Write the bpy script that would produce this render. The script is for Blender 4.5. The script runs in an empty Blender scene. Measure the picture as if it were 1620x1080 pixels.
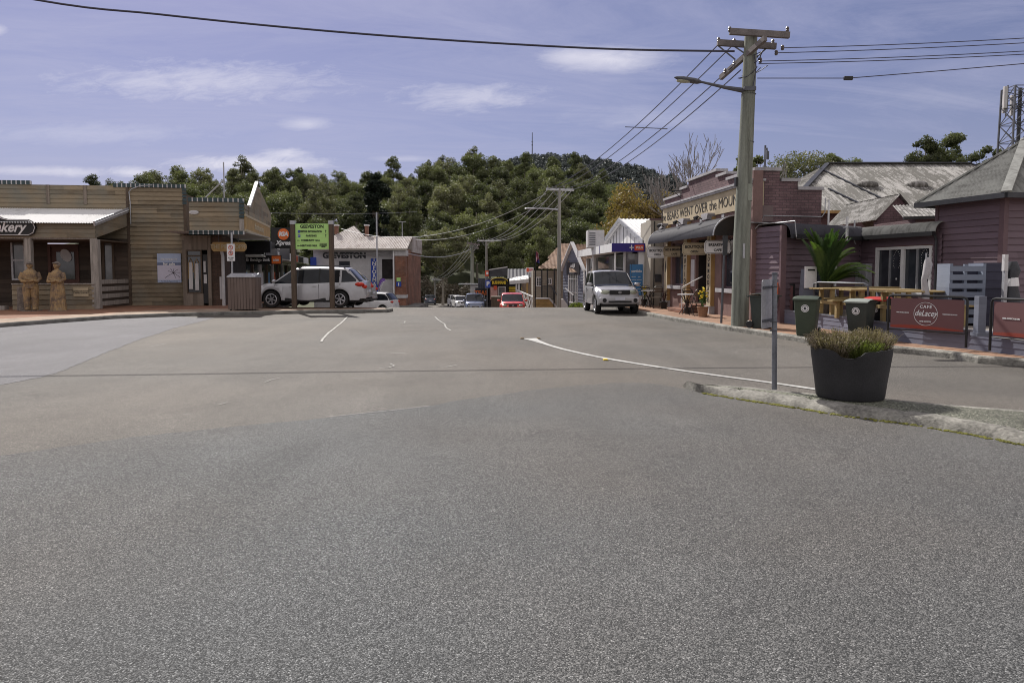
import bpy, math, random
import numpy as np
from mathutils import Vector, Matrix
R = math.radians
sc = bpy.context.scene
C = sc.collection
rnd = random.Random(7)
# ------------------------------------------------------------------ camera survey (one place, true perspective)
F_, PX0, PY0, PITCH, EYE = 1100.0, 810.0, 497.3, R(3.5), 1.65
CP, SP = math.cos(PITCH), math.sin(PITCH)
def ray(px, py):
    a, b = (px-PX0)/F_, -(py-PY0)/F_
    return Vector((a, CP+b*SP, -SP+b*CP))
def at(px, py, Y):
    d = ray(px, py); t = Y/d.y
    return Vector((d.x*t, Y, EYE+d.z*t))
def gp(px, py, z=0.0):
    d = ray(px, py); t = (z-EYE)/d.z
    return Vector((d.x*t, d.y*t, z))
GY = [-60, 32, 33, 35, 40, 47, 55, 63, 80, 103, 120, 900]
GZ = [0, 0, -.03, -.16, -.68, -1.3, -1.75, -2.15, -2.7, -3.2, -3.3, -3.3]
def g(y): return float(np.interp(y, GY, GZ))

# ------------------------------------------------------------------ mesh helpers
class MB:
    def __init__(s): s.v = []; s.f = []
    def add(s, vs, fs):
        o = len(s.v); s.v += [tuple(p) for p in vs]; s.f += [tuple(i+o for i in f) for f in fs]; return s
    def box(s, x0, x1, y0, y1, z0, z1):
        return s.add([(x0,y0,z0),(x1,y0,z0),(x1,y1,z0),(x0,y1,z0),(x0,y0,z1),(x1,y0,z1),(x1,y1,z1),(x0,y1,z1)],
              [(0,3,2,1),(4,5,6,7),(0,1,5,4),(1,2,6,5),(2,3,7,6),(3,0,4,7)])
    def cbox(s, c, d):
        return s.box(c[0]-d[0]/2, c[0]+d[0]/2, c[1]-d[1]/2, c[1]+d[1]/2, c[2]-d[2]/2, c[2]+d[2]/2)
    def bar(s, p, q, w, h=None, up=(0,0,1)):
        p = Vector(p); q = Vector(q); h = h or w; d = (q-p).normalized(); u = Vector(up)
        if abs(d.dot(u)) > .98: u = Vector((0,1,0))
        a = d.cross(u).normalized()*w/2; b = a.cross(d).normalized()*h/2
        vs = [p-a-b,p+a-b,p+a+b,p-a+b,q-a-b,q+a-b,q+a+b,q-a+b]
        return s.add(vs, [(0,1,2,3),(7,6,5,4),(0,4,5,1),(1,5,6,2),(2,6,7,3),(3,7,4,0)])
    def tube(s, pts, r, n=8, cap=True):
        pts = [Vector(p) for p in pts]; rs = r if isinstance(r, (list,tuple)) else [r]*len(pts)
        o = len(s.v); prev = None
        for i, p in enumerate(pts):
            d = (pts[min(i+1,len(pts)-1)]-pts[max(i-1,0)]).normalized()
            if prev is None:
                a = d.cross(Vector((0,0,1)) if abs(d.z) < .95 else Vector((0,1,0))).normalized()
            else: a = (prev-d*prev.dot(d)).normalized()
            prev = a; b = d.cross(a)
            for k in range(n):
                t = 2*math.pi*k/n; s.v.append(tuple(p+(a*math.cos(t)+b*math.sin(t))*rs[i]))
        for i in range(len(pts)-1):
            for k in range(n):
                s.f.append((o+i*n+k, o+i*n+(k+1)%n, o+(i+1)*n+(k+1)%n, o+(i+1)*n+k))
        if cap:
            s.f.append(tuple(o+k for k in range(n))[::-1]); e = o+(len(pts)-1)*n; s.f.append(tuple(e+k for k in range(n)))
        return s
    def cyl(s, p, q, r0, r1=None, n=16): return s.tube([p,q],[r0, r0 if r1 is None else r1], n)
    def lathe(s, prof, c=(0,0,0), axis='z', n=24, sx=1, sy=1):
        o = len(s.v)
        for (r, z) in prof:
            for k in range(n):
                t = 2*math.pi*k/n; x, y = r*math.cos(t)*sx, r*math.sin(t)*sy
                p = (x,y,z) if axis == 'z' else ((x,z,y) if axis == 'y' else (z,x,y))
                s.v.append((p[0]+c[0],p[1]+c[1],p[2]+c[2]))
        for i in range(len(prof)-1):
            for k in range(n):
                q = (o+i*n+k, o+i*n+(k+1)%n, o+(i+1)*n+(k+1)%n, o+(i+1)*n+k)
                s.f.append(q if axis != 'y' else q[::-1])
        return s
    def ball(s, c, r, n=12, m=8):
        r = r if isinstance(r,(list,tuple)) else (r,r,r); o = len(s.v)
        for i in range(m+1):
            t = math.pi*i/m
            for k in range(n):
                u = 2*math.pi*k/n
                s.v.append((c[0]+r[0]*math.sin(t)*math.cos(u), c[1]+r[1]*math.sin(t)*math.sin(u), c[2]-r[2]*math.cos(t)))
        for i in range(m):
            for k in range(n): s.f.append((o+i*n+k, o+i*n+(k+1)%n, o+(i+1)*n+(k+1)%n, o+(i+1)*n+k))
        return s
    def poly(s, pts, th=None, d=(0,0,-1)):
        n = len(pts); pts = [Vector(p) for p in pts]
        if th is None: return s.add(pts, [tuple(range(n))])
        dv = Vector(d).normalized()*th
        return s.add(pts+[p+dv for p in pts], [tuple(range(n)), tuple(range(n,2*n))[::-1]]+[(i,i+n,(i+1)%n+n,(i+1)%n) for i in range(n)])
    def prism(s, pts, y0, y1):      # outline in x,z swept along y
        n = len(pts)
        return s.add([(p[0],y0,p[1]) for p in pts]+[(p[0],y1,p[1]) for p in pts],
            [tuple(range(n)), tuple(range(n,2*n))[::-1]]+[(i,i+n,(i+1)%n+n,(i+1)%n) for i in range(n)])
    def prismx(s, pts, x0, x1):     # outline in y,z swept along x
        n = len(pts)
        return s.add([(x0,p[0],p[1]) for p in pts]+[(x1,p[0],p[1]) for p in pts],
            [tuple(range(n)), tuple(range(n,2*n))[::-1]]+[(i,i+n,(i+1)%n+n,(i+1)%n) for i in range(n)])
    def frame(s, x0, x1, z0, z1, w, y0, y1):
        s.box(x0,x0+w,y0,y1,z0,z1); s.box(x1-w,x1,y0,y1,z0,z1); s.box(x0+w,x1-w,y0,y1,z0,z0+w); s.box(x0+w,x1-w,y0,y1,z1-w,z1); return s
    def build(s, name, mat, parent=None, smooth=False, bev=0, sub=0, loc=None, label=None):
        m = bpy.data.meshes.new(name); m.from_pydata(s.v, [], s.f); m.update()
        m.materials.append(mat)
        if smooth:
            for p in m.polygons: p.use_smooth = True
            try: m.set_sharp_from_angle(angle=R(smooth if smooth > 1 else 40))
            except Exception: pass
        o = bpy.data.objects.new(name, m); C.objects.link(o)
        if parent is not None: o.parent = parent
        if loc is not None: o.location = loc
        if bev:
            b = o.modifiers.new('Bevel','BEVEL'); b.width = bev; b.segments = 2; b.limit_method = 'ANGLE'
        if sub:
            b = o.modifiers.new('Sub','SUBSURF'); b.levels = sub; b.render_levels = sub
        if label: o['label'] = label
        return o
def tag(o, label, cat=None, group=None, kind=None):
    if label: o['label'] = label
    if cat: o['category'] = cat
    if group: o['group'] = group
    if kind: o['kind'] = kind
    return o
def thing(name, label, cat, loc=(0,0,0), rz=0, group=None):
    o = bpy.data.objects.new(name, None); C.objects.link(o); o.location = loc; o.rotation_euler = (0,0,rz); o.empty_display_size = .2
    return tag(o, label, cat, group)
def struct(o): o['kind'] = 'structure'; return o
def copy_tree(o, parent=None):
    c = o.copy(); C.objects.link(c)
    if parent is not None: c.parent = parent
    for ch in [x for x in C.objects if x.parent == o]: copy_tree(ch, c)
    return c
def text(name, body, size, mat, parent, loc, rot=(math.pi/2,0,0), align='CENTER', ext=.004, bold=0, shear=0, sx=1, spacing=1, line=1, label=None):
    cu = bpy.data.curves.new('t','FONT'); cu.body = body; cu.size = size; cu.align_x = align; cu.align_y = 'CENTER'
    cu.extrude = ext; cu.offset = bold; cu.shear = shear; cu.space_character = spacing; cu.space_line = line; cu.resolution_u = 3
    t = bpy.data.objects.new('t', cu); C.objects.link(t)
    dg = bpy.context.evaluated_depsgraph_get(); m = bpy.data.meshes.new_from_object(t.evaluated_get(dg))
    bpy.data.objects.remove(t); bpy.data.curves.remove(cu)
    m.name = name; m.materials.clear(); m.materials.append(mat)
    o = bpy.data.objects.new(name, m); C.objects.link(o); o.parent = parent; o.location = loc; o.rotation_euler = rot; o.scale = (sx,1,1)
    if label: o['label'] = label
    return o
class Frame:
    """facade frame: x runs left to right along the facade, y into the building, z up; origin at its left foot"""
    def __init__(s, a, b, z):
        s.o = Vector((a[0],a[1],z)); d = Vector((b[0]-a[0], b[1]-a[1], 0)); s.w = d.length; s.rz = math.atan2(d.y,d.x)
        s.e = d.normalized(); s.n = Vector((-s.e.y, s.e.x, 0))
    def uz(s, px, py, v=0):
        d = ray(px,py); P = s.o+s.n*v; c = Vector((0,0,EYE)); t = (P-c).dot(s.n)/d.dot(s.n); q = c+d*t-P
        return q.dot(s.e), q.z
    def rect(s, x0, y0, x1, y1, v=0):       # left top - right bottom of the survey picture -> u0,u1,z0,z1
        u0, z1 = s.uz(x0,y0,v); u1, z0 = s.uz(x1,y1,v); return u0,u1,z0,z1
    def thing(s, name, label, cat, group=None): return thing(name, label, cat, s.o, s.rz, group)
def clap(mb, u0, u1, z0, z1, c=.17, holes=(), v=0, t=.034, side=None):
    """lapped boards; side=None facade plane y=v, else plane x=v (side -1/+1 = faces -x/+x), u runs along y"""
    n = max(1, round((z1-z0)/c)); c = (z1-z0)/n
    for k in range(n):
        a = z0+k*c; b = a+c; iv = [(u0,u1)]
        for (h0,h1,q0,q1) in holes:
            if q0 < (a+b)/2 < q1:
                nv = []
                for (p,q) in iv:
                    if h1 <= p or h0 >= q: nv.append((p,q)); continue
                    if h0 > p: nv.append((p,h0))
                    if h1 < q: nv.append((h1,q))
                iv = nv
        for (p,q) in iv:
            if side is None:
                mb.add([(p,v-t,a),(q,v-t,a),(q,v-.003,b),(p,v-.003,b),(p,v,a),(q,v,a)], [(0,1,2,3),(5,4,0,1)[::-1]])
            else:
                w = v+side*t; w2 = v+side*.003
                fs = [(0,1,2,3),(4,5,1,0)]
                if side < 0: fs = [f[::-1] for f in fs]
                mb.add([(w,p,a),(w,q,a),(w2,q,b),(w2,p,b),(v,p,a),(v,q,a)], fs)
    return mb
def corr(mb, A, B, up, s=lambda t: 1.0, pitch=.1, amp=.018, s0=lambda t: 0.0):
    """corrugated sheet: eave A to B, 'up' full vector from eave to ridge, s(t) how far up each rib runs"""
    A = Vector(A); B = Vector(B); up = Vector(up); d = B-A; nrm = d.cross(up).normalized()
    n = max(4, int(d.length/pitch)*4); o = len(mb.v)
    for i in range(n+1):
        t = i/n; h = nrm*amp*math.sin(i*math.pi/2)
        mb.v.append(tuple(A+d*t+up*s0(t)+h)); mb.v.append(tuple(A+d*t+up*s(t)+h))
    for i in range(n): mb.f.append((o+2*i, o+2*i+2, o+2*i+3, o+2*i+1))
    return mb
def cable(name, pts, r, mat, label, group=None):
    return tag(MB().tube(pts, r, 5).build(name, mat, smooth=True), label, 'power line', group)
def sag(p, q, d, n=24):
    p = Vector(p); q = Vector(q)
    return [p.lerp(q,i/n)-Vector((0,0,4*d*(i/n)*(1-i/n))) for i in range(n+1)]

# ------------------------------------------------------------------ materials
def nodes(name):
    m = bpy.data.materials.new(name); m.use_nodes = True; nt = m.node_tree; b = nt.nodes['Principled BSDF']; return m, nt, b
def N(nt, t, **k):
    n = nt.nodes.new(t)
    for a, v in k.items():
        if a.startswith('i_'): n.inputs[a[2:].replace('_',' ')].default_value = v
        else: setattr(n, a, v)
    return n
def L(nt, a, b): nt.links.new(a, b)
def ramp(nt, fac, stops):
    r = nt.nodes.new('ShaderNodeValToRGB'); e = r.color_ramp.elements
    while len(e) < len(stops): e.new(.5)
    for i, (p, c) in enumerate(stops): e[i].position = p; e[i].color = (*c,1) if len(c) == 3 else c
    L(nt, fac, r.inputs[0]); return r.outputs[0]
def mix(nt, fac, a, b, mode='MIX'):
    m = nt.nodes.new('ShaderNodeMix'); m.data_type = 'RGBA'; m.blend_type = mode
    for sock, v in ((m.inputs[0],fac),(m.inputs[6],a),(m.inputs[7],b)):
        if hasattr(v,'is_output') or isinstance(v, bpy.types.NodeSocket): L(nt, v, sock)
        elif isinstance(v,(int,float)): sock.default_value = v if sock == m.inputs[0] else (v,v,v,1)
        else: sock.default_value = (*v,1)
    return m.outputs[2]
def mth(nt, op, a, b=None, c=None):
    m = nt.nodes.new('ShaderNodeMath'); m.operation = op
    for i, v in enumerate((a,b,c)):
        if v is None: continue
        if isinstance(v, bpy.types.NodeSocket): L(nt, v, m.inputs[i])
        else: m.inputs[i].default_value = v
    return m.outputs[0]
def noise(nt, vec, scale, detail=4, rough=.6, dist=0):
    n = N(nt,'ShaderNodeTexNoise'); n.inputs['Scale'].default_value = scale; n.inputs['Detail'].default_value = detail
    n.inputs['Roughness'].default_value = rough; n.inputs['Distortion'].default_value = dist
    if vec is not None: L(nt, vec, n.inputs['Vector'])
    return n.outputs['Fac']
def coord(nt, kind='Object', s=(1,1,1)):
    t = N(nt,'ShaderNodeTexCoord'); mp = N(nt,'ShaderNodeMapping'); L(nt, t.outputs[kind], mp.inputs[0]); mp.inputs['Scale'].default_value = s
    return mp.outputs[0]
def bump(nt, b, h, st=.3, dist=.02):
    n = N(nt,'ShaderNodeBump'); n.inputs['Strength'].default_value = st; n.inputs['Distance'].default_value = dist
    L(nt, h, n.inputs['Height']); L(nt, n.outputs[0], b.inputs['Normal'])
def M(name, col, rough=.75, var=.18, scale=2.5, fine=30, bst=.15, metal=0, s=(1,1,1), spec=.4, coat=0):
    m, nt, b = nodes(name); c = coord(nt, 'Object', s)
    n1 = noise(nt, c, scale, 5, .65); n2 = noise(nt, c, fine, 3, .6)
    f = mth(nt,'ADD', mth(nt,'MULTIPLY',n1,.65), mth(nt,'MULTIPLY',n2,.35))
    dk = tuple(x*(1-var*1.6) for x in col); lt = tuple(min(1,x*(1+var)) for x in col)
    L(nt, ramp(nt, f, [(.32,dk),(.68,lt)]), b.inputs['Base Color'])
    b.inputs['Roughness'].default_value = rough; b.inputs['Metallic'].default_value = metal
    b.inputs['Specular IOR Level'].default_value = spec; b.inputs['Coat Weight'].default_value = coat; b.inputs['Coat Roughness'].default_value = .08
    if bst: bump(nt, b, n2, bst, .01)
    return m
def boards(name, c1, c2, course=.17, rough=.85, grain=.5, tint=None, axis='z'):
    """timber boards: every board its own tone, with grain along it"""
    m, nt, b = nodes(name); t = N(nt,'ShaderNodeTexCoord'); sp = N(nt,'ShaderNodeSeparateXYZ'); L(nt, t.outputs['Object'], sp.inputs[0])
    X, Y, Z = sp.outputs
    al = mth(nt,'ADD',X,Y) if axis == 'z' else Z; ac = Z if axis == 'z' else mth(nt,'ADD',X,Y)
    row = mth(nt,'FLOOR', mth(nt,'DIVIDE', ac, course))
    w1 = N(nt,'ShaderNodeTexWhiteNoise', noise_dimensions='1D'); L(nt, row, w1.inputs['W'])
    seg = mth(nt,'FLOOR', mth(nt,'ADD', mth(nt,'DIVIDE',al,2.7), mth(nt,'MULTIPLY',w1.outputs[0],5)))
    cb = N(nt,'ShaderNodeCombineXYZ'); L(nt,row,cb.inputs[0]); L(nt,seg,cb.inputs[1])
    w2 = N(nt,'ShaderNodeTexWhiteNoise', noise_dimensions='3D'); L(nt, cb.outputs[0], w2.inputs['Vector'])
    g1 = N(nt,'ShaderNodeCombineXYZ'); L(nt, mth(nt,'MULTIPLY',al,1.2), g1.inputs[0]); L(nt, mth(nt,'MULTIPLY',ac,14), g1.inputs[1]); L(nt, w2.outputs[0], g1.inputs[2])
    gr = noise(nt, g1.outputs[0], 3, 6, .7); big = noise(nt, t.outputs['Object'], .7, 4, .6)
    f = mth(nt,'ADD', mth(nt,'MULTIPLY',w2.outputs[0],.35), mth(nt,'ADD', mth(nt,'MULTIPLY',gr,grain), mth(nt,'MULTIPLY',big,.3)))
    col = ramp(nt, f, [(.25,c1),(.85,c2)])
    if tint: col = mix(nt, ramp(nt, big, [(.45,(0,0,0)),(.7,(1,1,1))]), col, tint)
    L(nt, col, b.inputs['Base Color']); b.inputs['Roughness'].default_value = rough; bump(nt, b, gr, .35, .01)
    return m
def bricks(name, c1, c2, mortar, sc_=1, paving=False):
    m, nt, b = nodes(name); t = N(nt,'ShaderNodeTexCoord'); sp = N(nt,'ShaderNodeSeparateXYZ'); L(nt, t.outputs['Object'], sp.inputs[0])
    cb = N(nt,'ShaderNodeCombineXYZ')
    if paving: L(nt, sp.outputs[0], cb.inputs[0]); L(nt, sp.outputs[1], cb.inputs[1])
    else: L(nt, mth(nt,'ADD',sp.outputs[0],sp.outputs[1]), cb.inputs[0]); L(nt, sp.outputs[2], cb.inputs[1])
    br = N(nt,'ShaderNodeTexBrick'); L(nt, cb.outputs[0], br.inputs['Vector']); br.inputs['Scale'].default_value = 1
    br.inputs['Brick Width'].default_value = .24*sc_; br.inputs['Row Height'].default_value = (.12 if paving else .086)*sc_; br.inputs['Mortar Size'].default_value = .009
    br.inputs['Color1'].default_value = (*c1,1); br.inputs['Color2'].default_value = (*c2,1); br.inputs['Mortar'].default_value = (*mortar,1)
    n1 = noise(nt, t.outputs['Object'], .9, 5, .65); n2 = noise(nt, t.outputs['Object'], 25, 3)
    col = mix(nt, 1.0, br.outputs['Color'], ramp(nt, n1, [(.3,(.6,.6,.6)),(.7,(1.25,1.22,1.2))]), 'MULTIPLY')
    col = mix(nt, 1.0, col, ramp(nt, n2, [(.3,(.8,.8,.8)),(.7,(1.15,1.15,1.15))]), 'MULTIPLY')
    L(nt, col, b.inputs['Base Color']); b.inputs['Roughness'].default_value = .9
    bump(nt, b, mth(nt,'SUBTRACT', n2, br.outputs['Fac']), .4, .01)
    return m
def glassy(name, col=(.03,.035,.045), refl=(.25,.27,.33), rough=.06):
    m, nt, b = nodes(name); c = coord(nt,'Object'); n = noise(nt, c, .9, 3, .6, .6)
    L(nt, ramp(nt, n, [(.42,col),(.75,tuple(x*2.6 for x in col))]), b.inputs['Base Color'])
    b.inputs['Roughness'].default_value = rough; b.inputs['Specular IOR Level'].default_value = .8
    bump(nt, b, noise(nt, c, 2.2, 1), .04, .02); return m
def asphalt(name, dark, light, chip, warm, patch=.25, bst=.6):
    m, nt, b = nodes(name); c = coord(nt,'Object')
    v = N(nt,'ShaderNodeTexVoronoi', feature='F1'); L(nt,c,v.inputs['Vector']); v.inputs['Scale'].default_value = chip
    sp = N(nt,'ShaderNodeSeparateColor'); L(nt, v.outputs['Color'], sp.inputs[0])
    cc = ramp(nt, sp.outputs[0], [(0,tuple(x*.55 for x in dark)),(.35,dark),(.75,light),(.94,tuple(x*1.2 for x in light)),(1,tuple(x*2.2 for x in light))])
    edge = ramp(nt, v.outputs['Distance'], [(.35,(1,1,1)),(.75,(.38,.38,.38))])
    cc = mix(nt, 1.0, cc, edge, 'MULTIPLY')
    mid = noise(nt, c, chip*.3, 4, .7); cc = mix(nt, 1.0, cc, ramp(nt, mid, [(.3,(.86,.86,.86)),(.7,(1.14,1.14,1.14))]), 'MULTIPLY')
    st = noise(nt, coord(nt,'Object',(1,1,1)), 1.3, 7, .7, 1.2); cc = mix(nt, 1.0, cc, ramp(nt, st, [(.28,(.8,.8,.8)),(.42,(1,1,1)),(.62,(1,1,1)),(.78,(1.1,1.1,1.08))]), 'MULTIPLY')
    p1 = noise(nt, c, .35, 6, .6, .8); p2 = noise(nt, coord(nt,'Object',(1.6,.25,1)), .8, 5, .6, .3)
    cc = mix(nt, 1.0, cc, ramp(nt, p1, [(.3,(1-patch,)*3),(.7,(1+patch,)*3)]), 'MULTIPLY')
    cc = mix(nt, 1.0, cc, ramp(nt, p2, [(.3,(1-patch*.6,)*3),(.7,(1+patch*.6,)*3)]), 'MULTIPLY')
    cc = mix(nt, ramp(nt, noise(nt,c,.13,3,.5), [(.4,(0,0,0)),(.62,(1,1,1))]), cc, mix(nt,1.0,cc,warm,'MULTIPLY'))
    L(nt, cc, b.inputs['Base Color']); b.inputs['Roughness'].default_value = .82; b.inputs['Specular IOR Level'].default_value = .35
    bump(nt, b, mth(nt,'SUBTRACT', mid, v.outputs['Distance']), bst, .006)
    return m
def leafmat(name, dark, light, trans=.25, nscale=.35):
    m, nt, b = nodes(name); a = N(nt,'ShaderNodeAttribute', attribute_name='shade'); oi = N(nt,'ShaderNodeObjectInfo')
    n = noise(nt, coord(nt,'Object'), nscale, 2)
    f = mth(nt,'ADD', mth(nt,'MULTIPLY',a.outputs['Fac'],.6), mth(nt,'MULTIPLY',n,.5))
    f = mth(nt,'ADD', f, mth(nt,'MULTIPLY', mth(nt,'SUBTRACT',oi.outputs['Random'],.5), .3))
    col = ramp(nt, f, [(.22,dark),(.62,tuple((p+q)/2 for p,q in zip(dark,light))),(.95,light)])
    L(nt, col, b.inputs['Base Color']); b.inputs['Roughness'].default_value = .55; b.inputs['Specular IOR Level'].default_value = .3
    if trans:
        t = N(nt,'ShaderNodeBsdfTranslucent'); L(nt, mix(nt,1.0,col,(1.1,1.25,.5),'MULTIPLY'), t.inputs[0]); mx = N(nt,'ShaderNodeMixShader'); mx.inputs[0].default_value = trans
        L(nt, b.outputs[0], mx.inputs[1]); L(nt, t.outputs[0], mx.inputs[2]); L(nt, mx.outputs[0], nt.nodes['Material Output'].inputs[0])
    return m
def rusty(name, base, rust, amt=.5, s=(6,.6,1)):
    m, nt, b = nodes(name); c = coord(nt,'Object',s); n = noise(nt, c, 1.3, 7, .75); n2 = noise(nt, coord(nt,'Object'), .5, 5, .7)
    n3 = noise(nt, coord(nt,'Object'), 7, 4, .7)
    f = mth(nt,'ADD', mth(nt,'MULTIPLY',n,.5), mth(nt,'ADD', mth(nt,'MULTIPLY',n2,.35), mth(nt,'MULTIPLY',n3,.25)))
    L(nt, ramp(nt, f, [(amt-.07,tuple(x*1.25 for x in base)),(amt+.01,base),(amt+.08,rust)]), b.inputs['Base Color'])
    b.inputs['Roughness'].default_value = .7; b.inputs['Metallic'].default_value = .0; b.inputs['Specular IOR Level'].default_value = .3; return m
m_old = asphalt('asphalt_old', (.128,.119,.107), (.21,.197,.178), 160, (1.05,1.0,.95), .16, .35)
m_new = asphalt('asphalt_chip', (.08,.085,.088), (.183,.189,.191), 150, (1.13,1.0,.9), .14, .5)
m_lilac = asphalt('asphalt_pale', (.155,.153,.164), (.235,.231,.246), 150, (.93,.93,.95), .14, .35)
m_dark = M('tar_joint', (.035,.034,.034), .6)
m_paint = M('road_paint', (.5,.5,.48), .7, .25, 3, 40)
m_crack = M('crack_sealant', (.36,.355,.33), .7, .25)
m_conc = M('kerb_concrete', (.27,.262,.235), .9, .5, 4, 30, .9)
m_concd = M('stained_concrete', (.2,.195,.18), .9, .45, 2.2, 30, .6)
m_isl = asphalt('island_gravel', (.13,.128,.11), (.23,.225,.2), 70, (.95,1.02,.85), .35, .6)
m_moss = M('moss', (.16,.16,.03), .95, .5, 6, 60, .6)
m_pave = bricks('paving_brick', (.27,.125,.07), (.34,.17,.1), (.2,.13,.1), 1, True)
m_pavl = bricks('paving_pale', (.36,.27,.2), (.44,.35,.27), (.28,.22,.18), 1, True)
m_ground = M('earth_and_grass', (.075,.08,.035), .95, .4, .4, 8, .5)
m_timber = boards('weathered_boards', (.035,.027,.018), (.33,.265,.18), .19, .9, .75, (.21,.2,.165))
m_timbv = boards('weathered_boards_upright', (.11,.09,.07), (.29,.24,.2), .1, .9, .5, axis='x')
m_post = M('silver_timber', (.36,.33,.3), .85, .35, 2, 25, .4, s=(8,8,.7))
m_brown = M('brown_timber', (.11,.08,.058), .8, .3, 2, 25, .3, s=(6,6,.7))
m_purple = boards('plum_boards', (.118,.08,.098), (.21,.15,.182), .17, .6, .3)
m_plum = M('plum_paint', (.14,.088,.1), .6, .15)
m_plumd = M('plum_render', (.22,.14,.13), .85, .15)
m_brick = bricks('plum_brick', (.15,.092,.105), (.215,.14,.15), (.1,.073,.08))
m_brickr = bricks('red_brick', (.22,.09,.055), (.3,.14,.09), (.2,.16,.14))
m_cap = M('grey_cap', (.42,.41,.43), .8, .2, 3)
m_cream = M('cream_paint', (.5,.42,.29), .7, .15, 2)
m_must = M('mustard_paint', (.42,.27,.11), .65, .15)
m_white = M('white_paint', (.75,.75,.76), .55, .08)
m_offw = M('off_white_render', (.56,.55,.56), .8, .12)
m_beige = M('beige_render', (.36,.33,.28), .85, .12)
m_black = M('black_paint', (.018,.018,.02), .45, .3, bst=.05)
m_ink = M('black_lettering', (.02,.02,.02), .6, .1, bst=0)
m_char = M('charcoal_metal', (.055,.057,.065), .45, .25, metal=.3)
m_blugr = boards('blue_grey_boards', (.13,.14,.18), (.21,.225,.28), .19, .6, .25)
m_deck = boards('deck_fascia', (.12,.13,.18), (.19,.2,.27), .13, .65, .3)
m_blue = M('blue_sign', (.03,.07,.38), .4, .08, bst=0)
m_navy = M('navy_sign', (.035,.025,.2), .4, .08, bst=0)
m_tealb = M('poster_blue', (.06,.2,.42), .4, .1, bst=0)
m_red = M('red_sign', (.6,.09,.04), .45, .1, bst=0)
m_orange = M('orange_sign', (.75,.17,.04), .4, .05, bst=0)
m_yel = M('yellow_lettering', (.75,.55,.04), .5, .05, bst=0)
m_green = M('lime_sign', (.46,.75,.24), .45, .06, bst=0)
m_galv = M('galvanised', (.45,.46,.49), .45, .2, 4, metal=.4)
m_galvs = M('post_steel', (.2,.21,.24), .5, .3, 3, metal=.3); m_galvd = M('dull_steel', (.12,.125,.145), .5, .2, 4, metal=.4)
m_corw = rusty('pale_iron', (.62,.62,.62), (.4,.38,.36), .62)
m_corr = rusty('weathered_iron', (.33,.32,.31), (.12,.115,.105), .49, (5,.5,.5))
m_corg = rusty('grey_green_iron', (.27,.275,.262), (.18,.18,.172), .56)
m_corc = rusty('station_roof_iron', (.42,.385,.37), (.27,.22,.19), .55)
m_cord = rusty('charcoal_iron', (.05,.05,.062), (.03,.03,.036), .6)
m_tile = bricks('roof_tile', (.24,.15,.1), (.3,.2,.14), (.14,.09,.07), 1.2)
m_pole = M('pole_timber', (.235,.25,.215), .9, .4, 1.2, 22, .6, s=(7,7,.35))
m_pole2 = M('pole_timber_grey', (.28,.27,.25), .9, .35, 1.2, 22, .5, s=(7,7,.4))
m_arm = M('crossarm_timber', (.2,.18,.18), .9, .3)
m_cera = M('insulator', (.12,.1,.1), .3, .1)
m_wire = M('wire_dark', (.05,.05,.08), .5, .1, bst=0)
m_wirel = M('wire_aluminium', (.45,.46,.47), .4, .1, bst=0, metal=.3)
m_glass = glassy('window_glass')
m_glassl = glassy('window_glass_curtained', (.1,.1,.11))
m_carv, _nt, _b = nodes('carved_wood'); _c = coord(_nt,'Object'); _n = noise(_nt, _c, 3.2, 6, .7); _n2 = noise(_nt, coord(_nt,'Object',(9,9,1.5)), 3, 5, .7)
L(_nt, mix(_nt, 1.0, ramp(_nt, _n, [(.36,(.13,.095,.075)),(.46,(.27,.19,.12)),(.56,(.42,.28,.13)),(.68,(.3,.25,.21))]), ramp(_nt, _n2, [(.3,(.55,.55,.55)),(.65,(1.15,1.15,1.15))]), 'MULTIPLY'), _b.inputs['Base Color']); _b.inputs['Roughness'].default_value = .8; bump(_nt, _b, _n2, .8, .03)
m_carv2 =  m_carv
m_carvg = M('carved_wood_grey', (.2,.17,.15), .9, .4, 5, 25, .8)
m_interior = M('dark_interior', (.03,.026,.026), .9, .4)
m_door = M('red_brown_door', (.1,.045,.035), .6, .25)
# ------------------------------------------------------------------ camera, sun, sky
cam = bpy.data.cameras.new('camera'); co = bpy.data.objects.new('camera', cam); C.objects.link(co); sc.camera = co
co.location = (0,0,EYE); co.rotation_euler = (math.pi/2-PITCH,0,0); cam.sensor_width = 36; cam.lens = 36*F_/1620; cam.shift_y = -(540-PY0)/1620; cam.clip_end = 4000; cam.clip_start = .05
SAZ, SEL = R(-27), R(43)          # sun ahead of the camera and a little to the left
sun = bpy.data.lights.new('sun','SUN'); sun.energy = 5.0; sun.angle = R(.53); sun.color = (1,.95,.88); so = bpy.data.objects.new('sun', sun); C.objects.link(so)
sd = Vector((math.sin(SAZ)*math.cos(SEL), math.cos(SAZ)*math.cos(SEL), math.sin(SEL))); so.rotation_euler = sd.to_track_quat('Z','Y').to_euler(); so.location = sd*60
w = bpy.data.worlds.new('World'); sc.world = w; w.use_nodes = True; nt = w.node_tree; bg = nt.nodes['Background']
sky = N(nt,'ShaderNodeTexSky', sky_type='NISHITA', sun_disc=False, sun_elevation=SEL, sun_rotation=SAZ, altitude=60, air_density=1.0, dust_density=.6, ozone_density=2.5)
tc = N(nt,'ShaderNodeTexCoord'); sp = N(nt,'ShaderNodeSeparateXYZ'); L(nt, tc.outputs['Generated'], sp.inputs[0])
base = mix(nt, 1.0, sky.outputs[0], (.64,.545,.68), 'MULTIPLY')
zz = mth(nt,'ADD', mth(nt,'MAXIMUM', sp.outputs[2], 0), .1)
uu = mth(nt,'DIVIDE', sp.outputs[0], zz); vv = mth(nt,'DIVIDE', sp.outputs[1], zz)
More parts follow.
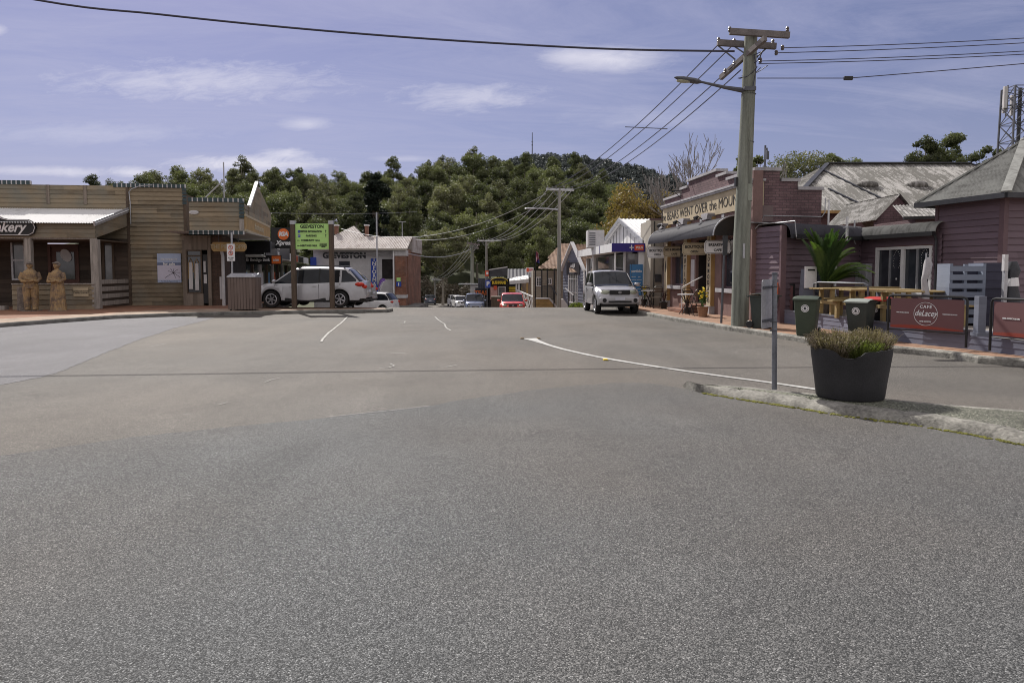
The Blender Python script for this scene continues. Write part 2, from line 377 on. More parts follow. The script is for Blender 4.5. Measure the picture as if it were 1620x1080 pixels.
lev = mth(nt,'MULTIPLY', mth(nt,'SUBTRACT', 1.0, mth(nt,'SMOOTH_MIN', 1.0, mth(nt,'MULTIPLY', sp.outputs[2], 1.6), .3)), 1.0)
cv = N(nt,'ShaderNodeCombineXYZ'); L(nt, mth(nt,'ADD', mth(nt,'MULTIPLY',uu,.42), mth(nt,'MULTIPLY',vv,.14)), cv.inputs[0]); L(nt, mth(nt,'SUBTRACT', mth(nt,'MULTIPLY',vv,1.5), mth(nt,'MULTIPLY',uu,.25)), cv.inputs[1])
ci = noise(nt, cv.outputs[0], 1.5, 10, .7, 1.3); ci2 = noise(nt, cv.outputs[0], .42, 3, .5, .4)
cir = ramp(nt, mth(nt,'MULTIPLY', mth(nt,'ADD',ci,mth(nt,'MULTIPLY',ci2,.9)), .55), [(.46,(0,0,0)),(.62,(.36,.36,.36)),(.74,(.62,.62,.62))])
base = mix(nt, cir, base, (5.6,5.6,7.4))
# veil towards the horizon
vz = ramp(nt, sp.outputs[2], [(0,(.7,.7,.7)),(.13,(.36,.36,.36)),(.4,(.08,.08,.08))])
base = mix(nt, vz, base, (4.1,4.2,5.8))
gx = mth(nt,'DIVIDE', sp.outputs[0], mth(nt,'MAXIMUM', sp.outputs[1], .05)); gz = mth(nt,'DIVIDE', sp.outputs[2], mth(nt,'MAXIMUM', sp.outputs[1], .05))
cd = N(nt,'ShaderNodeCombineXYZ'); L(nt, mth(nt,'MULTIPLY',gx,9), cd.inputs[0]); L(nt, mth(nt,'ADD', mth(nt,'MULTIPLY',gz,34), mth(nt,'MULTIPLY',gx,-3)), cd.inputs[1]); wn = noise(nt, cd.outputs[0], 2.0, 10, .72, .5)
def cloud(base, x, z, rx, rz, amt, rag, soft=.35, colr=(7.6,7.5,8.6)):
    a = mth(nt,'DIVIDE', mth(nt,'SUBTRACT', gx, x), rx); b = mth(nt,'DIVIDE', mth(nt,'SUBTRACT', gz, z), rz)
    d = mth(nt,'SQRT', mth(nt,'ADD', mth(nt,'MULTIPLY',a,a), mth(nt,'MULTIPLY',b,b)))
    d = mth(nt,'ADD', d, mth(nt,'MULTIPLY', mth(nt,'SUBTRACT', wn, .5), rag))
    m = ramp(nt, d, [(1-soft-.3 if soft < .6 else .05,(amt,)*3),(1,(0,0,0))])
    return mix(nt, m, base, colr)
cpx = lambda x, y: ((x-810)/1100, (430-y)/1100)
for (x,y,rx,rz,amt,rag,soft) in [(955,101,115,25,.9,.9,.6),(900,97,60,14,.5,.5,.7),(400,262,150,14,.95,1.6,.5),(460,248,50,13,.8,1.7,.5),(215,274,40,11,.8,1.4,.5),(60,272,130,9,.5,1.4,.5),(130,276,60,8,.5,1.5,.5),(0,57,34,12,.75,.8,.5),
        (490,200,48,11,.6,1.3,.7),(745,158,120,26,.5,2.4,.8),(330,135,230,34,.5,2.6,.85),(640,254,60,6,.3,1,.5),(150,215,210,20,.28,1.8,.8),(1480,160,180,22,.12,1.8,.8),(1030,190,160,20,.2,1.8,.8)]:
    cx, cz = cpx(x,y); base = cloud(base, cx, cz, rx/1100, rz/1100, amt, rag, soft)
bk_ = N(nt,'ShaderNodeMapRange', interpolation_type='SMOOTHSTEP'); L(nt, mth(nt,'SUBTRACT', mth(nt,'MULTIPLY',sp.outputs[2],.8), sp.outputs[1]), bk_.inputs[0]); bk_.inputs[1].default_value = -.35; bk_.inputs[2].default_value = .5   # thin bright cloud overhead and behind, unseen, added as ambient fill
base = mix(nt, mth(nt,'MULTIPLY', bk_.outputs[0], .8), base, (7.6,7.1,6.9))
L(nt, base, bg.inputs[0]); bg.inputs[1].default_value = .1
sc.view_settings.view_transform = 'Standard'; sc.view_settings.look = 'None'; sc.view_settings.exposure = 0; sc.view_settings.gamma = 1
sc.cycles.pixel_filter_type = 'BLACKMAN_HARRIS'; sc.cycles.filter_width = 1.0; sc.cycles.max_bounces = 5; sc.cycles.diffuse_bounces = 3; sc.cycles.glossy_bounces = 3; sc.cycles.transmission_bounces = 3; sc.cycles.transparent_max_bounces = 8
# ------------------------------------------------------------------ terrain
AX = [-400,-200,0,180,290,400,520,600,640,680,800,900,950,1000,1050,1100,1200,1700,2200]
AH = [4,7,11,17,21,23.5,21.5,21,22,27.5,27,23.5,20,14,8,4,4,4,4]
def hill(x, y):
    px = 810+1100*x/max(y,30); s = min(1,max(0,(y-112)/130)); s = s*s*(3-2*s)
    return g(y)-.06 + float(np.interp(px, AX, AH))*s
ys = [-60,-20,0,10,20,28,32,33,35,37,40,44,47,51,55,59,63,70,80,92,103,112]+list(range(118,300,8))+[320,360,420]
xs = [-340,-280,-230,-190]+list(range(-160,161,10))+[190,230,280,340]
mb = MB()
for y in ys:
    for x in xs: mb.v.append((x,y,hill(x,y)))
nx = len(xs)
for j in range(len(ys)-1):
    for i in range(nx-1): mb.f.append((j*nx+i, j*nx+i+1, (j+1)*nx+i+1, (j+1)*nx+i))
m_hill = M('hill_undergrowth', (.06,.07,.03), .95, .5, .15, 2, .5)
struct(mb.build('ground', m_ground, smooth=True)).data.materials.append(m_hill)
gm = bpy.data.objects['ground'].data
for p in gm.polygons:
    if p.center.y > 108: p.material_index = 1
BX = [0,500,600,700,760,840,900,960,1000,1060,1100,1200,1400,2000]; BH = [15,35,60,80,90,96,97,92,87,79,66,44,26,22]
def fhill(x, y):
    px = 810+1100*x/y; s = min(1,max(0,(y-400)/210)); s = s*s*(3-2*s)
    return float(np.interp(px, BX, BH))*s*(1-.25*max(0,(y-640)/200))-8
mb = MB(); fys = list(range(380,860,20)); fxs = list(range(-520,621,20))
for y in fys:
    for x in fxs: mb.v.append((x,y,fhill(x,y)))
nx = len(fxs)
for j in range(len(fys)-1):
    for i in range(nx-1): mb.f.append((j*nx+i, j*nx+i+1, (j+1)*nx+i+1, (j+1)*nx+i))
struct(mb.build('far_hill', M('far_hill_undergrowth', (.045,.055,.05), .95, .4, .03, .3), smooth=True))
mb = MB()
for i in range(64):
    a = 2*math.pi*i/64; b = 2*math.pi*(i+1)/64
    mb.add([(300*math.cos(a),300*math.sin(a),-9),(300*math.cos(b),300*math.sin(b),-9),(3000*math.cos(b),3000*math.sin(b),-9),(3000*math.cos(a),3000*math.sin(a),-9)],[(0,1,2,3)])
struct(mb.build('plain', m_ground))

KRy = [-30,4,8.5,12.1,12.5,13.2,13.6,14.07,15.5,16.65,19.4,23.57,27.1,30,34,40,47,63,80,103,130]
KRx = [16,13.5,11.2,8.9,8.42,8.35,8.2,7.84,6.85,6.7,6.12,5.36,4.95,4.7,4.4,3.7,2.4,-.7,-4.5,-9,-15]
def kr(y): return float(np.interp(y,KRy,KRx))
KLy = [-60,34,35,54,57,63,80,103,130]; KLx = [-60,-60,-20,-20,-9,-9.6,-13,-18,-24]
def kl(y): return float(np.interp(y,KLy,KLx))
mb = MB(); ry = sorted(set([-40,-20,-5,0,3,6,9,12,15,18,21,24,27,30,31,32,32.5,33,34,35,36,38,40,43,47,50,53,55,57,60,63,70,80,92,103,115,130]))
for y in ry:
    for k in range(9): x = kl(y)+(kr(y)+.15-kl(y))*k/8; mb.v.append((x,y,g(y)))
for j in range(len(ry)-1):
    for k in range(8): mb.f.append((j*9+k,j*9+k+1,(j+1)*9+k+1,(j+1)*9+k))
struct(mb.build('road', m_old, smooth=True))
def jag(pts, step, amp, seed=1):
    r = random.Random(seed); out = []
    for a, b in zip(pts[:-1], pts[1:]):
        n = max(1,int((b-a).length/step)); d = (b-a).normalized(); q = Vector((-d.y,d.x,0))
        for i in range(n): out.append(a.lerp(b,i/n)+q*r.uniform(-amp,amp))
    return out+[pts[-1]]
def smooth_pts(pts, n=6):
    out = []
    for i in range(len(pts)-1):
        p0 = pts[max(i-1,0)]; p1 = pts[i]; p2 = pts[i+1]; p3 = pts[min(i+2,len(pts)-1)]
        for k in range(n):
            t = k/n; out.append(.5*((2*p1)+(p2-p0)*t+(2*p0-5*p1+4*p2-p3)*t*t+(3*p1-p0-3*p2+p3)*t**3))
    return out+[pts[-1]]
def strip(pts, w, z=None):
    mb = MB(); n = len(pts)
    for i, p in enumerate(pts):
        d = (pts[min(i+1,n-1)]-pts[max(i-1,0)]).normalized(); q = Vector((-d.y,d.x,0))*(w[i] if isinstance(w,list) else w)/2
        for s in (q,-q): v = p+s; mb.v.append((v.x,v.y,z if z is not None else v.z))
    mb.f = [(2*i,2*i+1,2*i+3,2*i+2) for i in range(n-1)]; return mb
front = [gp(x,y) for x,y in [(-500,778),(0,721),(205,692),(400,672),(500,663),(600,650),(682,642),(721,634),(780,626),(836,618),(900,611),(966,606),(1002,605),(1040,608),(1077,614)]]
poly = jag(front,.08,.02)+[Vector((4.4,8.3,0)),Vector((7,7.0,0)),Vector((11,5.4,0)),Vector((15,3,0)),Vector((15,-12,0)),Vector((-25,-12,0))]
struct(MB().poly([(p.x,p.y,.004) for p in poly][::-1]).build('road_resurfaced', m_new))
fk = [gp(x,y) for x,y in [(-500,572),(-200,532),(0,518),(90,511),(180,504.5),(280,500.5),(400,497.6),(520,495.6),(612,494.4)]]
lil = [gp(x,y) for x,y in [(340,503),(276,519),(221,537),(150,565),(91,590),(60,598),(0,609),(-300,640)]]
pl = jag(lil,.12,.03,3)+[fk[1]-Vector((0,.3,0)),fk[2],fk[3],fk[4],fk[5]]
struct(MB().poly([(p.x,p.y,.004) for p in pl][::-1]).build('road_pale_seal', m_lilac))
wl = smooth_pts([gp(x,y) for x,y in [(838,535.5),(862,544),(895,553.5),(958,567),(1053,582.5),(1140,595),(1215,605),(1310,619)]])
struct(strip(wl, [.4,.33,.26,.21,.18,.16]+[.115]*(len(wl)-6), .0085).build('road_marking_line', m_paint))
el = [gp(x,y) for x,y in [(1045,514),(1075,520),(1110,529),(1150,538),(1190,546)]]
0 and struct(strip(el, .09, .0082).build('road_edge_line', m_crack))
for k,(pp,wd) in enumerate([([(549,502),(541,510),(532,517),(523,524),(516,530),(513,534),(508,541)],.11),([(688,501),(694,507),(703,512),(706,519),(713,523)],.09),([(516,660.5),(560,656),(620,649.5),(680,642.6)],.022),
        ([(600,582.5),(615,582),(624,579),(617,575.5)],.05),([(418,605.5),(430,600.5),(442,598.5)],.03),([(694,580.5),(706,581),(722,578)],.04),([(617,559.5),(641,559)],.05),([(628,512),(640,511),(641,508)],.06),
        ([(238,548),(262,544)],.035),([(345,641),(360,637)],.03),([(556,598.5),(585,598)],.02),([(290,656.5),(302,655)],.025)]):
    struct(strip(jag([gp(*q) for q in pp],.3,.012,k), wd*.5, .0095).build('crack_seal', m_crack))
# left footpath with kerb
NOSE = [Vector((-5.02,28.75,0)),Vector((-4.98,29.1,0)),Vector((-5.25,29.45,0))]
def lift(p, z): return Vector((p.x,p.y,z))
inner = [p+Vector((-.02,.16,0)) for p in fk]
PZ = .13
pts = inner+[Vector((-5.3,28.75,0)),Vector((-5.35,29.3,0)),Vector((-11.9,29.9,0)),Vector((-12.2,34.2,0)),Vector((-17.5,58,0)),Vector((-60,58,0)),Vector((-60,20,0))]
struct(MB().poly([lift(p,PZ) for p in pts][::-1]).build('footpath_left', m_pave))
band = [p+Vector((-.02,.16,0)) for p in fk]; 
mbp = MB(); n = len(band)
wd = [4.2,4.2,4.0,2.6,2.6,2.5,1.8,1.1,.7]
for i,p in enumerate(band): mbp.v += [(p.x,p.y,PZ+.005),(p.x-.25,p.y+wd[i],PZ+.005)]
mbp.f = [(2*i,2*i+2,2*i+3,2*i+1) for i in range(n-1)]
struct(mbp.build('footpath_pale_paving', m_pavl))
def kerb(path, w, h, name, m, z=0, ins=1):
    mb = MB(); n = len(path); prof = [(0,-.02),(0,h*.75),(.025,h*.97),(.05,h+.004),(w,h+.004)]
    for i,p in enumerate(path):
        d = (path[min(i+1,n-1)]-path[max(i-1,0)]).normalized(); q = Vector((-d.y,d.x,0))*ins
        for (a,b) in prof: v = p+q*a; mb.v.append((v.x,v.y,(g(v.y) if z is None else z)+b))
    m5 = len(prof)
    for i in range(n-1):
        for k in range(m5-1): mb.f.append((i*m5+k,(i+1)*m5+k,(i+1)*m5+k+1,i*m5+k+1)[::ins])
    return struct(mb.build(name, m))
kl_path = fk[2:]+NOSE+[Vector((-8,29.6,0)),Vector((-11.9,29.9,0))]
hts = kerb(kl_path, .16, PZ, 'kerb_left', m_concd)
# right footpath
mb = MB(); py_ = [-5,4,8.5,10.5,12.1,12.5,13.2,13.6,14.07,15.5,16.65,19.4,21,23.57,27.1,30,32,33,34,35,37,40,43,47,52,57,63,70,80]
for y in py_:
    k = kr(y)+.15
    for x in (k, k+1.2, k+3, max(k+6,14), 30): mb.v.append((x,y,g(y)+PZ))
for j in range(len(py_)-1):
    for k in range(4): mb.f.append((j*5+k,j*5+k+1,(j+1)*5+k+1,(j+1)*5+k))
m_paver = bricks('paving_terracotta', (.3,.165,.1), (.37,.22,.14), (.24,.17,.13), 1, True)
struct(mb.build('footpath_right', m_paver))
kerb([Vector((kr(y),y,0)) for y in py_], .17, PZ, 'kerb_right', m_conc, None, -1)
# traffic island
back = [gp(x,y,.12) for x,y in [(1084,609.5),(1105,607),(1127,606),(1180,609),(1254,617),(1330,622),(1392,627),(1500,637),(1620,646),(1800,662)]]
frnt = [gp(x,y,0) for x,y in [(1083,615),(1110,622),(1164,631),(1210,638),(1254,645),(1337,658.5),(1440,672),(1544,690),(1620,705),(1800,742)]]
def resample(pts, n):
    ds = [0]
    for a,b in zip(pts[:-1],pts[1:]): ds.append(ds[-1]+(b-a).length)
    out = []
    for i in range(n):
        t = ds[-1]*(i/(n-1))**1.25; k = min(max([j for j in range(len(ds)) if ds[j] <= t+1e-9]),len(pts)-2); out.append(pts[k].lerp(pts[k+1],(t-ds[k])/max(1e-6,ds[k+1]-ds[k])))
    return out
tip = gp(1081,612,0); NI = 70
Fp = resample(smooth_pts([tip]+frnt[1:],6),NI); Bp = resample(smooth_pts([tip]+[lift(p,0) for p in back[1:]],6),NI); r2 = random.Random(4)
rows = []
for i,(f,b) in enumerate(zip(Fp,Bp)):
    wv = (b-f).length; row = []; hs_ = min(1,.25+i/6); ofs = [0,.03,.08,.15,.27]; crk = -.02 if i%13 == 7 else 0
    for k,(o_,z_) in enumerate(zip(ofs,[-.02,.035,.08,.105,.108])): row.append((min(o_,wv*.45*(k/4)),z_*hs_+(r2.uniform(-.004,.004)+crk if k > 1 else 0)))
    row += [(max(wv*.46,min(wv*.5,wv)),.112*hs_)]
    for o_,z_ in zip([.16,.12,.03,0][::1],[.108,.118,.1,-.02]): row.append((wv-min(o_,wv*.4),z_*hs_))
    rows.append([Vector((*(f.lerp(b,a/max(wv,1e-4))).xy,z)) for a,z in row])
def isl(k0,k1,nm,mt,sm):
    mb = MB(); m_ = k1-k0+1
    for r_ in rows: mb.v += [tuple(p) for p in r_[k0:k1+1]]
    for i in range(NI-1):
        for k in range(m_-1): mb.f.append((i*m_+k,(i+1)*m_+k,(i+1)*m_+k+1,i*m_+k+1))
    struct(mb.build(nm, mt, smooth=sm))
isl(0,4,'island_kerb_front',m_conc,50); isl(4,6,'traffic_island',m_isl,False); isl(6,9,'island_kerb_back',m_conc,50)
mb = MB(); r2 = random.Random(9)
tot = smooth_pts(frnt[1:],8)
for i in range(1500):
    k = r2.randrange(len(tot)-1); p = tot[k].lerp(tot[k+1], r2.random()); t = k/len(tot)
    dens = .5+.5*math.sin(k*1.1)*math.cos(k*.37)
    if r2.random() > dens: continue
    x = p.x+r2.uniform(-.01,.02); y = p.y-abs(r2.gauss(0,.035)); s = r2.uniform(.008,.026)
    mb.ball((x,y,s*.2),(s,s,s*.7),5,3)
tag(mb.build('moss', m_moss), 'yellow green moss growing along the gutter of the traffic island kerb', 'moss', kind='stuff')
for i,(x,y) in enumerate([(958,569),(826,535.2),(852,535.2)]):
    p = gp(x,y,.01); mb = MB(); mb.prism([(-.05,0),(.05,0),(.035,.018),(-.035,.018)],-.05,.05); o = mb.build('road_marker', m_yel if i == 0 else M('marker_brown',(.2,.13,.05),.6), loc=(p.x,p.y,.01), bev=.003)
    tag(o, ['yellow raised marker beside the curved white line','small brown raised marker left of the white line tip','small brown raised marker right of the white line tip'][i], 'road marker', 'raised road markers')

# ------------------------------------------------------------------ foliage
def mesh_np(name, V, Fq, shade, mats, idx=None):
    m = bpy.data.meshes.new(name); nv = len(V); nf = len(Fq); k = Fq.shape[1]
    m.vertices.add(nv); m.vertices.foreach_set('co', V.astype(np.float32).ravel())
    m.loops.add(nf*k); m.loops.foreach_set('vertex_index', Fq.astype(np.int32).ravel())
    m.polygons.add(nf); m.polygons.foreach_set('loop_start', np.arange(0,nf*k,k,dtype=np.int32)); m.update(calc_edges=True)
    a = m.attributes.new('shade','FLOAT','FACE'); a.data.foreach_set('value', shade.astype(np.float32))
    m.materials.append(mats); m.validate(); return m
def leaves(rs, cen, nrm, size, asp=.5, droop=0):
    n = len(cen); a = rs.normal(size=(n,3)); 
    if nrm is not None: a = a-(a*nrm).sum(1)[:,None]*nrm*.6
    a[:,2] -= droop; a /= np.linalg.norm(a,axis=1)[:,None]; b = np.cross(a, rs.normal(size=(n,3))); b /= np.linalg.norm(b,axis=1)[:,None]
    s = (size*rs.uniform(.6,1.4,n))[:,None]; a = a*s; b = b*s*asp
    V = np.stack([cen-a, cen+b, cen+a, cen-b],1).reshape(-1,3); F = np.arange(4*n).reshape(n,4); return V, F
def crown_pts(rs, R0, z0, z1, ncl, crad, per, flat=.62, shape='dome', hollow=.5):
    """clumps on the outside of the crown; every clump a dome of leaves, lighter towards its top"""
    out, sh, cl = [], [], []
    for i in range(ncl):
        while 1:
            u = rs.uniform(-1,1,3); r = np.linalg.norm(u)
            if r > .95 or r < hollow or (u[2] < -.55 and r > .8): continue
            if shape == 'cone' and np.hypot(u[0],u[1]) > (1-u[2])*.5+.05: continue
            if shape == 'top' and u[2] < -.3: continue
            break
        c = np.array([u[0]*R0, u[1]*R0, (z0+z1)/2+u[2]*(z1-z0)/2]); cr = crad*rs.uniform(.65,1.35); cl.append((c,cr))
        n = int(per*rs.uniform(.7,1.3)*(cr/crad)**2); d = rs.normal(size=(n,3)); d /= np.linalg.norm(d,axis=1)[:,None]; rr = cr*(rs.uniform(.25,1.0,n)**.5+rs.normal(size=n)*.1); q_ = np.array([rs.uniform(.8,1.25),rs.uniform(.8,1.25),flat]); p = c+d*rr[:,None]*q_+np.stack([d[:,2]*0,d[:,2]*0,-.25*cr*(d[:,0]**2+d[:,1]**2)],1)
        out.append(p); sh.append(.36+.3*d[:,2]+.3*rs.random(n)+rs.uniform(-.1,.1))  # clump tops lighter, undersides darker: light from above put into the leaf tone
    return np.concatenate(out), np.clip(np.concatenate(sh),0,1), cl
def branches(rs, cl, H, r, base=.35, kink=.4, parent=None, mat=None, name='trunk', maxb=14, lean=0):
    mb = MB(); top = H
    tp = [Vector((lean*t*t+math.sin(t*3)*kink*.3, math.cos(t*2.3)*kink*.3-kink*.3, t*top)) for t in [i/8 for i in range(9)]]
    mb.tube(tp, [r*(1.25 if i == 0 else 1-.75*i/8) for i in range(9)], 7)
    for (c,cr) in cl[:maxb]:
        t = max(base, min(.95, (c[2]/H)*rs.uniform(.55,.8))); k = t*8; i = int(k); p = tp[i].lerp(tp[min(i+1,8)],k-i); q = Vector(c)
        m1 = p.lerp(q,.5)+Vector((0,0,-(q-p).length*.12)); mb.tube([p,m1,q],[r*.38*(1-t*.5),r*.22,r*.07],5)
    return mb.build(name, mat, parent, smooth=True)
m_gum = leafmat('gum_leaves', (.03,.038,.02), (.26,.275,.145), .22)
m_gumd = leafmat('dark_gum_leaves', (.022,.029,.016), (.21,.23,.12), .22)
m_gumo = leafmat('olive_gum_leaves', (.038,.042,.027), (.29,.29,.18), .22)
m_autl = leafmat('autumn_leaves', (.075,.06,.03), (.38,.27,.115), .3, .6)
m_coni = leafmat('conifer_leaves', (.005,.01,.008), (.03,.045,.028), .1)
m_bush = leafmat('bush_leaves', (.03,.045,.01), (.25,.3,.05))
m_fern = leafmat('fern_leaves', (.02,.05,.02), (.2,.3,.08), .35)
m_bark = M('gum_bark', (.3,.27,.23), .9, .4, 1.5, 12, .5, s=(3,3,.5))
m_barkd = M('dark_bark', (.1,.08,.065), .95, .35, 2, 12, .5, s=(3,3,.6))
m_twig = M('bare_twigs', (.24,.23,.225), .95, .3)
m_twigl = M('bare_bush_twigs', (.24,.2,.15), .95, .35, .5, 6)
def make_tree(seed, label, R0, H, z0, ncl, crad, per, leaf, mat, shape='dome', r=.3, flat=.62, droop=.5, bark=None, group=None, cat='tree', name='gum_tree', hollow=.5, kink=.4):
    rs = np.random.RandomState(seed); root = thing(name, label, cat, (0,0,-200), 0, group)
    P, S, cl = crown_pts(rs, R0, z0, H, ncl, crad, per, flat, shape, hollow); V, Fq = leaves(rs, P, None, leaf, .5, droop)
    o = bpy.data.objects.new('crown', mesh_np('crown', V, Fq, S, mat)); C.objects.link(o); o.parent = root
    branches(rs, cl, H*.88, r, .3, kink, root, bark or m_bark); return root
G_H = 'gum trees on the wooded hillside'
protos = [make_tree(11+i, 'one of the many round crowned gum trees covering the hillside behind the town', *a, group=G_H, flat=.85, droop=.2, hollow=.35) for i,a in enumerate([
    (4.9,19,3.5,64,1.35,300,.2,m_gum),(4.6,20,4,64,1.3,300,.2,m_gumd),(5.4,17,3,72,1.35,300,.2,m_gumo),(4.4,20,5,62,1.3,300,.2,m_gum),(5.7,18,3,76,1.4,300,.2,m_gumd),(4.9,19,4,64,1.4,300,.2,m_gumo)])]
G_T = 'slender gum trees on the hillside'
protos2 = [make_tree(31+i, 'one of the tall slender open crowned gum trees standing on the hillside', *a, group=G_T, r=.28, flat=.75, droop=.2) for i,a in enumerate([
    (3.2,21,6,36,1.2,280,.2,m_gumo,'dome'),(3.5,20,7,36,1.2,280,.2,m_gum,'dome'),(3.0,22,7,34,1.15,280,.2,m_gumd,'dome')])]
r3 = random.Random(21); first = set(); cnt = 0
def place(pr, x, y, z, s, rz, label=None, group=None):
    o = pr if pr.name not in first else copy_tree(pr); first.add(pr.name)
    o.location = (x,y,z); o.scale = (s*r3.uniform(.9,1.12),s*r3.uniform(.9,1.12),s); o.rotation_euler = (0,0,rz)
    if label: o['label'] = label
    if group: o['group'] = group
    return o
for (y,sp,x0,x1) in [(120,8.0,430,1075),(129,8.5,420,1080),(140,9,350,1090),(152,9,330,1095),(166,9.2,290,1095),(181,9.5,270,1095),(197,9.8,240,1100),(214,10,180,1105),(232,10.5,150,1110),(246,11,170,1110)]:
    xa, xb = (x0-810)/1100*y, (x1-810)/1100*y; x = xa
    while x < xb:
        xx = x+r3.uniform(-2.2,2.2); yy = y+r3.uniform(-4.5,4.5); px = 810+1100*xx/yy; back = y > 205
        pr = r3.choice(protos2) if (back and r3.random() < .3) or r3.random() < .08 else r3.choice(protos if px < 640 or r3.random() < .6 else [protos[1],protos[4],protos[0]])
        s = r3.uniform(.78,1.08)*(.72 if y < 135 else .85 if y < 150 else .95)
        if px > 1010: s *= .85
        if 555 < px < 660 and y < 135: s *= .8
        place(pr, xx, yy, hill(xx,yy)-.6, s, r3.uniform(0,6.28)); cnt += 1
        x += sp*r3.uniform(.85,1.15)

# far forest: one mass
rs = np.random.RandomState(5); PP, SS = [], []
for i in range(1500):
    px = rs.uniform(560,1230); y = rs.uniform(520,660) if i > 300 else rs.uniform(430,520); x = (px-810)/1100*y; z = fhill(x,y); H = rs.uniform(10,17); Rr = rs.uniform(3,6)
    n = 260; d = rs.normal(size=(n,3)); d /= np.linalg.norm(d,axis=1)[:,None]; d[:,2] = np.abs(d[:,2])*1.0-.25; PP.append(np.array([x,y,z+H*.62])+d*np.array([Rr,Rr,H*.4])*rs.uniform(.6,1.05,n)[:,None]); SS.append(.35+.35*d[:,2]+.2*rs.random(n)+rs.uniform(-.15,.15))  # crown tops lighter than undersides, top light put into the tone
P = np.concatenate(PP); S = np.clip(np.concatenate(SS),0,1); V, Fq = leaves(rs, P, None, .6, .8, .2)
m_far = leafmat('far_forest_leaves', (.075,.09,.098), (.15,.172,.16), 0, .01)  # distance haze put into the leaf colour as a bluish grey
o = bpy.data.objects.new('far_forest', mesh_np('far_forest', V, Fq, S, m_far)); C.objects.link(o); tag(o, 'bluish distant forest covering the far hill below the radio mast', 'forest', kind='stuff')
# mast on the far hill
p = at(842,238,600); t = thing('radio_mast', 'thin radio mast on the summit of the far hill', 'mast', (p.x,600,p.z-4))
MB().tube([(0,0,0),(0,0,19)],[.45,.28],6).build('mast_pole', m_galvd, t); MB().cbox((0,0,11),(1.6,.5,.4)).cbox((0,0,8.5),(1.2,.5,.8)).build('antenna', m_galvd, t)
# single trees
def one(px, ytop, Y, wpx, zb, label, name='gum_tree', mat=m_gumd, seed=1, ncl=30, per=380, leaf=.2, shape='dome', flat=.7, group=None, hb=.35, hollow=.45, bark=None, crf=.3, droop=.4):
    top = at(px,ytop,Y); H = top.z-zb; Rr = wpx/2/1100*Y
    r = make_tree(seed, label, Rr, H, H*hb, int(ncl*1.5), Rr*crf*.95, int(per*.9), leaf*.72, mat, shape, max(.12,H*.016), flat, droop, bark, group, name=name, hollow=hollow, kink=.3)
    r.location = (top.x,Y,zb); return r
one(1272,233,118,104,-2,'bushy olive gum tree rising behind the stepped brick parapet, left of the rusty hip roof',mat=m_gumo,seed=51,ncl=30,leaf=.25,per=260,hb=.62,crf=.36)
one(1316,238,135,42,-2,'small dark gum tree just behind the left end of the rusty roof ridge',seed=52,leaf=.26,hb=.66,crf=.36)
one(1352,243,140,62,-2,'low dark gum tree above the middle of the rusty roof ridge',seed=53,leaf=.26,ncl=16,hb=.66,crf=.36)
one(1398,249,140,38,-2,'tiny crown of a gum tree peeping over the right part of the rusty ridge',seed=54,leaf=.26,ncl=12,hb=.66,crf=.36)
one(1464,218,128,50,-2,'dark open crowned gum tree, left one of the pair above the rusty roof',seed=55,leaf=.26,ncl=20,hb=.66,crf=.36)
one(1506,212,130,56,-2,'taller dark gum tree, right one of the pair above the rusty roof',seed=56,leaf=.26,ncl=24,hb=.66,crf=.36)
one(1566,224,132,50,-2,'dark gum tree at the foot of the lattice telecom tower',seed=57,leaf=.26,ncl=18,hb=.66,crf=.36)
one(1185,236,75,46,-1,'dark gum tree half hidden behind the big utility pole',seed=58,leaf=.26,ncl=14,hb=.66,crf=.36)
one(1012,283,62,150,-2,'big autumn tree with orange brown leaves behind the white gabled post office','autumn_tree',m_autl,61,70,420,.17,hb=.05,hollow=.3,bark=m_barkd,flat=.75)
one(700,352,100,84,g(100),'broad domed gum tree standing in front of the forest, right of the town hall roof','gum_tree',m_gumo,63,48,380,.17,hb=.25,flat=.6,crf=.25)
one(648,388,88,40,g(88),'small leafy tree beside the brick end wall of the town hall','gum_tree',m_gum,64,22,260,.16,hb=.15)
# dark conifer behind the hall
p = at(596,266,108); H = p.z-g(108); r = make_tree(71,'tall dark columnar conifer rising behind the pale hall roof',1.95,H,H*.12,46,.85,330,.2,m_coni,'dome',.3,.7,.3,m_barkd,name='conifer',hollow=.1); r.location = (p.x,108,g(108))
# bare trees
def bare(px, ytop, Y, zb, label, seed, spread=.42, depth=6, r0=.16, name='bare_tree', mat=None, group=None):
    rr = random.Random(seed); top = at(px,ytop,Y); H = top.z-zb; root = thing(name, label, 'tree', (top.x,Y,zb), 0, group); mt = MB(); mc = MB()
    def grow(p, d, l, r, k):
        q = p+d*l; m = p.lerp(q,.5)+Vector((rr.uniform(-1,1),rr.uniform(-1,1),0))*l*.05
        (mt if k < 2 else mc).tube([p,m,q],[max(r,.022),max(r*.82,.02),max(r*.66,.018)],6 if k < 2 else 4,cap=False)
        if k >= depth: return
        for j in range(3 if k < 4 else 2):
            v = (d+Vector((rr.gauss(0,spread),rr.gauss(0,spread),rr.uniform(0,.35)))).normalized(); grow(p.lerp(q,rr.uniform(.6,1) if j else 1), v, l*rr.uniform(.62,.86), r*.6, k+1)
    grow(Vector((0,0,0)), Vector((0,0,1)), H*.262, r0, 0)
    mt.build('trunk', mat or m_twig, root, smooth=True); mc.build('crown', mat or m_twig, root); return root
bare(1076,212,58,-1,'leafless tree on the left behind the stepped shop parapet',81,.3,6,.13)
bare(1117,199,56,-1,'taller leafless tree behind the stepped shop parapet',82,.33,6,.17)
bare(1206,228,62,-1,'small leafless tree showing right of the big utility pole',83,.22,5,.09)
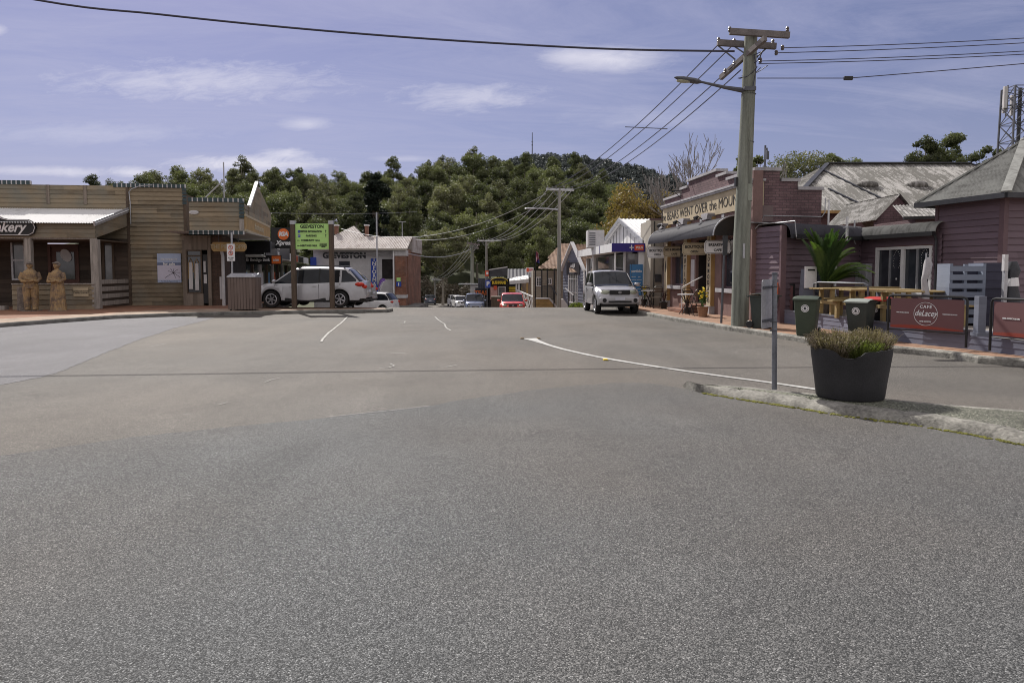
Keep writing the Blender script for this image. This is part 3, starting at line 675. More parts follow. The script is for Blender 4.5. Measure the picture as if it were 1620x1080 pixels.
# thicket of bare bushes at the end of the street
rr = random.Random(3)
for i,(px,yt,Y,wp) in enumerate([(668,436,112,44),(700,440,110,44),(722,450,112,30),(742,447,108,40),(652,450,109,24),(690,458,118,36)]):
    top = at(px,yt,Y); zb = g(Y)-.3; H = top.z-zb; root = thing('bare_bush', ['greyish leafless bush beside the hall corner, behind the parked dark sedan','pale twiggy bush behind the street pole left of the parked cars','low twiggy bush between the dark sedan and the white cars','round twiggy bush above the white cars at the street end','low dark leafless bush right beside the brick hall corner','low twiggy bush behind the dark sedan'][i], 'bush', (top.x,Y,zb), 0, 'bare bushes at the end of the street')
    rs = np.random.RandomState(100+i); n = 2600; Rr = wp/2/1100*Y; d = rs.normal(size=(n,3)); d /= np.linalg.norm(d,axis=1)[:,None]; d[:,2] = np.abs(d[:,2]); P = d*rs.uniform(.3,1.05,n)[:,None]**.6*np.array([Rr,Rr,H])*(1+.12*np.sin(d[:,0:1]*7+i)+.1*np.cos(d[:,2:3]*9))
    V, Fq = leaves(rs, P, None, .3, .13, -.3); o = bpy.data.objects.new('foliage', mesh_np('foliage', V, Fq, rs.random(n), leafmat('twig_haze_%d'%i, (.07,.06,.045),(.3,.25,.18),0))); C.objects.link(o); o.parent = root
    mb = MB()
    for k in range(14): a = rr.uniform(0,6.28); q = Vector((math.cos(a)*Rr*.7,math.sin(a)*Rr*.7,H*rr.uniform(.5,.9))); mb.tube([(0,0,0),q*.5+Vector((0,0,.3)),q],[.06,.04,.015],4)
    mb.build('stem', m_twigl, root)
# ================================================================== RIGHT SIDE
# ---- corner shop with stepped parapet
FB = Frame((6.76,31.0),(7.62,22.0),PZ); W = FB.w
sh = FB.thing('shop_building', 'plum brick corner shop with stepped parapet and lettered cream fascia', 'shop')
def fz(px,py,v=0): return FB.uz(px,py,v)
EAVE = 4.25
lo, mi, hi = 4.66, 4.88, 5.1
xs_ = [0, .24*W, .33*W, .66*W, .76*W, W]
U = lambda px: FB.uz(px,430)[0]
holes = [(U(1063),U(1081),.95,2.72),(U(1101),U(1119),.0,2.75),(U(1141),U(1163),.95,2.72),(U(1052),U(1055),.1,2.7)]; DU0, DU1 = U(1101), U(1119)

mb = MB()
def wall_holes(mb, u0,u1,z0,z1,holes,y0,y1):
    us = sorted(set([u0,u1]+[h[0] for h in holes]+[h[1] for h in holes])); 
    for a,b in zip(us[:-1],us[1:]):
        cut = sorted([(h[2],h[3]) for h in holes if h[0] <= a+1e-6 and h[1] >= b-1e-6]); z = z0
        for (p,q) in cut:
            if p > z+1e-4: mb.box(a,b,y0,y1,z,p)
            z = max(z,q)
        if z < z1: mb.box(a,b,y0,y1,z,z1)
wall_holes(mb, 0,W,0,3.55,holes,0,.3); mb.build('wall', m_plumd, sh)
MB().box(0,W,0.0,.3,4.36,lo).box(xs_[1],xs_[4],.0,.3,lo,mi).box(xs_[2],xs_[3],.0,.3,mi,hi).build('parapet', m_brick, sh)
MB().box(-.03,W+.03,-.06,.28,3.55,4.36).build('fascia', m_cream, sh)
mb = MB(); mb.box(-.1,W+.08,-.17,.32,4.36,4.43); mb.box(-.08,W+.06,-.13,.0,4.29,4.36); mb.build('cornice', m_cap, sh)
mb = MB()
for (a,b,z) in [(-.06,xs_[1],lo),(xs_[1]-.05,xs_[2],mi),(xs_[2]-.05,xs_[3]+.05,hi),(xs_[3],xs_[4]+.05,mi),(xs_[4],W-.62,lo)]: mb.box(a,b,-.07,.37,z,z+.09)
mb.build('coping', m_cap, sh)
text('lettering', 'the BEARS WENT OVER the MOUNTAIN', .5, m_ink, sh, (W*.5-.1,-.068,3.9), bold=-.004, sx=1.07, spacing=1.0)
# brick side wall facing the camera with its own steps
SW = 2.2
mb = MB(); mb.box(W-.6,W,.0,.8,4.4,4.68); mb.build('pier_top', m_brick, sh); MB().box(W-.65,W+.05,-.05,.85,4.68,4.78).build('pier_cap', m_cap, sh)
mb = MB(); mb.box(W-.3,W,.3,SW,0,4.1); mb.box(W-.3,W,.3,1.4,4.1,4.36); mb.box(W-.3,W,.3,.8,4.36,4.4); mb.build('side_wall', m_brick, sh)
MB().box(W-.34,W+.05,.85,1.47,4.36,4.46).build('coping', m_cap, sh); MB().box(W-.34,W+.05,1.4,SW+.05,4.1,4.2).build('coping', m_cap, sh)
MB().box(W+.002,W+.03,.22,.6,3.1,3.6).build('painted_patch', M('patch_grey',(.2,.15,.15),.9,.1), sh)
MB().box(W-.02,W+.09,-.1,.22,.0,4.68).build('corner_pier', m_plumd, sh)
# windows, door
for k,(a,b,c,d) in enumerate([holes[0],holes[2]]):
    wf = MB().frame(a,b,c,d,.07,.12,.22).build('window', m_plum, sh)
    MB().box(a+.07,b-.07,.17,.18,c+.07,d-.07).build('pane', m_glass, wf); MB().box(a-.14,b+.12,-.16,.1,c-.14,c).build('sill', m_cap, wf)
MB().frame(U(1052),U(1055),.1,2.7,.05,.12,.2).build('window', m_plum, sh)
dr = MB().box(DU0,DU1,.75,.8,.3,2.75).build('door', m_black, sh); MB().box((DU0+DU1)/2-.02,(DU0+DU1)/2+.03,.72,.75,.3,2.7).build('door_bar', m_galv, dr)
MB().box(DU0,DU0+.05,.1,.75,0,2.75).box(DU1-.05,DU1,.1,.75,0,2.75).box(DU0,DU1,.1,.78,2.7,2.75).build('doorway_lining', m_interior, sh)
MB().box(U(1094),U(1099.5),-.03,-.005,.95,2.0).build('menu_board', m_offw, sh)
st = MB().box(DU0-.35,DU1+.15,-1.0,-.12,0,.14).box(DU0-.1,DU1+.05,-.62,.7,.14,.3).build('doorstep', m_brickr, sh, bev=.02)
mb = MB(); mb.tube([(DU1-.1,-.92,.14),(DU1-.1,-.92,.95),(DU1-.1,-.15,1.35)],.022,8); mb.build('handrail', m_white, sh)
# mustard pilasters carrying vertical lettering
for (u,t) in [(U(1058),''),(U(1089),'BOUTIQUE'),(U(1127),'ACCOMMODATE'),(8.55,'')]:
    p = MB().box(u-.22,u+.22,-.14,.0,.28,3.5).build('pilaster', m_must, sh); MB().box(u-.2,u+.2,-.145,-.14,.3,2.9).build('face_panel', m_cream, p)
    MB().box(u-.26,u+.26,-.2,-.0,0,.28).build('base', m_cap, p)
    if t: text('lettering', '\n'.join(t), .27 if len(t) < 9 else .235, m_ink, p, (u,-.151,1.55), bold=.004, line=.98 if len(t)<9 else .9)
    else: MB().lathe([(0,0),(.13,.004),(.1,.006)],(0,0,0),'y',16).build('emblem', m_ink, p, loc=(u,-.147,1.75)).scale = (1,1,4)
for u in (U(1053)+.1,U(1088),U(1126)): 
    mb = MB(); mb.prism([(u-.24,3.4),(u+.24,3.4),(u+.28,3.54),(u+.32,3.56),(u+.32,3.63),(u-.32,3.63),(u-.32,3.56),(u-.28,3.54)],-.32,-.0); mb.prism([(u-.15,3.15),(u+.15,3.15),(u+.2,3.4),(u-.2,3.4)],-.2,.0); mb.build('corbel', m_cap, sh)
for u in (1.8,4.5,6.6): MB().box(u-.1,u+.1,-.04,.0,3.2,3.54).build('keystone', m_cap, sh)
# barrel awning of charcoal corrugated iron
AU0, AU1 = .35, U(1166)
mb = MB(); nu = 260; arc = [(math.cos(a),math.sin(a)) for a in [i*math.pi/2/10 for i in range(11)]]
for i in range(nu+1):
    u = AU0+(AU1-AU0)*i/nu; r = .012*math.sin(i*math.pi/2)
    for (c_,s_) in arc: mb.v.append((u,-(.05+(.78+r)*c_), 2.72+(.66+r)*s_))
for i in range(nu):
    for k in range(10): mb.f.append((i*11+k,(i+1)*11+k,(i+1)*11+k+1,i*11+k+1))
aw = mb.build('awning', m_cord, sh, smooth=True)
for u in (AU0,AU1):
    MB().tube([(u,-(.05+.79*c_),2.72+.67*s_) for (c_,s_) in arc],.025,6).build('trim', m_galv, aw)
MB().poly([(AU1-.03,-.02,2.72)]+[(AU1-.03,-(.05+.77*c_),2.72+.65*s_) for (c_,s_) in arc]).build('awning_end', m_black, aw)
for u in (1.2,3.3,5.6): 
    mb = MB(); mb.tube([(u,-.4,3.42),(u,-.55,3.52)],.02,6); mb.cyl((u-.02,-.55,3.52),(u+.0,-.68,3.44),.05,.08,8); mb.build('spotlight', m_black, sh)
# hanging signs under the awning
for k,(u,y,wd,h) in enumerate([(U(1047)+.6,-.95,.9,.5),(U(1068),-.6,.9,.45),(U(1120)-.35,-.95,.9,.46),(U(1148),-.85,.9,.46)]):
    sg = MB().box(-.03,.03,-wd/2,wd/2,-h/2,h/2)
    s = thing('hanging_sign', ['white scroll edged sign under the far end of the shop awning','cream scroll sign over the shop window, second from the far end of the awning','cream scroll sign hanging by the shop doorway','white scroll edged sign under the near end of the awning, beside the big utility pole'][k], 'sign', FB.o+FB.e*u+FB.n*(y+.55)+Vector((0,0,2.38)), FB.rz+R(64), 'hanging signs under the shop awning')
    pts = [(-wd/2,-h*.3),(-wd/2+.06,-h/2),(wd/2-.06,-h/2),(wd/2,-h*.3),(wd/2,h*.3),(wd/2-.06,h/2),(-wd/2+.06,h/2),(-wd/2,h*.3)]
    MB().prism(pts,-.015,.015).build('board', m_cream if k in (1,2) else m_white, s)
    mb = MB(); q = [Vector((x*.93,-.02,z*.88)) for x,z in pts]; mb.tube(q+[q[0]],.006,4); mb.build('border', m_ink, s)
    text('lettering', ['ANTIQUES','HOMEWARES','ANTIQUES','GALLERY'][k] if 0 else ['BOUTIQUE','BED & BREAKFAST','BOUTIQUE','BREAKFAST'][k], .15 if k in (0,2) else .125, m_ink, s, (0,-.02,.07), bold=.004, sx=.95 if k != 1 else .72)
    text('lettering', ['OPEN','CAFE','OPEN','CAFE'][k], .11, m_ink, s, (0,-.02,-.11), bold=.003)
    mb = MB(); mb.tube([(-wd*.3,0,h/2),(-wd*.3,0,h/2+.2)],.006,4); mb.build('chain', m_black, s); MB().tube([(wd*.3,0,h/2),(wd*.3,0,h/2+.2)],.006,4).build('chain', m_black, s)
mb = MB(); mb.tube([(2.1,.1,4.85),(2.1,-.55,4.85)],.02,5); mb.tube([(2.1,-.3,4.85),(2.1,.05,4.5)],.012,4); mb.build('bracket', m_black, sh)
mb = MB(); mb.tube([(W-.2,.4,4.7),(W-.2,.4,5.5)],.03,6); mb.tube([(W-.2,.4,5.3),(W+.05,.35,5.3)],.02,6); mb.cbox((W+.05,.35,5.15),(.1,.08,.25)); mb.cbox((W-.1,.38,5.3),(.1,.06,.2)); mb.build('service_mast', m_galvd, sh)
mb = MB(); mb.tube([(W+.04,.2,3.0),(W+.04,.28,3.28),(W+.04,2.2,3.26),(W+.04,2.3,3.4),(W+.04,2.3,3.85)],.016,6); mb.build('conduit', m_galv, sh); MB().tube([(W+.04,2.42,2.9),(W+.04,2.42,3.8)],.03,6).build('downpipe', m_white, sh)
MB().box(0,.3,.3,SW,-1,4.1).box(.3,W-.3,SW-.3,SW,-1,4.1).build('rear_wall', m_brick, sh)
MB().box(.3,W-.3,.3,SW-.3,3.9,3.96).build('roof', m_corr, sh)
# beige parapet infill + narrow beige building between shop and post office
bb = thing('annex_building', 'narrow beige rendered annex between the white post office and the plum shop', 'building', (6.35,31.2,0))
MB().box(-.15,.38,0,2.5,-.3,3.95).build('wall', m_beige, bb); MB().box(-.2,.4,-.03,.12,3.95,4.02).build('coping', m_plum, bb)
MB().box(.05,.3,-.12,-.0,1.2,1.55).build('meter_box', m_charc if 0 else m_char, bb); MB().tube([(-.0,-.04,.1),(-.0,-.04,3.9)],.02,6).build('conduit', m_black, bb)
MB().box(.1,3.2,1.2,2.5,2.0,4.1).build('upper_wall', m_beige, bb)

# ---- cafe wing (boards) between shop and pavilion
cf = thing('cafe_wing', 'plum weatherboard cafe wing with barrel edged charcoal roof and wide white window', 'building', (0,0,PZ))
def seg(name, a, b, z0, z1, holes=(), m=m_purple, c=.165, parent=cf):
    f = Frame(a,b,0); mb = MB(); clap(mb, 0, f.w, z0, z1, c, holes); o = mb.build(name, m, parent); o.location = (a[0],a[1],0); o.rotation_euler = (0,0,f.rz); return o, f
A1 = (7.66,22.0); A2 = (8.05,20.72); A3 = (11.2,22.4); A4 = (11.93,19.35)
s1,f1 = seg('wall', A1, A2, 0, 2.9); s2,f2 = seg('wall', A2, A3, 0, 2.55, [(1.35,2.25,.75,2.2)]); 
WH = [Frame(A3,A4,PZ).rect(1386,389,1476,455)]; f3_ = Frame(A3,A4,PZ); 
wh = (f3_.uz(1387,400)[0], min(f3_.w-.12,f3_.uz(1476,400)[0]), .86, 2.27)
s3,f3 = seg('wall', A3, A4, 0, 2.62, [wh])
MB().box(-.07,.09,-.03,.12,0,2.9).build('corner_board', m_plum, cf, loc=(A2[0],A2[1],0))
MB().box(1.35,2.25,.05,.06,.75,2.2).build('glass', m_glass, s2); MB().frame(1.35,2.25,.75,2.2,.05,-.03,.04).build('window_frame', m_plumd, s2)
wf = MB().frame(*wh,.085,-.05,.06).box((wh[0]+wh[1])/2-.06,(wh[0]+wh[1])/2+.06,-.04,.05,wh[2]+.08,wh[3]-.08).build('window', m_white, s3)
mw = (wh[0]+wh[1])/2
for (a,b) in ((wh[0]+.085,mw-.06),(mw+.06,wh[1]-.085)):
    MB().box(a,b,.03,.035,wh[2]+.085,wh[3]-.085).build('pane', m_glass, wf); MB().box((a+b)/2-.02,(a+b)/2+.02,-.02,.03,wh[2]+.085,wh[3]-.085).build('mullion', m_galv, wf)
    mb = MB(); q = random.Random(int(a*10)); cx = (a+b)/2+(b-a)*.27
    for k in range(26):
        t = k/26*2*math.pi
        if math.sin(t) < -.75: continue
        mb.lathe([(0,0),(.012,.002)],(cx+.13*math.cos(t)*q.uniform(.85,1.1),.022,wh[3]-.42+.32*math.sin(t)*q.uniform(.9,1.1)),'y',6)
    mb.lathe([(0,0),(.035,.002)],(cx,.022,wh[2]+.45),'y',5); mb.build('paper_star', m_white, wf)
MB().box(wh[0]-.05,wh[1]+.08,-.09,-.02,wh[2]-.16,wh[2]-.02).build('sill', m_plum, wf)
def barrel(a, b, z, r, wdt, m, name='roof', u0=0, u1=None):
    f = Frame(a,b,0); u1 = u1 or f.w; mb = MB(); n = int((u1-u0)/.09)*4
    for i in range(n+1):
        u = u0+(u1-u0)*i/n; h = .02*math.sin(i*math.pi/2)
        for k in range(9):
            t = k/8*math.pi/2; mb.v.append((u, -.25+ r-(r+h)*math.cos(t), z+(r+h)*math.sin(t)))
        mb.v.append((u, wdt, z+r+h+.12))
    for i in range(n):
        for k in range(9): mb.f.append((i*10+k,(i+1)*10+k,(i+1)*10+k+1,i*10+k+1))
    o = mb.build(name, m, cf); o.location = (a[0],a[1],0); o.rotation_euler = (0,0,f.rz)
    g_ = MB().box(u0,u1,-.36,-.26,z-.1,z+.02).build('gutter', m_black, o); return o
barrel(A2,A3,2.6,.36,1.6,m_cord); barrel(A3,A4,2.62,.3,2.2,m_corg)
MB().box(0,4.2,.1,3.5,2.4,2.86).build('roof_core', m_black, cf, loc=(8.4,22.5,0))
def wp(f,u,v,z): p = f.o+f.e*u+f.n*v; return (p.x,p.y,z)
mb = MB(); mb.tube([wp(f1,.08,-.07,2.86),wp(f1,.3,-.09,2.98),wp(f2,.0,-.4,3.0),wp(f2,.05,-.42,2.55),wp(f2,.2,-.3,2.5),wp(f2,2.3,-.28,2.5)],.016,6); mb.build('conduit', m_galv, cf)
mb = MB(); mb.tube([wp(f2,2.0,-.5,2.85),wp(f2,2.25,-.5,2.9),wp(f2,2.3,-.45,2.6)],.018,6); mb.build('conduit', m_galv, cf)
mb = MB(); mb.tube([wp(f2,2.28,-.42,3.2),wp(f2,2.28,-.42,2.5),wp(f2,2.2,-.12,2.3),wp(f2,2.2,-.12,.85),wp(f2,2.45,-.12,.5)],.04,8); mb.build('vent_pipe', m_white, cf)
mb = MB(); mb.tube([wp(f3,.1,-.35,3.15),wp(f3,.1,-.35,2.5),wp(f3,.1,-.3,2.4)],.025,8); mb.build('vent_pipe', m_galv, cf)
mb = MB(); mb.tube([wp(f3,.0,-.08,2.5),wp(f3,.0,-.08,0)],.035,8); mb.build('downpipe', m_navy if 0 else m_char, cf)
mb = MB(); mb.tube([wp(f3,f3.w-.1,-.2,2.6),wp(f3,f3.w-.12,-.1,2.4),wp(f3,f3.w-.1,-.08,0)],.035,8); mb.build('downpipe', m_char, cf)
mbx = MB().box(.06,.56,-.26,-.03,1.02,1.78).build('meter_box', m_galv, s3, bev=.01); MB().box(.38,.386,-.265,-.26,1.02,1.78).build('door_seam', m_black, mbx); MB().box(.28,.36,-.2,-.12,.75,1.02).build('conduit', m_white, s3)
# ---- pavilion
pv = thing('pavilion', 'square plum weatherboard pavilion with pyramid roof of grey green corrugated iron', 'building', (13.85,19.0,PZ), R(12.5))
for a,b in (((-2.05,-2.3),(-2.05,2.3)),): pass
hs = 2.15
hx_, hy_ = 1.75, 1.05
mb = MB(); clap(mb,-hy_,hy_,0,3.4,.17,side=-1,v=-hx_); mb.build('wall', m_purple, pv)
mb = MB(); clap(mb,-hx_,hx_,0,3.4,.17,v=-hy_); mb.build('wall', m_purple, pv)
MB().box(-hx_+.02,hx_,-hy_+.02,hy_,0,3.4).build('wall_core', m_plum, pv)
MB().box(-hx_-.05,-hx_+.09,-hy_-.05,-hy_+.09,0,3.4).build('corner_board', m_plum, pv); MB().box(-hx_-.05,-hx_+.04,hy_-.1,hy_,0,3.4).build('corner_board', m_plum, pv)
EX, EY, AP, ZE = 2.12, 1.42, 5.08, 3.45
mbr = MB(); tri = lambda t: 1-abs(2*t-1)
cs = [(-EX,-EY),(EX,-EY),(EX,EY),(-EX,EY)]
for i in range(4):
    a = Vector((*cs[i],ZE)); b = Vector((*cs[(i+1)%4],ZE)); up = Vector((0,0,AP))-(a+b)/2; corr(mbr,a,b,up,tri,.11,.022)
mbr.build('roof', m_corg, pv)
mb = MB()
for (x,y) in cs: mb.bar((x,y,ZE+.03),(0,0,AP+.03),.22,.05)
mb.build('hip_cap', m_corg, pv); mb = MB()
for i in range(4): a = Vector((*cs[i],ZE-.05)); b = Vector((*cs[(i+1)%4],ZE-.05)); mb.bar(a,b,.1,.13)
mb.build('gutter', m_char, pv); MB().box(-EX,EX,-EY,EY,ZE-.06,ZE-.04).build('soffit', m_plumd, pv)
# ---- hall behind with the big weathered hip roof
RY = 37
rl = at(1309,257,RY); rr_ = at(1535,262,RY); zr = (rl.z+rr_.z)/2; ey = 31.0; ze = 4.35
exl = at(1262,330,ey).x-.6; exr = rr_.x+ (rl.x-exl)
hall = thing('hall_building', 'brick hall with a large streaked weathered corrugated hip roof behind the cafe', 'building', (0,0,0))
mb = MB(); Aa = Vector((exl,ey,ze)); Bb = Vector((exr,ey,ze)); up = Vector((0,RY-ey,zr-ze)); tl = (rl.x-exl)/(exr-exl); tr = (exr-rr_.x)/(exr-exl)
corr(mb,Aa,Bb,up,lambda t: min(1,t/tl,(1-t)/tr),.14,.022)
by = 2*RY-ey; corr(mb,(exl,by,ze),(exl,ey,ze),(rl.x-exl,0,zr-ze),tri,.14,.022); corr(mb,(exr,ey,ze),(exr,by,ze),(rr_.x-exr,0,zr-ze),tri,.14,.022); corr(mb,(exr,by,ze),(exl,by,ze),(0,-(RY-ey),zr-ze),lambda t: min(1,t/tl,(1-t)/tr),.14,.022)
mb.build('roof', m_corr, hall)
mb = MB(); mb.bar((exl,ey,ze+.03),(rl.x,RY,zr+.03),.25,.06); mb.bar((exr,ey,ze+.03),(rr_.x,RY,zr+.03),.25,.06); mb.bar((rl.x,RY,zr+.05),(rr_.x,RY,zr+.05),.3,.07); mb.build('ridge_cap', m_char, hall)
mb = MB(); 
for (t0,t1,s0_,s1_) in [(.27,.27,.95,.12),(.235,.235,.42,.02)]: mb.bar(Aa+(Bb-Aa)*t0*0+Vector(((exr-exl)*(.26 if s0_>.5 else .2),0,0))+up*s0_*.98+Vector((-.6*s0_,0,.04)),Aa+Vector(((exr-exl)*(.31 if s0_>.5 else .235),0,0))+up*s1_+Vector((0,0,.04)),.12,.04)
mb.build('flashing', m_char, hall)
MB().box(exl+.5,exr-.5,ey+.5,by-.5,-1,ze-.02).build('wall', m_brick, hall); MB().box(exl-.02,exr,ey-.12,ey,ze-.12,ze).build('gutter', m_must, hall)
for x,y in ((1372,292),(1450,294)):
    q = at(x,y,34); MB().ball((q.x,34,ze+(zr-ze)*.5+.02),(.55,.3,.2),14,8).build('roof_vent', m_corr, hall, smooth=True)
# little gabled porch and lean-to roofs of the hall
gq = Frame((at(1388,340,26).x,26),(at(1442,340,26).x,26),0); gw = gq.w; gz = at(1415,344,26).z; ga = at(1414,308,26).z
gb = thing('gable_porch', 'small brick gable with iron roof in front of the big hip roof', 'porch', (gq.o.x,26,0))
MB().prism([(0,0),(gw*1.15,0),(gw*1.15,gz),(gw*.58,ga-.02),(0,gz)],0,.25).build('wall', m_brick, gb)
mb = MB(); corr(mb,(gw*1.25,-.15,gz-.1),(gw*1.25,4,gz-.1),(-gw*.67,0,ga-gz+.12),pitch=.12,amp=.015); corr(mb,(-.12,4,gz-.1),(-.12,-.15,gz-.1),(gw*.7,0,ga-gz+.12),pitch=.12,amp=.015); mb.build('roof', m_corr, gb)
lq = at(1408,345,24); lr_ = thing('lean_to_roof', 'low weathered iron lean-to roof between the gable porch and the pavilion', 'roof', (lq.x,23.2,0))
mb = MB(); corr(mb,(0,0,3.45),(3.2,0,3.55),(.5,1.6,.55),pitch=.12,amp=.015); mb.build('sheet', m_corr, lr_); MB().box(.5,3.2,.15,2.8,2.6,3.4).build('wall', m_brick, lr_)
MB().bar((0,-.03,3.42),(3.2,-.03,3.52),.1).build('gutter', m_black, lr_)

# ---- low deck wall along the footpath with posts and canvas banners
dk = [gp(x,y,PZ) for x,y in [(1190,502),(1243,511),(1330,524),(1400,537),(1460,545),(1530,552),(1620,563),(1760,585)]]
dk[0] = Vector((7.85,22,PZ)); dwall = thing('deck_wall', 'low blue grey boarded deck wall along the terracotta footpath', 'wall', (0,0,0))
DH = .36
for a,b in zip(dk[:-1],dk[1:]):
    f = Frame(a,b,0); mb = MB(); clap(mb,0,f.w,PZ,PZ+DH,.125,t=.012); mb.box(0,f.w,.0,.05,PZ,PZ+DH-.01); o = mb.build('boarding', m_deck, dwall); o.location = (a.x,a.y,0); o.rotation_euler = (0,0,f.rz)
    MB().box(-.01,f.w,-.03,.1,PZ+DH,PZ+DH+.03).build('capping', m_blugr, o)
deck = MB().poly([lift(p,PZ+DH-.03)+Vector((.05,.06,0)) for p in dk][::-1]+[Vector((7.7,22.3,PZ+DH-.03)),Vector((16,22.3,PZ+DH-.03)),Vector((18,10,PZ+DH-.03))])
tag(deck.build('deck_floor', m_post), 'pale timber deck floor of the cafe terrace', 'deck', kind='structure')
for k,(x,y,h) in enumerate([(1549,470,0),(1391,458,0)]):
    b = gp(x, 531 if k == 0 else 503, PZ+DH); p = thing('deck_post', ['blue grey square post between the two cafe banners','blue grey square post behind the red lidded bin'][k], 'post', (b.x,b.y,PZ+DH))
    MB().box(-.07,.07,-.07,.07,0,.72).build('post_shaft', m_blugr, p, bev=.008); MB().box(-.1,.1,-.1,.1,0,.06).build('post_foot', m_blugr, p)
m_ban, bn, bb_ = nodes('banner_canvas'); cz = N(bn,'ShaderNodeSeparateXYZ'); tt = N(bn,'ShaderNodeTexCoord'); L(bn, tt.outputs['Object'], cz.inputs[0])
wv = mth(bn,'ADD', cz.outputs[2], mth(bn,'MULTIPLY', mth(bn,'SINE', mth(bn,'MULTIPLY', cz.outputs[0], 2.6)), -.03)); nz = noise(bn, tt.outputs['Object'], 45, 2)
L(bn, ramp(bn, mth(bn,'ADD',wv,mth(bn,'MULTIPLY',nz,.03)), [(0,(.24,.03,.02)),(.17,(.26,.045,.028)),(.19,(.15,.065,.068)),(.5,(.16,.075,.078))]), bb_.inputs['Base Color']); bb_.inputs['Roughness'].default_value = .75
def banner(px0, px1, yb, label, wd=None):
    a = at(px0,500,yb[0]); b = at(px1,500,yb[1])
    f = Frame(a,b,.36) if wd is None else Frame(a, a+(b-a).normalized()*wd, .36)
    w_ = f.w; t = f.thing('banner_barrier', label, 'banner', 'cafe banners on the deck wall'); H = .80
    mb = MB(); mb.tube([(0,0,-.18),(0,0,H-.08),(.03,0,H-.02),(.1,0,H),(w_-.1,0,H),(w_-.03,0,H-.02),(w_,0,H-.08),(w_,0,-.18)],.024,8); mb.tube([(0,0,.08),(w_,0,.08)],.016,6); mb.build('frame', m_black, t, smooth=True)
    MB().box(.06,w_-.06,-.008,.008,.12,H-.06).build('canvas', m_ban, t)
    c = (w_*.5,-.012,H*.54); mb = MB(); ring = lambda r0: [(c[0]+r0*math.cos(k/40*2*math.pi),c[1],c[2]+r0*math.sin(k/40*2*math.pi)) for k in range(41)]
    mb.tube(ring(.235),.005,4,False); mb.build('emblem_ring', m_white, t)
    text('lettering','CAFE',.088,m_white,t,(c[0],c[1],c[2]+.145),bold=.002,spacing=1.25); text('lettering','deLacey',.165,m_white,t,(c[0],c[1],c[2]+.01),bold=.002,shear=.35,sx=.82)
    text('lettering','FINE COFFEE',.04,m_white,t,(c[0],c[1],c[2]-.155),bold=.001)
    text('lettering','100% ARABICA BEANS',.019*w_,m_white,t,(w_*.2,c[1],c[2]+.01),bold=.001,sx=.9); text('lettering','TASMANIAN ROASTED',.019*w_,m_white,t,(w_*.8,c[1],c[2]+.01),bold=.001,sx=.9)
    return t
banner(1405,1530,(14.85,13.5),'plum canvas cafe banner with round white logo standing right of the red lidded bin')
banner(1568,1622,(12.95,12.3),'plum canvas cafe banner cut off by the right edge of the photo',2.05)

# ---- wheelie bins
m_bing = M('bin_green', (.06,.078,.055), .5, .15, 3, 30); m_bind = M('bin_dark', (.045,.055,.05), .5, .15, 3, 30); m_lidr = M('lid_red', (.5,.035,.02), .45, .1); m_lidg = M('lid_grey', (.3,.33,.3), .45, .1)
def bin_(px, py, rz, body, lid, label, s=.9, lidtone=None):
    p = gp(px,py,PZ); t = thing('wheelie_bin', label, 'bin', (p.x,p.y,PZ), rz, 'wheelie bins on the footpath'); t.scale = (s,s,s)
    mb = MB(); lv = [(0,.43,.42,.02),(.05,.45,.44,0),(.5,.51,.55,-.02),(.9,.56,.66,-.04),(.96,.57,.68,-.04)]; n = 0
    for (z,wx,wy,oy) in lv:
        r = .05
        for (sx,sy) in ((-1,-1),(1,-1),(1,1),(-1,1)):
            for k in range(3):
                a = {(-1,-1):180,(1,-1):270,(1,1):0,(-1,1):90}[(sx,sy)]+k*45
                mb.v.append((sx*(wx/2-r)+r*math.cos(R(a)), sy*(wy/2-r)+oy+r*math.sin(R(a)), z))
    for j in range(len(lv)-1):
        for k in range(12): mb.f.append((j*12+k,j*12+(k+1)%12,(j+1)*12+(k+1)%12,(j+1)*12+k))
    mb.f.append(tuple(range(12))[::-1]); b = mb.build('bin_body', body, t, smooth=35)
    MB().box(-.31,.31,-.4,.31,.95,.985).build('rim', body, b, bev=.01)
    mb = MB(); n = 9
    for j in range(n):
        y = -.42+.76*j/(n-1); h = .985+.075*math.sin(math.pi*j/(n-1))**.7
        for k in range(n): x = -.31+.62*k/(n-1); mb.v.append((x,y,h-.02*(2*k/(n-1)-1)**4+.006*(k%2)))
    for j in range(n-1):
        for k in range(n-1): mb.f.append((j*n+k,j*n+k+1,(j+1)*n+k+1,(j+1)*n+k))
    mb.box(-.31,.31,-.43,-.4,.955,.99); mb.build('lid', lid, t, smooth=50)
    MB().tube([(-.24,.34,.93),(-.24,.4,.96),(.24,.4,.96),(.24,.34,.93)],.018,6).build('handle', body, t)
    for sx in (-1,1):
        wl_ = MB().lathe([(0,-.03),(.1,-.03),(.115,-.015),(.115,.015),(.1,.03),(0,.03)],(sx*.265,.27,.115),'x',18).build('wheel', m_black, t, smooth=40)
    MB().cyl((-.25,.27,.115),(.25,.27,.115),.015,n=6).build('axle', m_galvd, t)
    d = MB().lathe([(0,-.004),(.1,-.004),(.1,.03),(0,.03)],(0,0,0),'y',20).build('badge', m_white, t, loc=(0,-.35,.74)); d.rotation_euler = (R(7),0,0)
    dd = MB(); dd.tube([(.075*math.cos(a),-.006,.075*math.sin(a)) for a in [i/20*6.283 for i in range(21)]],.005,4,False); dd.prism([(-.03,-.03),(.035,-.02),(.01,.04),(-.02,.03)],-.01,-.005); dd.build('badge_print', m_char, d)
    return t
bin_(1206,519,R(40),m_bind,m_bind,'dark wheelie bin half hidden behind the grey back of the traffic sign')
bin_(1276,531,R(-32),m_bing,m_bing,'green wheelie bin with round white badge standing clear on the footpath')
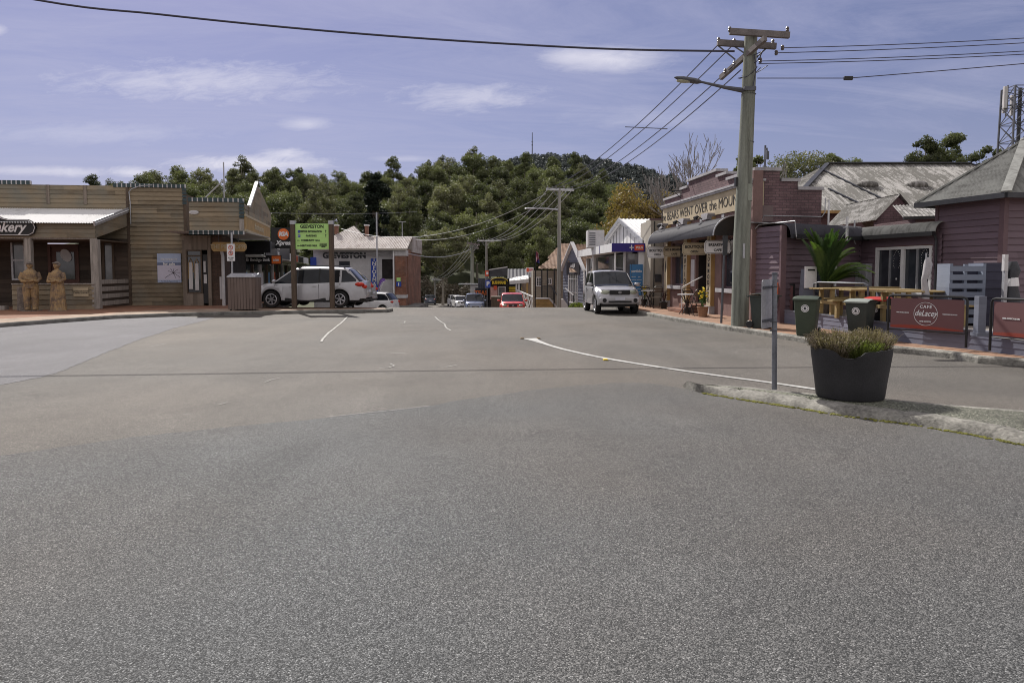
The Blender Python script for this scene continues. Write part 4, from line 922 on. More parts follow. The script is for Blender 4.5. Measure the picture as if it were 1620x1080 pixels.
bin_(1361,535,R(-48),m_bind,m_lidg,'dark wheelie bin with pale grey lid beside the red lidded bin',.86)
bin_(1390,531,R(-48),m_black,m_lidr,'black wheelie bin with red lid behind the planter',.88)
# small orange cafe board behind the first bin
p = gp(1212,511,PZ); t = thing('sandwich_board', 'small black framed board with orange print behind the dark bin', 'sign', (p.x,p.y+.3,PZ), R(-5))
MB().box(-.02,.02,-.02,.02,0,1.15).box(.88,.92,-.02,.02,0,1.15).box(-.02,.92,-.02,.02,1.12,1.16).build('frame', m_black, t); MB().box(.03,.87,-.01,.01,.3,1.1).build('canvas', m_ban, t); MB().lathe([(0,-.01),(.2,-.01),(.2,.01),(0,.01)],(.42,-.03,1.0),'y',24).build('orange_disc', m_orange, t)
p = gp(1236,507,PZ); t = thing('letterbox_pillar', 'blue grey pillar carrying a white metal letterbox against the cafe wall', 'letterbox', (8.62,20.35,PZ), R(8))
MB().prism([(-.24,0),(.24,0),(.19,1.6),(-.13,1.6)],-.1,.1).build('pillar', m_blugr, t); MB().box(-.15,.21,-.17,-.1,1.05,1.68).build('letterbox', m_white, t, bev=.008); MB().box(-.08,.14,-.175,-.17,1.55,1.6).build('slot', m_black, t)
# ---- tree fern
p = Vector((9.0,20.0,PZ+.2)); t = thing('tree_fern', 'tall green tree fern with arching fronds growing by the cafe corner', 'fern', p)
rf = random.Random(12); MB().tube([(0,0,0),(.05,0,.3),(.02,.02,.75),(0,0,1.0)],[.16,.13,.14,.18],9).build('trunk', m_barkd, t, smooth=True)
fr = []
for k in range(34):
    if k < 20: az = rf.uniform(.3,6.0); el = rf.uniform(1.2,1.5); Ln = rf.uniform(1.4,1.75)
    elif k < 29: az = rf.uniform(-.45,.5); el = rf.uniform(.45,.95); Ln = rf.uniform(1.15,1.5)
    else: az = rf.uniform(0,6.28); el = rf.uniform(.7,1.3); Ln = rf.uniform(1.1,1.6)
    pts = []; pos = Vector((0,0,.95)); 
    for i in range(13):
        pts.append(pos.copy()); e = el-1.0*(i/12)**2*(1.2 if k >= 20 else .55); pos = pos+Vector((math.cos(az)*math.cos(e),math.sin(az)*math.cos(e),math.sin(e)))*Ln/12
    mb = MB()
    for i in range(1,13):
        d = (pts[i]-pts[i-1]).normalized(); sd_ = d.cross(Vector((0,0,1)))
        if sd_.length < .1: sd_ = Vector((1,0,0))
        sd_.normalize(); upv = sd_.cross(d); wl_ = .21*math.sin(math.pi*min(1,(i+.8)/13.5))**.8
        for sgn in (-1,1):
            for j in range(10):
                b0 = pts[i-1].lerp(pts[i],j/10); tip = b0+sd_*sgn*wl_*rf.uniform(.85,1.1)+d*.1-Vector((0,0,.07))+upv*.02; wv_ = d*.015
                mb.v += [tuple(b0-wv_*.5),tuple(b0+wv_),tuple(tip)]; n = len(mb.v); mb.f.append((n-3,n-2,n-1))
    mb.tube(pts,[.014-.0009*i for i in range(13)],4,False); fo = mb.build('frond', m_fern, t); 
    at_ = fo.data.attributes.new('shade','FLOAT','FACE'); at_.data.foreach_set('value',[rf.uniform(.3,.7)+(.25 if k>=20 else -.22)]*len(fo.data.polygons))
# ---- timber picnic tables on the deck
m_pine = boards('picnic_timber', (.24,.17,.07), (.42,.32,.15), .12, .75)
def picnic(loc, rz, label, Lg=1.7):
    t = thing('picnic_table', label, 'table', loc, rz, 'timber tables on the cafe terrace')
    for j in range(4): MB().box(-Lg/2,Lg/2,-.36+j*.185,-.2+j*.185,.72,.755).build('table_plank', m_pine, t)
    for sy in (-1,1):
        MB().box(-Lg/2,Lg/2,sy*.72-.13,sy*.72+.13,.42,.455).build('bench', m_pine, t)
        for sx in (-1,1): MB().box(sx*(Lg/2-.2)-.04,sx*(Lg/2-.2)+.04,sy*.72-.05,sy*.72+.05,0,.42).build('leg', m_pine, t); MB().box(sx*(Lg/2-.3)-.045,sx*(Lg/2-.3)+.045,sy*.28-.045,sy*.28+.045,0,.72).build('leg', m_pine, t)
    for sx in (-1,1): MB().box(sx*(Lg/2-.2)-.03,sx*(Lg/2-.2)+.03,-.8,.8,.34,.42).build('crossbeam', m_pine, t)
    return t
DZ = PZ+DH-.02
picnic((8.95,18.6,DZ),R(4),'timber picnic table at the left end of the terrace beneath the fern')
picnic((9.1,17.2,DZ),R(-3),'timber picnic table nearest the green bin, second from the left')
picnic((9.2,15.9,DZ),R(2),'timber picnic table directly behind the large cafe banner')
picnic((10.1,19.9,DZ),R(8),'timber picnic table beside the cafe wall below the meter box')
# tubular rail of the terrace
mb = MB(); q = [Vector((8.2,18.9,DZ)),Vector((8.2,18.9,DZ+.85)),Vector((8.28,18.8,DZ+.9)),Vector((8.55,16.9,DZ+.9)),Vector((8.6,16.8,DZ+.85)),Vector((8.6,16.8,DZ))]
tag(mb.tube(q,.025,8).build('terrace_rail', m_galvd, smooth=True), 'bent tubular steel rail at the edge of the picnic terrace', 'rail')
# ---- pallet crate, wrapped umbrella, statue of clothes
m_pal = boards('pallet_pale', (.15,.175,.24), (.27,.31,.39), .14, .7, .2); m_pald = boards('pallet_dark', (.035,.035,.06), (.06,.06,.1), .14, .7, .2)
p = at(1514,430,15.8); t = thing('pallet_box', 'tall box made of pallets, pale blue slatted front and dark side, by the pavilion', 'box', (p.x,15.6,DZ), R(-6))
for k in range(7): MB().box(-.42,.27,-.3,-.27,.05+k*.19,.17+k*.19).build('slat', m_pal, t)
MB().box(-.4,-.34,-.27,.3,0,1.36).box(-.1,-.04,-.27,-.2,0,1.35).build('upright', m_pal, t); MB().box(.27,.33,-.3,.3,0,1.36).build('upright', m_pal, t)
MB().box(.28,.98,-.28,.35,0,1.38).build('side_panel', m_pald, t); MB().box(-.33,.27,-.1,.3,.02,1.3).build('lining', m_pald, t)
mb = MB()
for k in range(7): mb.box(.33,.985,-.295,-.28,.05+k*.19,.17+k*.19)
mb.build('side_slats', m_pald, t)
p = at(1464,440,15.6); t = thing('cafe_umbrella', 'folded pale cafe umbrella leaning beside the pallet box', 'umbrella', (p.x,15.6,DZ))
MB().tube([(0,0,0),(0,0,.3),(.02,0,.7),(-.03,0,1.0),(.02,0,1.15),(.05,0,1.35),(.03,.0,1.5)],[.08,.09,.08,.06,.08,.09,.04],10).build('cover', m_cap, t, smooth=True); MB().cyl((0,0,0),(0,0,1.6),.02,n=6).build('pole', m_galv, t)
p = at(1598,430,14.8); t = thing('rolled_blind', 'folded dark umbrella tied to a white post in front of the pavilion', 'umbrella', (p.x-.02,14.8,DZ))
MB().box(-.12,-.05,-.04,.04,.0,1.4).build('post', m_galv, t); MB().box(-.15,-.07,-.06,.02,1.2,1.55).build('bracket', m_offw, t)
MB().tube([(.08,0,.1),(.1,0,.6),(.07,0,1.0),(.1,0,1.2),(.08,0,1.4)],[.16,.15,.09,.13,.07],9).build('cover', m_char, t, smooth=True); MB().tube([(.09,0,.88),(.08,0,1.08)],[.12,.1],9).build('sash', m_white, t)

# ---- island: planter and sign seen from the back
pc = (at(1345,600,8.5).x, 8.5); t = thing('planter', 'large black tapered planter with a chipped rim full of heather on the traffic island', 'planter', (pc[0],pc[1],.118))
mb = MB(); n = 64; H = .60; lv = [(0,.378),(.02,.39),(.2,.41),(.4,.438),(.52,.455),(H,.463)]
def notch(a):   # chipped rim facing the camera
    d = (a-R(-118)+math.pi)%(2*math.pi)-math.pi; return .1*max(0,1-abs(d/.36)**2.5)*(.8+.25*math.sin(d*31))
for (z,r) in lv+[(H,.44),(H-.12,.43)]:
    for k in range(n):
        a = 2*math.pi*k/n; zz_ = z-(notch(a)+.012*math.sin(a*3+1)+.004*math.sin(a*17) if z == H else 0); mb.v.append((r*math.cos(a),r*math.sin(a)*.96,zz_))
for j in range(len(lv)+1):
    for k in range(n): mb.f.append((j*n+k,j*n+(k+1)%n,(j+1)*n+(k+1)%n,(j+1)*n+k))
mb.build('tub', M('planter_plastic',(.03,.03,.034),.6,.3,1.5,50,.3), t, smooth=50)
MB().lathe([(0,H-.11),(.43,H-.11)],(0,0,0),n=24).build('soil', m_barkd, t)
rs = np.random.RandomState(8)
def heather(label_parts, cx, cy, Rr, Hh, n, mat, nm):
    mb = MB(); V = []
    for k in range(n):
        a = rs.uniform(0,6.28); r = Rr*math.sqrt(rs.uniform(0,1)); b = np.array([cx+r*.7*math.cos(a),cy+r*.7*math.sin(a),H-.12]); hgt = Hh*rs.uniform(.55,1.05)*(1-.35*(r/Rr)**2)
        tip = b+np.array([math.cos(a)*r*.55+rs.normal()*.03, math.sin(a)*r*.55+rs.normal()*.03, hgt+.1]); pts = [b, b+(tip-b)*.5+np.array([0,0,.02]), tip]
        for i in range(2):
            d = pts[i+1]-pts[i]; s = np.cross(d,rs.normal(size=3)); s = s/np.linalg.norm(s)*.0022; V += [pts[i]-s,pts[i]+s,pts[i+1]+s*.6,pts[i+1]-s*.6]
        for q in range(9):
            u = rs.uniform(.35,1.02); c = b+(tip-b)*u; d = rs.normal(size=3); d /= np.linalg.norm(d); d[2] = abs(d[2]); s = np.cross(d,rs.normal(size=3)); s = s/np.linalg.norm(s)*.0035; ln = rs.uniform(.012,.028); V += [c-s,c+s,c+d*ln+s*.4,c+d*ln-s*.4]
    V = np.array(V); F = np.arange(len(V)).reshape(-1,4); sh_ = np.repeat(rs.random(n),11)
    o = bpy.data.objects.new(nm, mesh_np(nm, V, F, sh_[:len(F)], mat)); C.objects.link(o); o.parent = t; return o
m_hea = leafmat('heather', (.12,.1,.06), (.55,.45,.38), .25, 3); m_heag = leafmat('heather_green', (.07,.09,.02), (.3,.36,.1), .3, 3)
heather('', -.2, 0, .28, .26, 1000, m_hea, 'heather'); heather('', .24, .02, .24, .27, 800, m_hea, 'heather'); heather('', .03, -.14, .2, .16, 500, m_heag, 'foliage')
p = gp(1225,614,.115); t = thing('traffic_sign', 'grey traffic sign seen from behind on a steel post on the traffic island', 'sign', (p.x,p.y,.1))
MB().cyl((.0,0,0),(-.03,0,1.53),.033,n=14).build('post', m_galvs, t, smooth=40); MB().lathe([(.036,0),(.036,.03),(0,.036)],(-.03,0,1.51),n=14).build('cap', m_galvd, t)
mb = MB(); 
for z in (1.36,.9,.78): mb.tube([(-.026+.04*math.cos(a)-.005,.04*math.sin(a),z) for a in [i/12*6.283 for i in range(13)]],.008,5,False)
mb.build('clamp', m_galvd, t)
o = MB(); pts = []
for (sx,sy,a0) in ((1,1,0),(-1,1,90),(-1,-1,180),(1,-1,270)):
    for k in range(4): a = R(a0+k*30); pts.append((sx*(.22-.04)+.04*math.cos(a), sy*(.32-.04)+.04*math.sin(a)))
pl_ = o.prism(pts,-.004,.004).build('plate', m_galv, t, loc=(-.09,.06,1.13)); pl_.rotation_euler = (0,R(-1),R(50))
mb = MB().box(-.2,.2,-.02,-.004,.2,.235).box(-.2,.2,-.02,-.004,-.235,-.2); o = mb.build('stiffener', m_galvd, pl_)

# ---- post office / white shop further along
FP = Frame((4.26,44.7),(4.78,32.6),0); po = FP.thing('post_office', 'white corner post office with blue fascia, glazed shopfront and white gable', 'building')
PWd = FP.w; ex = 1.75
# end facing camera: local plane x=PWd, runs along y 0..ex
mb = MB(); mb.box(PWd-.25,PWd,1.15,ex,-.3,2.95); mb.build('wall', m_white, po)
MB().box(0,PWd-.25,.55,.75,-1.5,.55).box(0,.3,.5,.8,-1.5,2.5).box(3,3.2,.5,.8,-1.5,2.5).box(PWd-.4,PWd-.25,.5,.9,-.3,2.6).build('shopfront_wall', m_offw, po)
MB().box(.3,PWd-.4,.62,.66,.55,2.5).build('shop_glass', m_glass, po); MB().box(PWd-.2,PWd-.16,.6,1.15,.5,2.5).build('shop_glass', m_glassl, po)
MB().box(PWd-.22,PWd-.12,.55,1.15,.0,.5).box(PWd-.22,PWd-.12,.5,.56,0,2.6).build('shopfront_sill', m_offw, po)
MB().box(PWd-.14,PWd-.08,.02,.1,.0,2.6).build('awning_post', m_white, po); MB().box(5.5,5.58,.02,.1,-.8,2.6).build('awning_post', m_white, po)
MB().box(-.2,PWd+.1,-.1,ex,2.6,2.66).build('awning_soffit', m_offw, po)
MB().box(-.2,PWd+.08,-.14,-.08,2.58,2.98).build('fascia', m_white, po); MB().box(8.8,8.9,-.15,-.14,2.58,2.98).build('fascia_mark', m_navy, po)
nf = MB().box(PWd+.08,PWd+.14,-.14,1.78,2.58,2.98).build('fascia_blue', m_navy, po); MB().box(PWd+.14,PWd+.15,.92,1.14,2.66,2.9).build('logo_panel', m_navy, nf)
MB().box(PWd+.141,PWd+.156,.92,1.34,2.64,2.9).build('logo_panel', m_red, nf)
text('lettering','shop',.17,m_white,nf,(PWd+.162,1.14,2.77),rot=(math.pi/2,0,math.pi/2),bold=.004) if 0 else text('lettering','PLUS',.14,m_white,nf,(PWd+.162,1.15,2.77),rot=(math.pi/2,0,math.pi/2),bold=.004)
MB().box(PWd+.141,PWd+.16,.76,.8,2.66,2.9).box(PWd+.141,PWd+.16,.68,.88,2.76,2.8).build('cross_mark', m_white, nf)
ps = MB().box(PWd-.02,PWd+.05,.74,1.34,.55,2.0).build('poster', m_tealb, po)
text('lettering','pinkblue',.17,m_white,ps,(PWd+.056,1.04,1.68),rot=(math.pi/2,0,math.pi/2),bold=.004,sx=.85) if 0 else text('lettering','portfolio',.17,m_white,ps,(PWd+.056,1.04,1.68),rot=(math.pi/2,0,math.pi/2),bold=.004,sx=.85)
for i in range(6):
    for j in (0,1): text('lettering',['business','gifts','banking','passport','parcels','travel','cards','bill pay','phone','stamps','office','post'][i*2+j],.07,m_white,ps,(PWd+.056,.9+.28*j,1.42-.14*i),rot=(math.pi/2,0,math.pi/2))
GV = 1.7; pa = FP.uz(988,348,GV); pr_ = FP.uz(1026,380,GV); pl0 = FP.uz(957,388,GV)
MB().prism([(pl0[0],2.6),(pr_[0],2.6),(pr_[0],pr_[1]),pa,pl0],GV,GV+.15).build('gable_wall', m_white, po)
mb = MB()
for k in range(1,12):
    u_ = pl0[0]+(pr_[0]-pl0[0])*k/12; h = (pl0[1]+(pa[1]-pl0[1])*(u_-pl0[0])/(pa[0]-pl0[0])) if u_ < pa[0] else (pr_[1]+(pa[1]-pr_[1])*(pr_[0]-u_)/(pr_[0]-pa[0])); mb.box(u_-.025,u_+.025,GV-.02,GV,2.6,h-.1)
mb.build('cladding_batten', m_galvd, po)
mb = MB(); corr(mb,(pr_[0]+.15,GV-.3,pr_[1]-.02),(pr_[0]+.15,GV+8,pr_[1]-.02),(pa[0]-pr_[0]-.15,0,pa[1]-pr_[1]+.08),pitch=.2,amp=.015); corr(mb,(pl0[0]-.15,GV+8,pl0[1]-.02),(pl0[0]-.15,GV-.3,pl0[1]-.02),(pa[0]-pl0[0]+.15,0,pa[1]-pl0[1]+.08),pitch=.2,amp=.015); mb.build('roof', m_corw, po)
mb = MB(); mb.bar((pr_[0]+.15,GV-.32,pr_[1]-.08),(pa[0],GV-.32,pa[1]),.06,.2); mb.bar((pl0[0]-.15,GV-.32,pl0[1]-.08),(pa[0],GV-.32,pa[1]),.06,.2); mb.build('barge_board', m_galv, po)
MB().box(pl0[0],PWd-.02,GV+.15,GV+8,-1,2.9).build('side_wall', m_white, po)
p = at(942,386,38); ac = thing('rooftop_cooler', 'pale box shaped evaporative cooler on the post office roof', 'cooler', (p.x,38.2,2.95))
MB().box(-.45,.45,-.45,.45,0,.95).build('cabinet', m_offw, ac, bev=.03); mb = MB()
for k in range(6): mb.box(-.36,-.03,-.46,-.452,.15+k*.12,.21+k*.12)
mb.build('louvre', m_galvd, ac)
for x in (-.38,.3): mb = MB(); mb.box(x,x+.08,-.4,-.32,-.2,0)
mb.build('leg', m_galvd, ac)
# white roof of the gable continuing right behind the annex
# ---- blue grey gabled salon
p0 = at(891,470,49.5); p1 = at(924,470,45.6); FS = Frame(p0,p1,0); sl = FS.thing('gabled_shop', 'small blue grey weatherboard shop with steep white trimmed gable', 'shop'); w_ = FS.w
zf = g(47.5)+.1; zz0 = at(924,425,45.6).z; za = at(908,386,47.5).z
ub = (w_*.28,w_*.72,zf+.75,at(908,431,47.5).z)
mb = MB(); clap(mb,0,w_,zf,zz0,.2,[ub]); nn = 6
for k in range(nn):
    a = k/nn; b = (k+1)/nn; z_ = zz0+(za-zz0)*a; z2 = zz0+(za-zz0)*b; mb.add([(w_/2*a,-.02,z_),(w_-w_/2*a,-.02,z_),(w_-w_/2*b,0,z2),(w_/2*b,0,z2)],[(0,1,2,3)])
mb.build('wall', m_blugr, sl)
wn_ = MB().frame(*ub,.07,-.05,.03).build('window', m_white, sl); MB().box(ub[0]+.07,ub[1]-.07,.0,.01,ub[2]+.07,ub[3]-.07).build('pane', m_glassl, wn_); mb = MB()
for k in (1,2,3): x = ub[0]+(ub[1]-ub[0])*k/4; mb.box(x-.015,x+.015,-.03,0,ub[2]+.07,ub[3]-.07)
for k in (.35,.78): z = ub[2]+(ub[3]-ub[2])*k; mb.box(ub[0]+.07,ub[1]-.07,-.032,-.002,z-.015,z+.015)
mb.build('glazing_bar', m_white, wn_)
mb = MB(); mb.bar((-.25,-.1,zz0-.12),(w_/2,-.1,za+.12),.08,.24,(0,1,0)); mb.bar((w_+.25,-.1,zz0-.12),(w_/2,-.1,za+.12),.08,.24,(0,1,0)); mb.build('barge_board', m_white, sl)
MB().box(w_-.12,w_+.02,-.03,.05,zf,zz0).build('corner_board', m_white, sl)
sg = MB().box(w_*.2,w_*.82,-.06,-.03,zz0-.4,zz0+.45).build('signboard', m_char, sl); text('lettering','Scissor Salt' if 0 else 'and Jill',.34,m_white,sg,(w_*.5,-.065,zz0+.2),bold=.006,shear=.2); text('lettering','HAIR AND BEAUTY',.17,m_white,sg,(w_*.5,-.065,zz0-.22),sx=.9)
mb = MB(); corr(mb,(w_+.2,0,zz0-.05),(w_+.2,5,zz0-.05),(-w_/2-.2,0,za-zz0+.05),pitch=.25,amp=.02); corr(mb,(-.2,5,zz0-.05),(-.2,0,zz0-.05),(w_/2+.2,0,za-zz0+.05),pitch=.25,amp=.02); mb.build('roof', m_tile, sl)
MB().box(.05,w_-.05,.05,5,zf,zz0-.05).build('side_wall', m_blugr, sl)
sw = thing('dark_shop', 'dark shaded shopfront with brown tiled roof between salon and post office', 'shop', (at(922,470,47).x,47,0)); dx = at(962,470,47).x-at(922,470,47).x
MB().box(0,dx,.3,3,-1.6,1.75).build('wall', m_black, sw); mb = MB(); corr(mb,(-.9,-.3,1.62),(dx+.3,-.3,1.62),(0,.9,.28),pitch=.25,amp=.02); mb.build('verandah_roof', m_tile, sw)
mb = MB(); corr(mb,(-.9,1.2,2.3),(dx+.3,1.2,2.3),(0,2.8,1.1),pitch=.25,amp=.02); mb.build('roof', m_tile, sw)
# ---- verandah building further on
def bx(px0,px1,py0,py1,Y): a = at(px0,py1,Y); b = at(px1,py0,Y); return a.x,b.x,a.z,b.z
x0,x1,z0,z1 = bx(843,893,428,490,53); vb = thing('verandah_house', 'beige weatherboard house with brown tiled roof and black verandah posts', 'house', (x0,53,0)); wv_ = x1-x0
mb = MB(); clap(mb,0,wv_,g(53),z1,.2); mb.build('wall', M('beige_boards',(.36,.32,.26),.7,.15), vb); MB().box(0,wv_,.02,4,g(53),z1).build('wall_core', m_beige, vb)
a = at(852,425,51); b = at(893,425,51); apx = at(886,388,54)
mb = MB(); corr(mb,(a.x-x0,-2.2,a.z),(b.x-x0+.6,-2.2,a.z),(0,3.6,1.25),lambda t: min(1,.1+t*1.35),pitch=.25,amp=.02); mb.build('roof', m_tile, vb)
a2 = at(871,410,56); mb = MB(); corr(mb,(a2.x-x0-.3,1.4,a2.z),(wv_+.8,1.4,a2.z),(0,2.5,1.3),lambda t: min(1,.1+t*1.5),pitch=.25,amp=.02); mb.build('upper_roof', m_tile, vb)
for px in (857,866,877): q = at(px,430,51); MB().box(q.x-x0-.05,q.x-x0+.05,-2.1,-2.0,g(51),a.z+.05).build('post', m_black, vb)
for (p0_,p1_,q0,q1) in [(857,866,452,474),(867,878,452,474)]:
    X0,X1,Z0,Z1 = bx(p0_,p1_,q0,q1,51); mb = MB().box(X0-x0,X1-x0,-2.08,-2.03,Z1-.06,Z1).box(X0-x0,X1-x0,-2.08,-2.03,Z0,Z0+.06)
    for k in range(9): xx = X0-x0+(X1-X0)*k/8; mb.box(xx-.012,xx+.012,-2.07,-2.04,Z0,Z1)
    mb.build('balustrade', m_black, vb)
for (p0_,p1_,q0,q1) in [(848,857,438,453),(866,873,440,450)]:
    X0,X1,Z0,Z1 = bx(p0_,p1_,q0,q1,53); f_ = MB().frame(X0-x0,X1-x0,Z0,Z1,.07,-.06,-.02).box((X0+X1)/2-x0-.03,(X0+X1)/2-x0+.03,-.05,-.02,Z0,Z1).build('window', m_white, vb); MB().box(X0-x0+.07,X1-x0-.07,-.03,-.025,Z0+.07,Z1-.07).build('pane', m_glass, f_)
# stone ramp wall + handrails
x0,x1,z0,z1 = bx(848,869,473,489,50); rw = thing('stone_wall', 'ochre stone ramp wall with pale sloping coping at the foot of the verandah', 'wall', (x0,50,0)); 
xe = at(881,488,50).x-x0; MB().prism([(0,z0-.4),(xe,z0-.4),(xe,z0),(x1-x0,z1),(0,z1)],0,.3).build('stonework', bricks('ochre_stone',(.34,.22,.08),(.45,.3,.12),(.25,.18,.1),1.2), rw)
MB().bar((x1-x0,.1,z1+.05),(xe+.1,.1,z0+.02),.35,.12).bar((0,.1,z1+.05),(x1-x0,.1,z1+.05),.35,.1).build('coping', m_offw, rw)
x0,x1,z0,z1 = bx(889,903,473,489,46); rw = thing('ramp_wall', 'pale concrete ramp wall at the foot of the blue grey gabled shop', 'wall', (x0,46,0)); MB().prism([(-.15,z0-.5),(x1-x0+.05,z0-.5),(x1-x0,z0),(0.1,z1),(-.15,z1)],0,.5).build('concrete', m_offw, rw)
for k,(pp,lab,mt) in enumerate([([(872,453,50),(883,469,49),(883,489,48)],'black handrail beside the street pole at the ramp',m_black),([(894,456,46),(907,467,45.5),(907,489,45)],'white topped handrail in front of the gabled shop',m_white)]):
    o_ = at(*pp[0]); r_ = thing('handrail', lab, 'handrail', (o_.x,o_.y,0)); qs = [at(*q)-Vector((o_.x,o_.y,0)) for q in pp]
    MB().tube([qs[0],qs[1]],.045,6).build('rail', mt, r_); MB().tube([qs[1],qs[2]],.035,6).build('post', m_black, r_); h = at(pp[0][0]+(6 if k else 5),pp[2][1],pp[0][2])-Vector((o_.x,o_.y,0)); h0 = qs[0].lerp(qs[1],.4); MB().tube([h0,(h0.x,h0.y,h.z)],.035,6).build('post', m_black, r_)
for k,(px,py,Y,wp_) in enumerate([(912,484,40,24),(1150,520,20.6,0)][:1]):
    q = at(px,492,Y); bs = thing('low_shrub', 'low bright green shrub between the white handrail and the silver off-roader', 'shrub', (q.x,Y,g(Y)+.05)); rs = np.random.RandomState(4); d = rs.normal(size=(900,3)); d /= np.linalg.norm(d,axis=1)[:,None]; d[:,2] = np.abs(d[:,2])
    V,Fq = leaves(rs, d*rs.uniform(.5,1,900)[:,None]*np.array([.55,.5,.55]), None, .07,.5,0); o = bpy.data.objects.new('foliage', mesh_np('foliage',V,Fq,rs.random(900),m_bush)); C.objects.link(o); o.parent = bs
# timber ramp with white crossed railing
qa = at(818,459,58); qb = at(847,471,53); rp = thing('ramp_railing', 'white timber ramp railing with crossed braces rising beside the red car', 'railing', (qa.x,qa.y,0)); A_ = Vector((0,0,qa.z)); B_ = qb-Vector((qa.x,qa.y,0)); h = Vector((0,0,1.1))
MB().bar(A_,B_,.09).build('top_rail', m_white, rp); MB().bar(A_-h,B_-h,.09).build('bottom_rail', m_white, rp)
for i in range(5):
    p_ = A_.lerp(B_,i/5); q_ = A_.lerp(B_,(i+1)/5); MB().bar(p_,q_-h,.05).bar(p_-h,q_,.05).build('cross_brace', m_white, rp); MB().bar(p_,p_-h*1.5,.08).build('post', m_white, rp)
MB().prism([(0,A_.z-1.3),(B_.x+.2,B_.z-1.2),(B_.x+.2,B_.z-3),(0,A_.z-3)],.2,.4).build('ramp_side', m_brown, rp)
# dark takeaway shop with yellow lettering, second awning shop
Y = 62; x0,x1,z0,z1 = bx(774,803,441,495,Y); ds = thing('takeaway_shop', 'black fronted takeaway shop with charcoal parapet and yellow arched sign', 'shop', (x0,Y,0)); wd_ = x1-x0
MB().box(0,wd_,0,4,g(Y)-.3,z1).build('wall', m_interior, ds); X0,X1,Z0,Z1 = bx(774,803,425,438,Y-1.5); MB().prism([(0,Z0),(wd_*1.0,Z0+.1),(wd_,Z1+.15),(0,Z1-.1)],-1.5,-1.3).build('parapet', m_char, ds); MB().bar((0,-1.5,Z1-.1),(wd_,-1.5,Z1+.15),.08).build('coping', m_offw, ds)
X0,X1,Z0,Z1 = bx(779,800,440,450,Y-.3); sg = MB().box(X0-x0,X1-x0,-.35,-.2,Z0,Z1).build('signboard', m_black, ds); text('lettering','BURGERS' if 0 else 'BUSHMANS',.36,m_yel,sg,((X0+X1)/2-x0,-.37,Z0+.16),bold=.02,sx=.66); MB().tube([((X0+X1)/2-x0+.75*math.cos(a),-.37,Z0+.28+.32*math.sin(a)) for a in [i*math.pi/10 for i in range(11)]],.03,4).build('arch_line', m_yel, sg)
X0,X1,Z0,Z1 = bx(788,800,453,475,Y); dd = MB().frame(X0-x0,X1-x0,Z0-.8,Z1,.08,-.12,-.02).build('doorway', m_offw, ds); MB().box(X0-x0+.08,X1-x0-.08,-.05,-.03,Z0-.8,Z1-.08).build('pane', m_glassl, dd)
for q_ in (778,): X0,X1,Z0,Z1 = bx(776,787,454,474,Y-.5); MB().box(X0-x0,X1-x0,-.55,-.45,Z0,Z1).build('poster', M('pale_pink_poster',(.55,.33,.3),.7), ds); X0,X1,Z0,Z1 = bx(781,786,452,458,Y-.6); MB().box(X0-x0,X1-x0,-.66,-.58,Z0,Z1).build('poster', m_red, ds)
X0,X1,Z0,Z1 = bx(777,791,470,495,57); t = thing('brown_cabinet', 'dark brown cabinet standing on the kerb left of the red car', 'cabinet', (X0,57,Z0-.3)); MB().box(0,X1-X0,0,.8,0,Z1-Z0+.3).build('casing', m_brown, t, bev=.03); MB().box(-.03,X1-X0+.03,-.03,.83,Z1-Z0+.3,Z1-Z0+.36).build('top', m_beige, t)
Y = 64; x0,x1,z0,z1 = bx(803,846,432,495,Y); rs_ = thing('timber_shop', 'dark tin roofed shop with yellow sign panels behind the ramp railing', 'shop', (x0,Y,0)); wd_ = x1-x0
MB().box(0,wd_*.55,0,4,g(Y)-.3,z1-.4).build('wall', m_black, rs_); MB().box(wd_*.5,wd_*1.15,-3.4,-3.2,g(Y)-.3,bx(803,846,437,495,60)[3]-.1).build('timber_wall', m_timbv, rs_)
mb = MB(); corr(mb,(0,-.3,z1-.5),(wd_*.95,-.3,z1-.5),(0,2.5,.9),pitch=.3,amp=.02); mb.build('roof', m_cord, rs_)
X0,X1,Z0,Z1 = bx(806,840,440,446,58); mb = MB(); corr(mb,(X0-x0,-6.2,Z0),(X1-x0-.2,-6.2,Z0+.28),(0,2,.3),pitch=.25,amp=.015); mb.build('verandah_roof', m_corw, rs_); MB().bar((X0-x0,-6.2,Z0-.05),(X1-x0-.2,-6.2,Z0+.1),.06,.3).build('verandah_fascia', m_offw, rs_)
for px in (817,821,834): q = at(px,460,58); MB().box(q.x-x0-.07,q.x-x0+.07,-6.1,-5.95,g(58)-.2,Z0).build('post', m_offw if px < 830 else m_must, rs_)
for (p0_,p1_) in ((805,816),(825,833)): 
    X0,X1,Z0,Z1 = bx(p0_,p1_,453,464,63); mb = MB()
    for k in range(4): mb.box(X0-x0,X1-x0,-.4,-.35,Z0+k*(Z1-Z0)/4,Z0+(k+.6)*(Z1-Z0)/4)
    mb.build('yellow_sign', m_yel, rs_)
X0,X1,Z0,Z1 = bx(832,844,423,431,60); t = thing('roof_sign', 'small red and white billboard on the roof above the ramp', 'sign', (X0,60,Z0)); MB().box(0,X1-X0,0,.08,0,Z1-Z0).build('board', m_white, t); MB().box(.05,(X1-X0)*.38,-.02,0,.05,Z1-Z0-.05).build('panel', m_red, t); MB().box((X1-X0)*.4,X1-X0-.05,-.02,0,.1,Z1-Z0-.1).build('print', M('faded_pink',(.5,.25,.27),.6), t); MB().box(.3,.36,.02,.06,-1,0).build('leg', m_galvd, t)
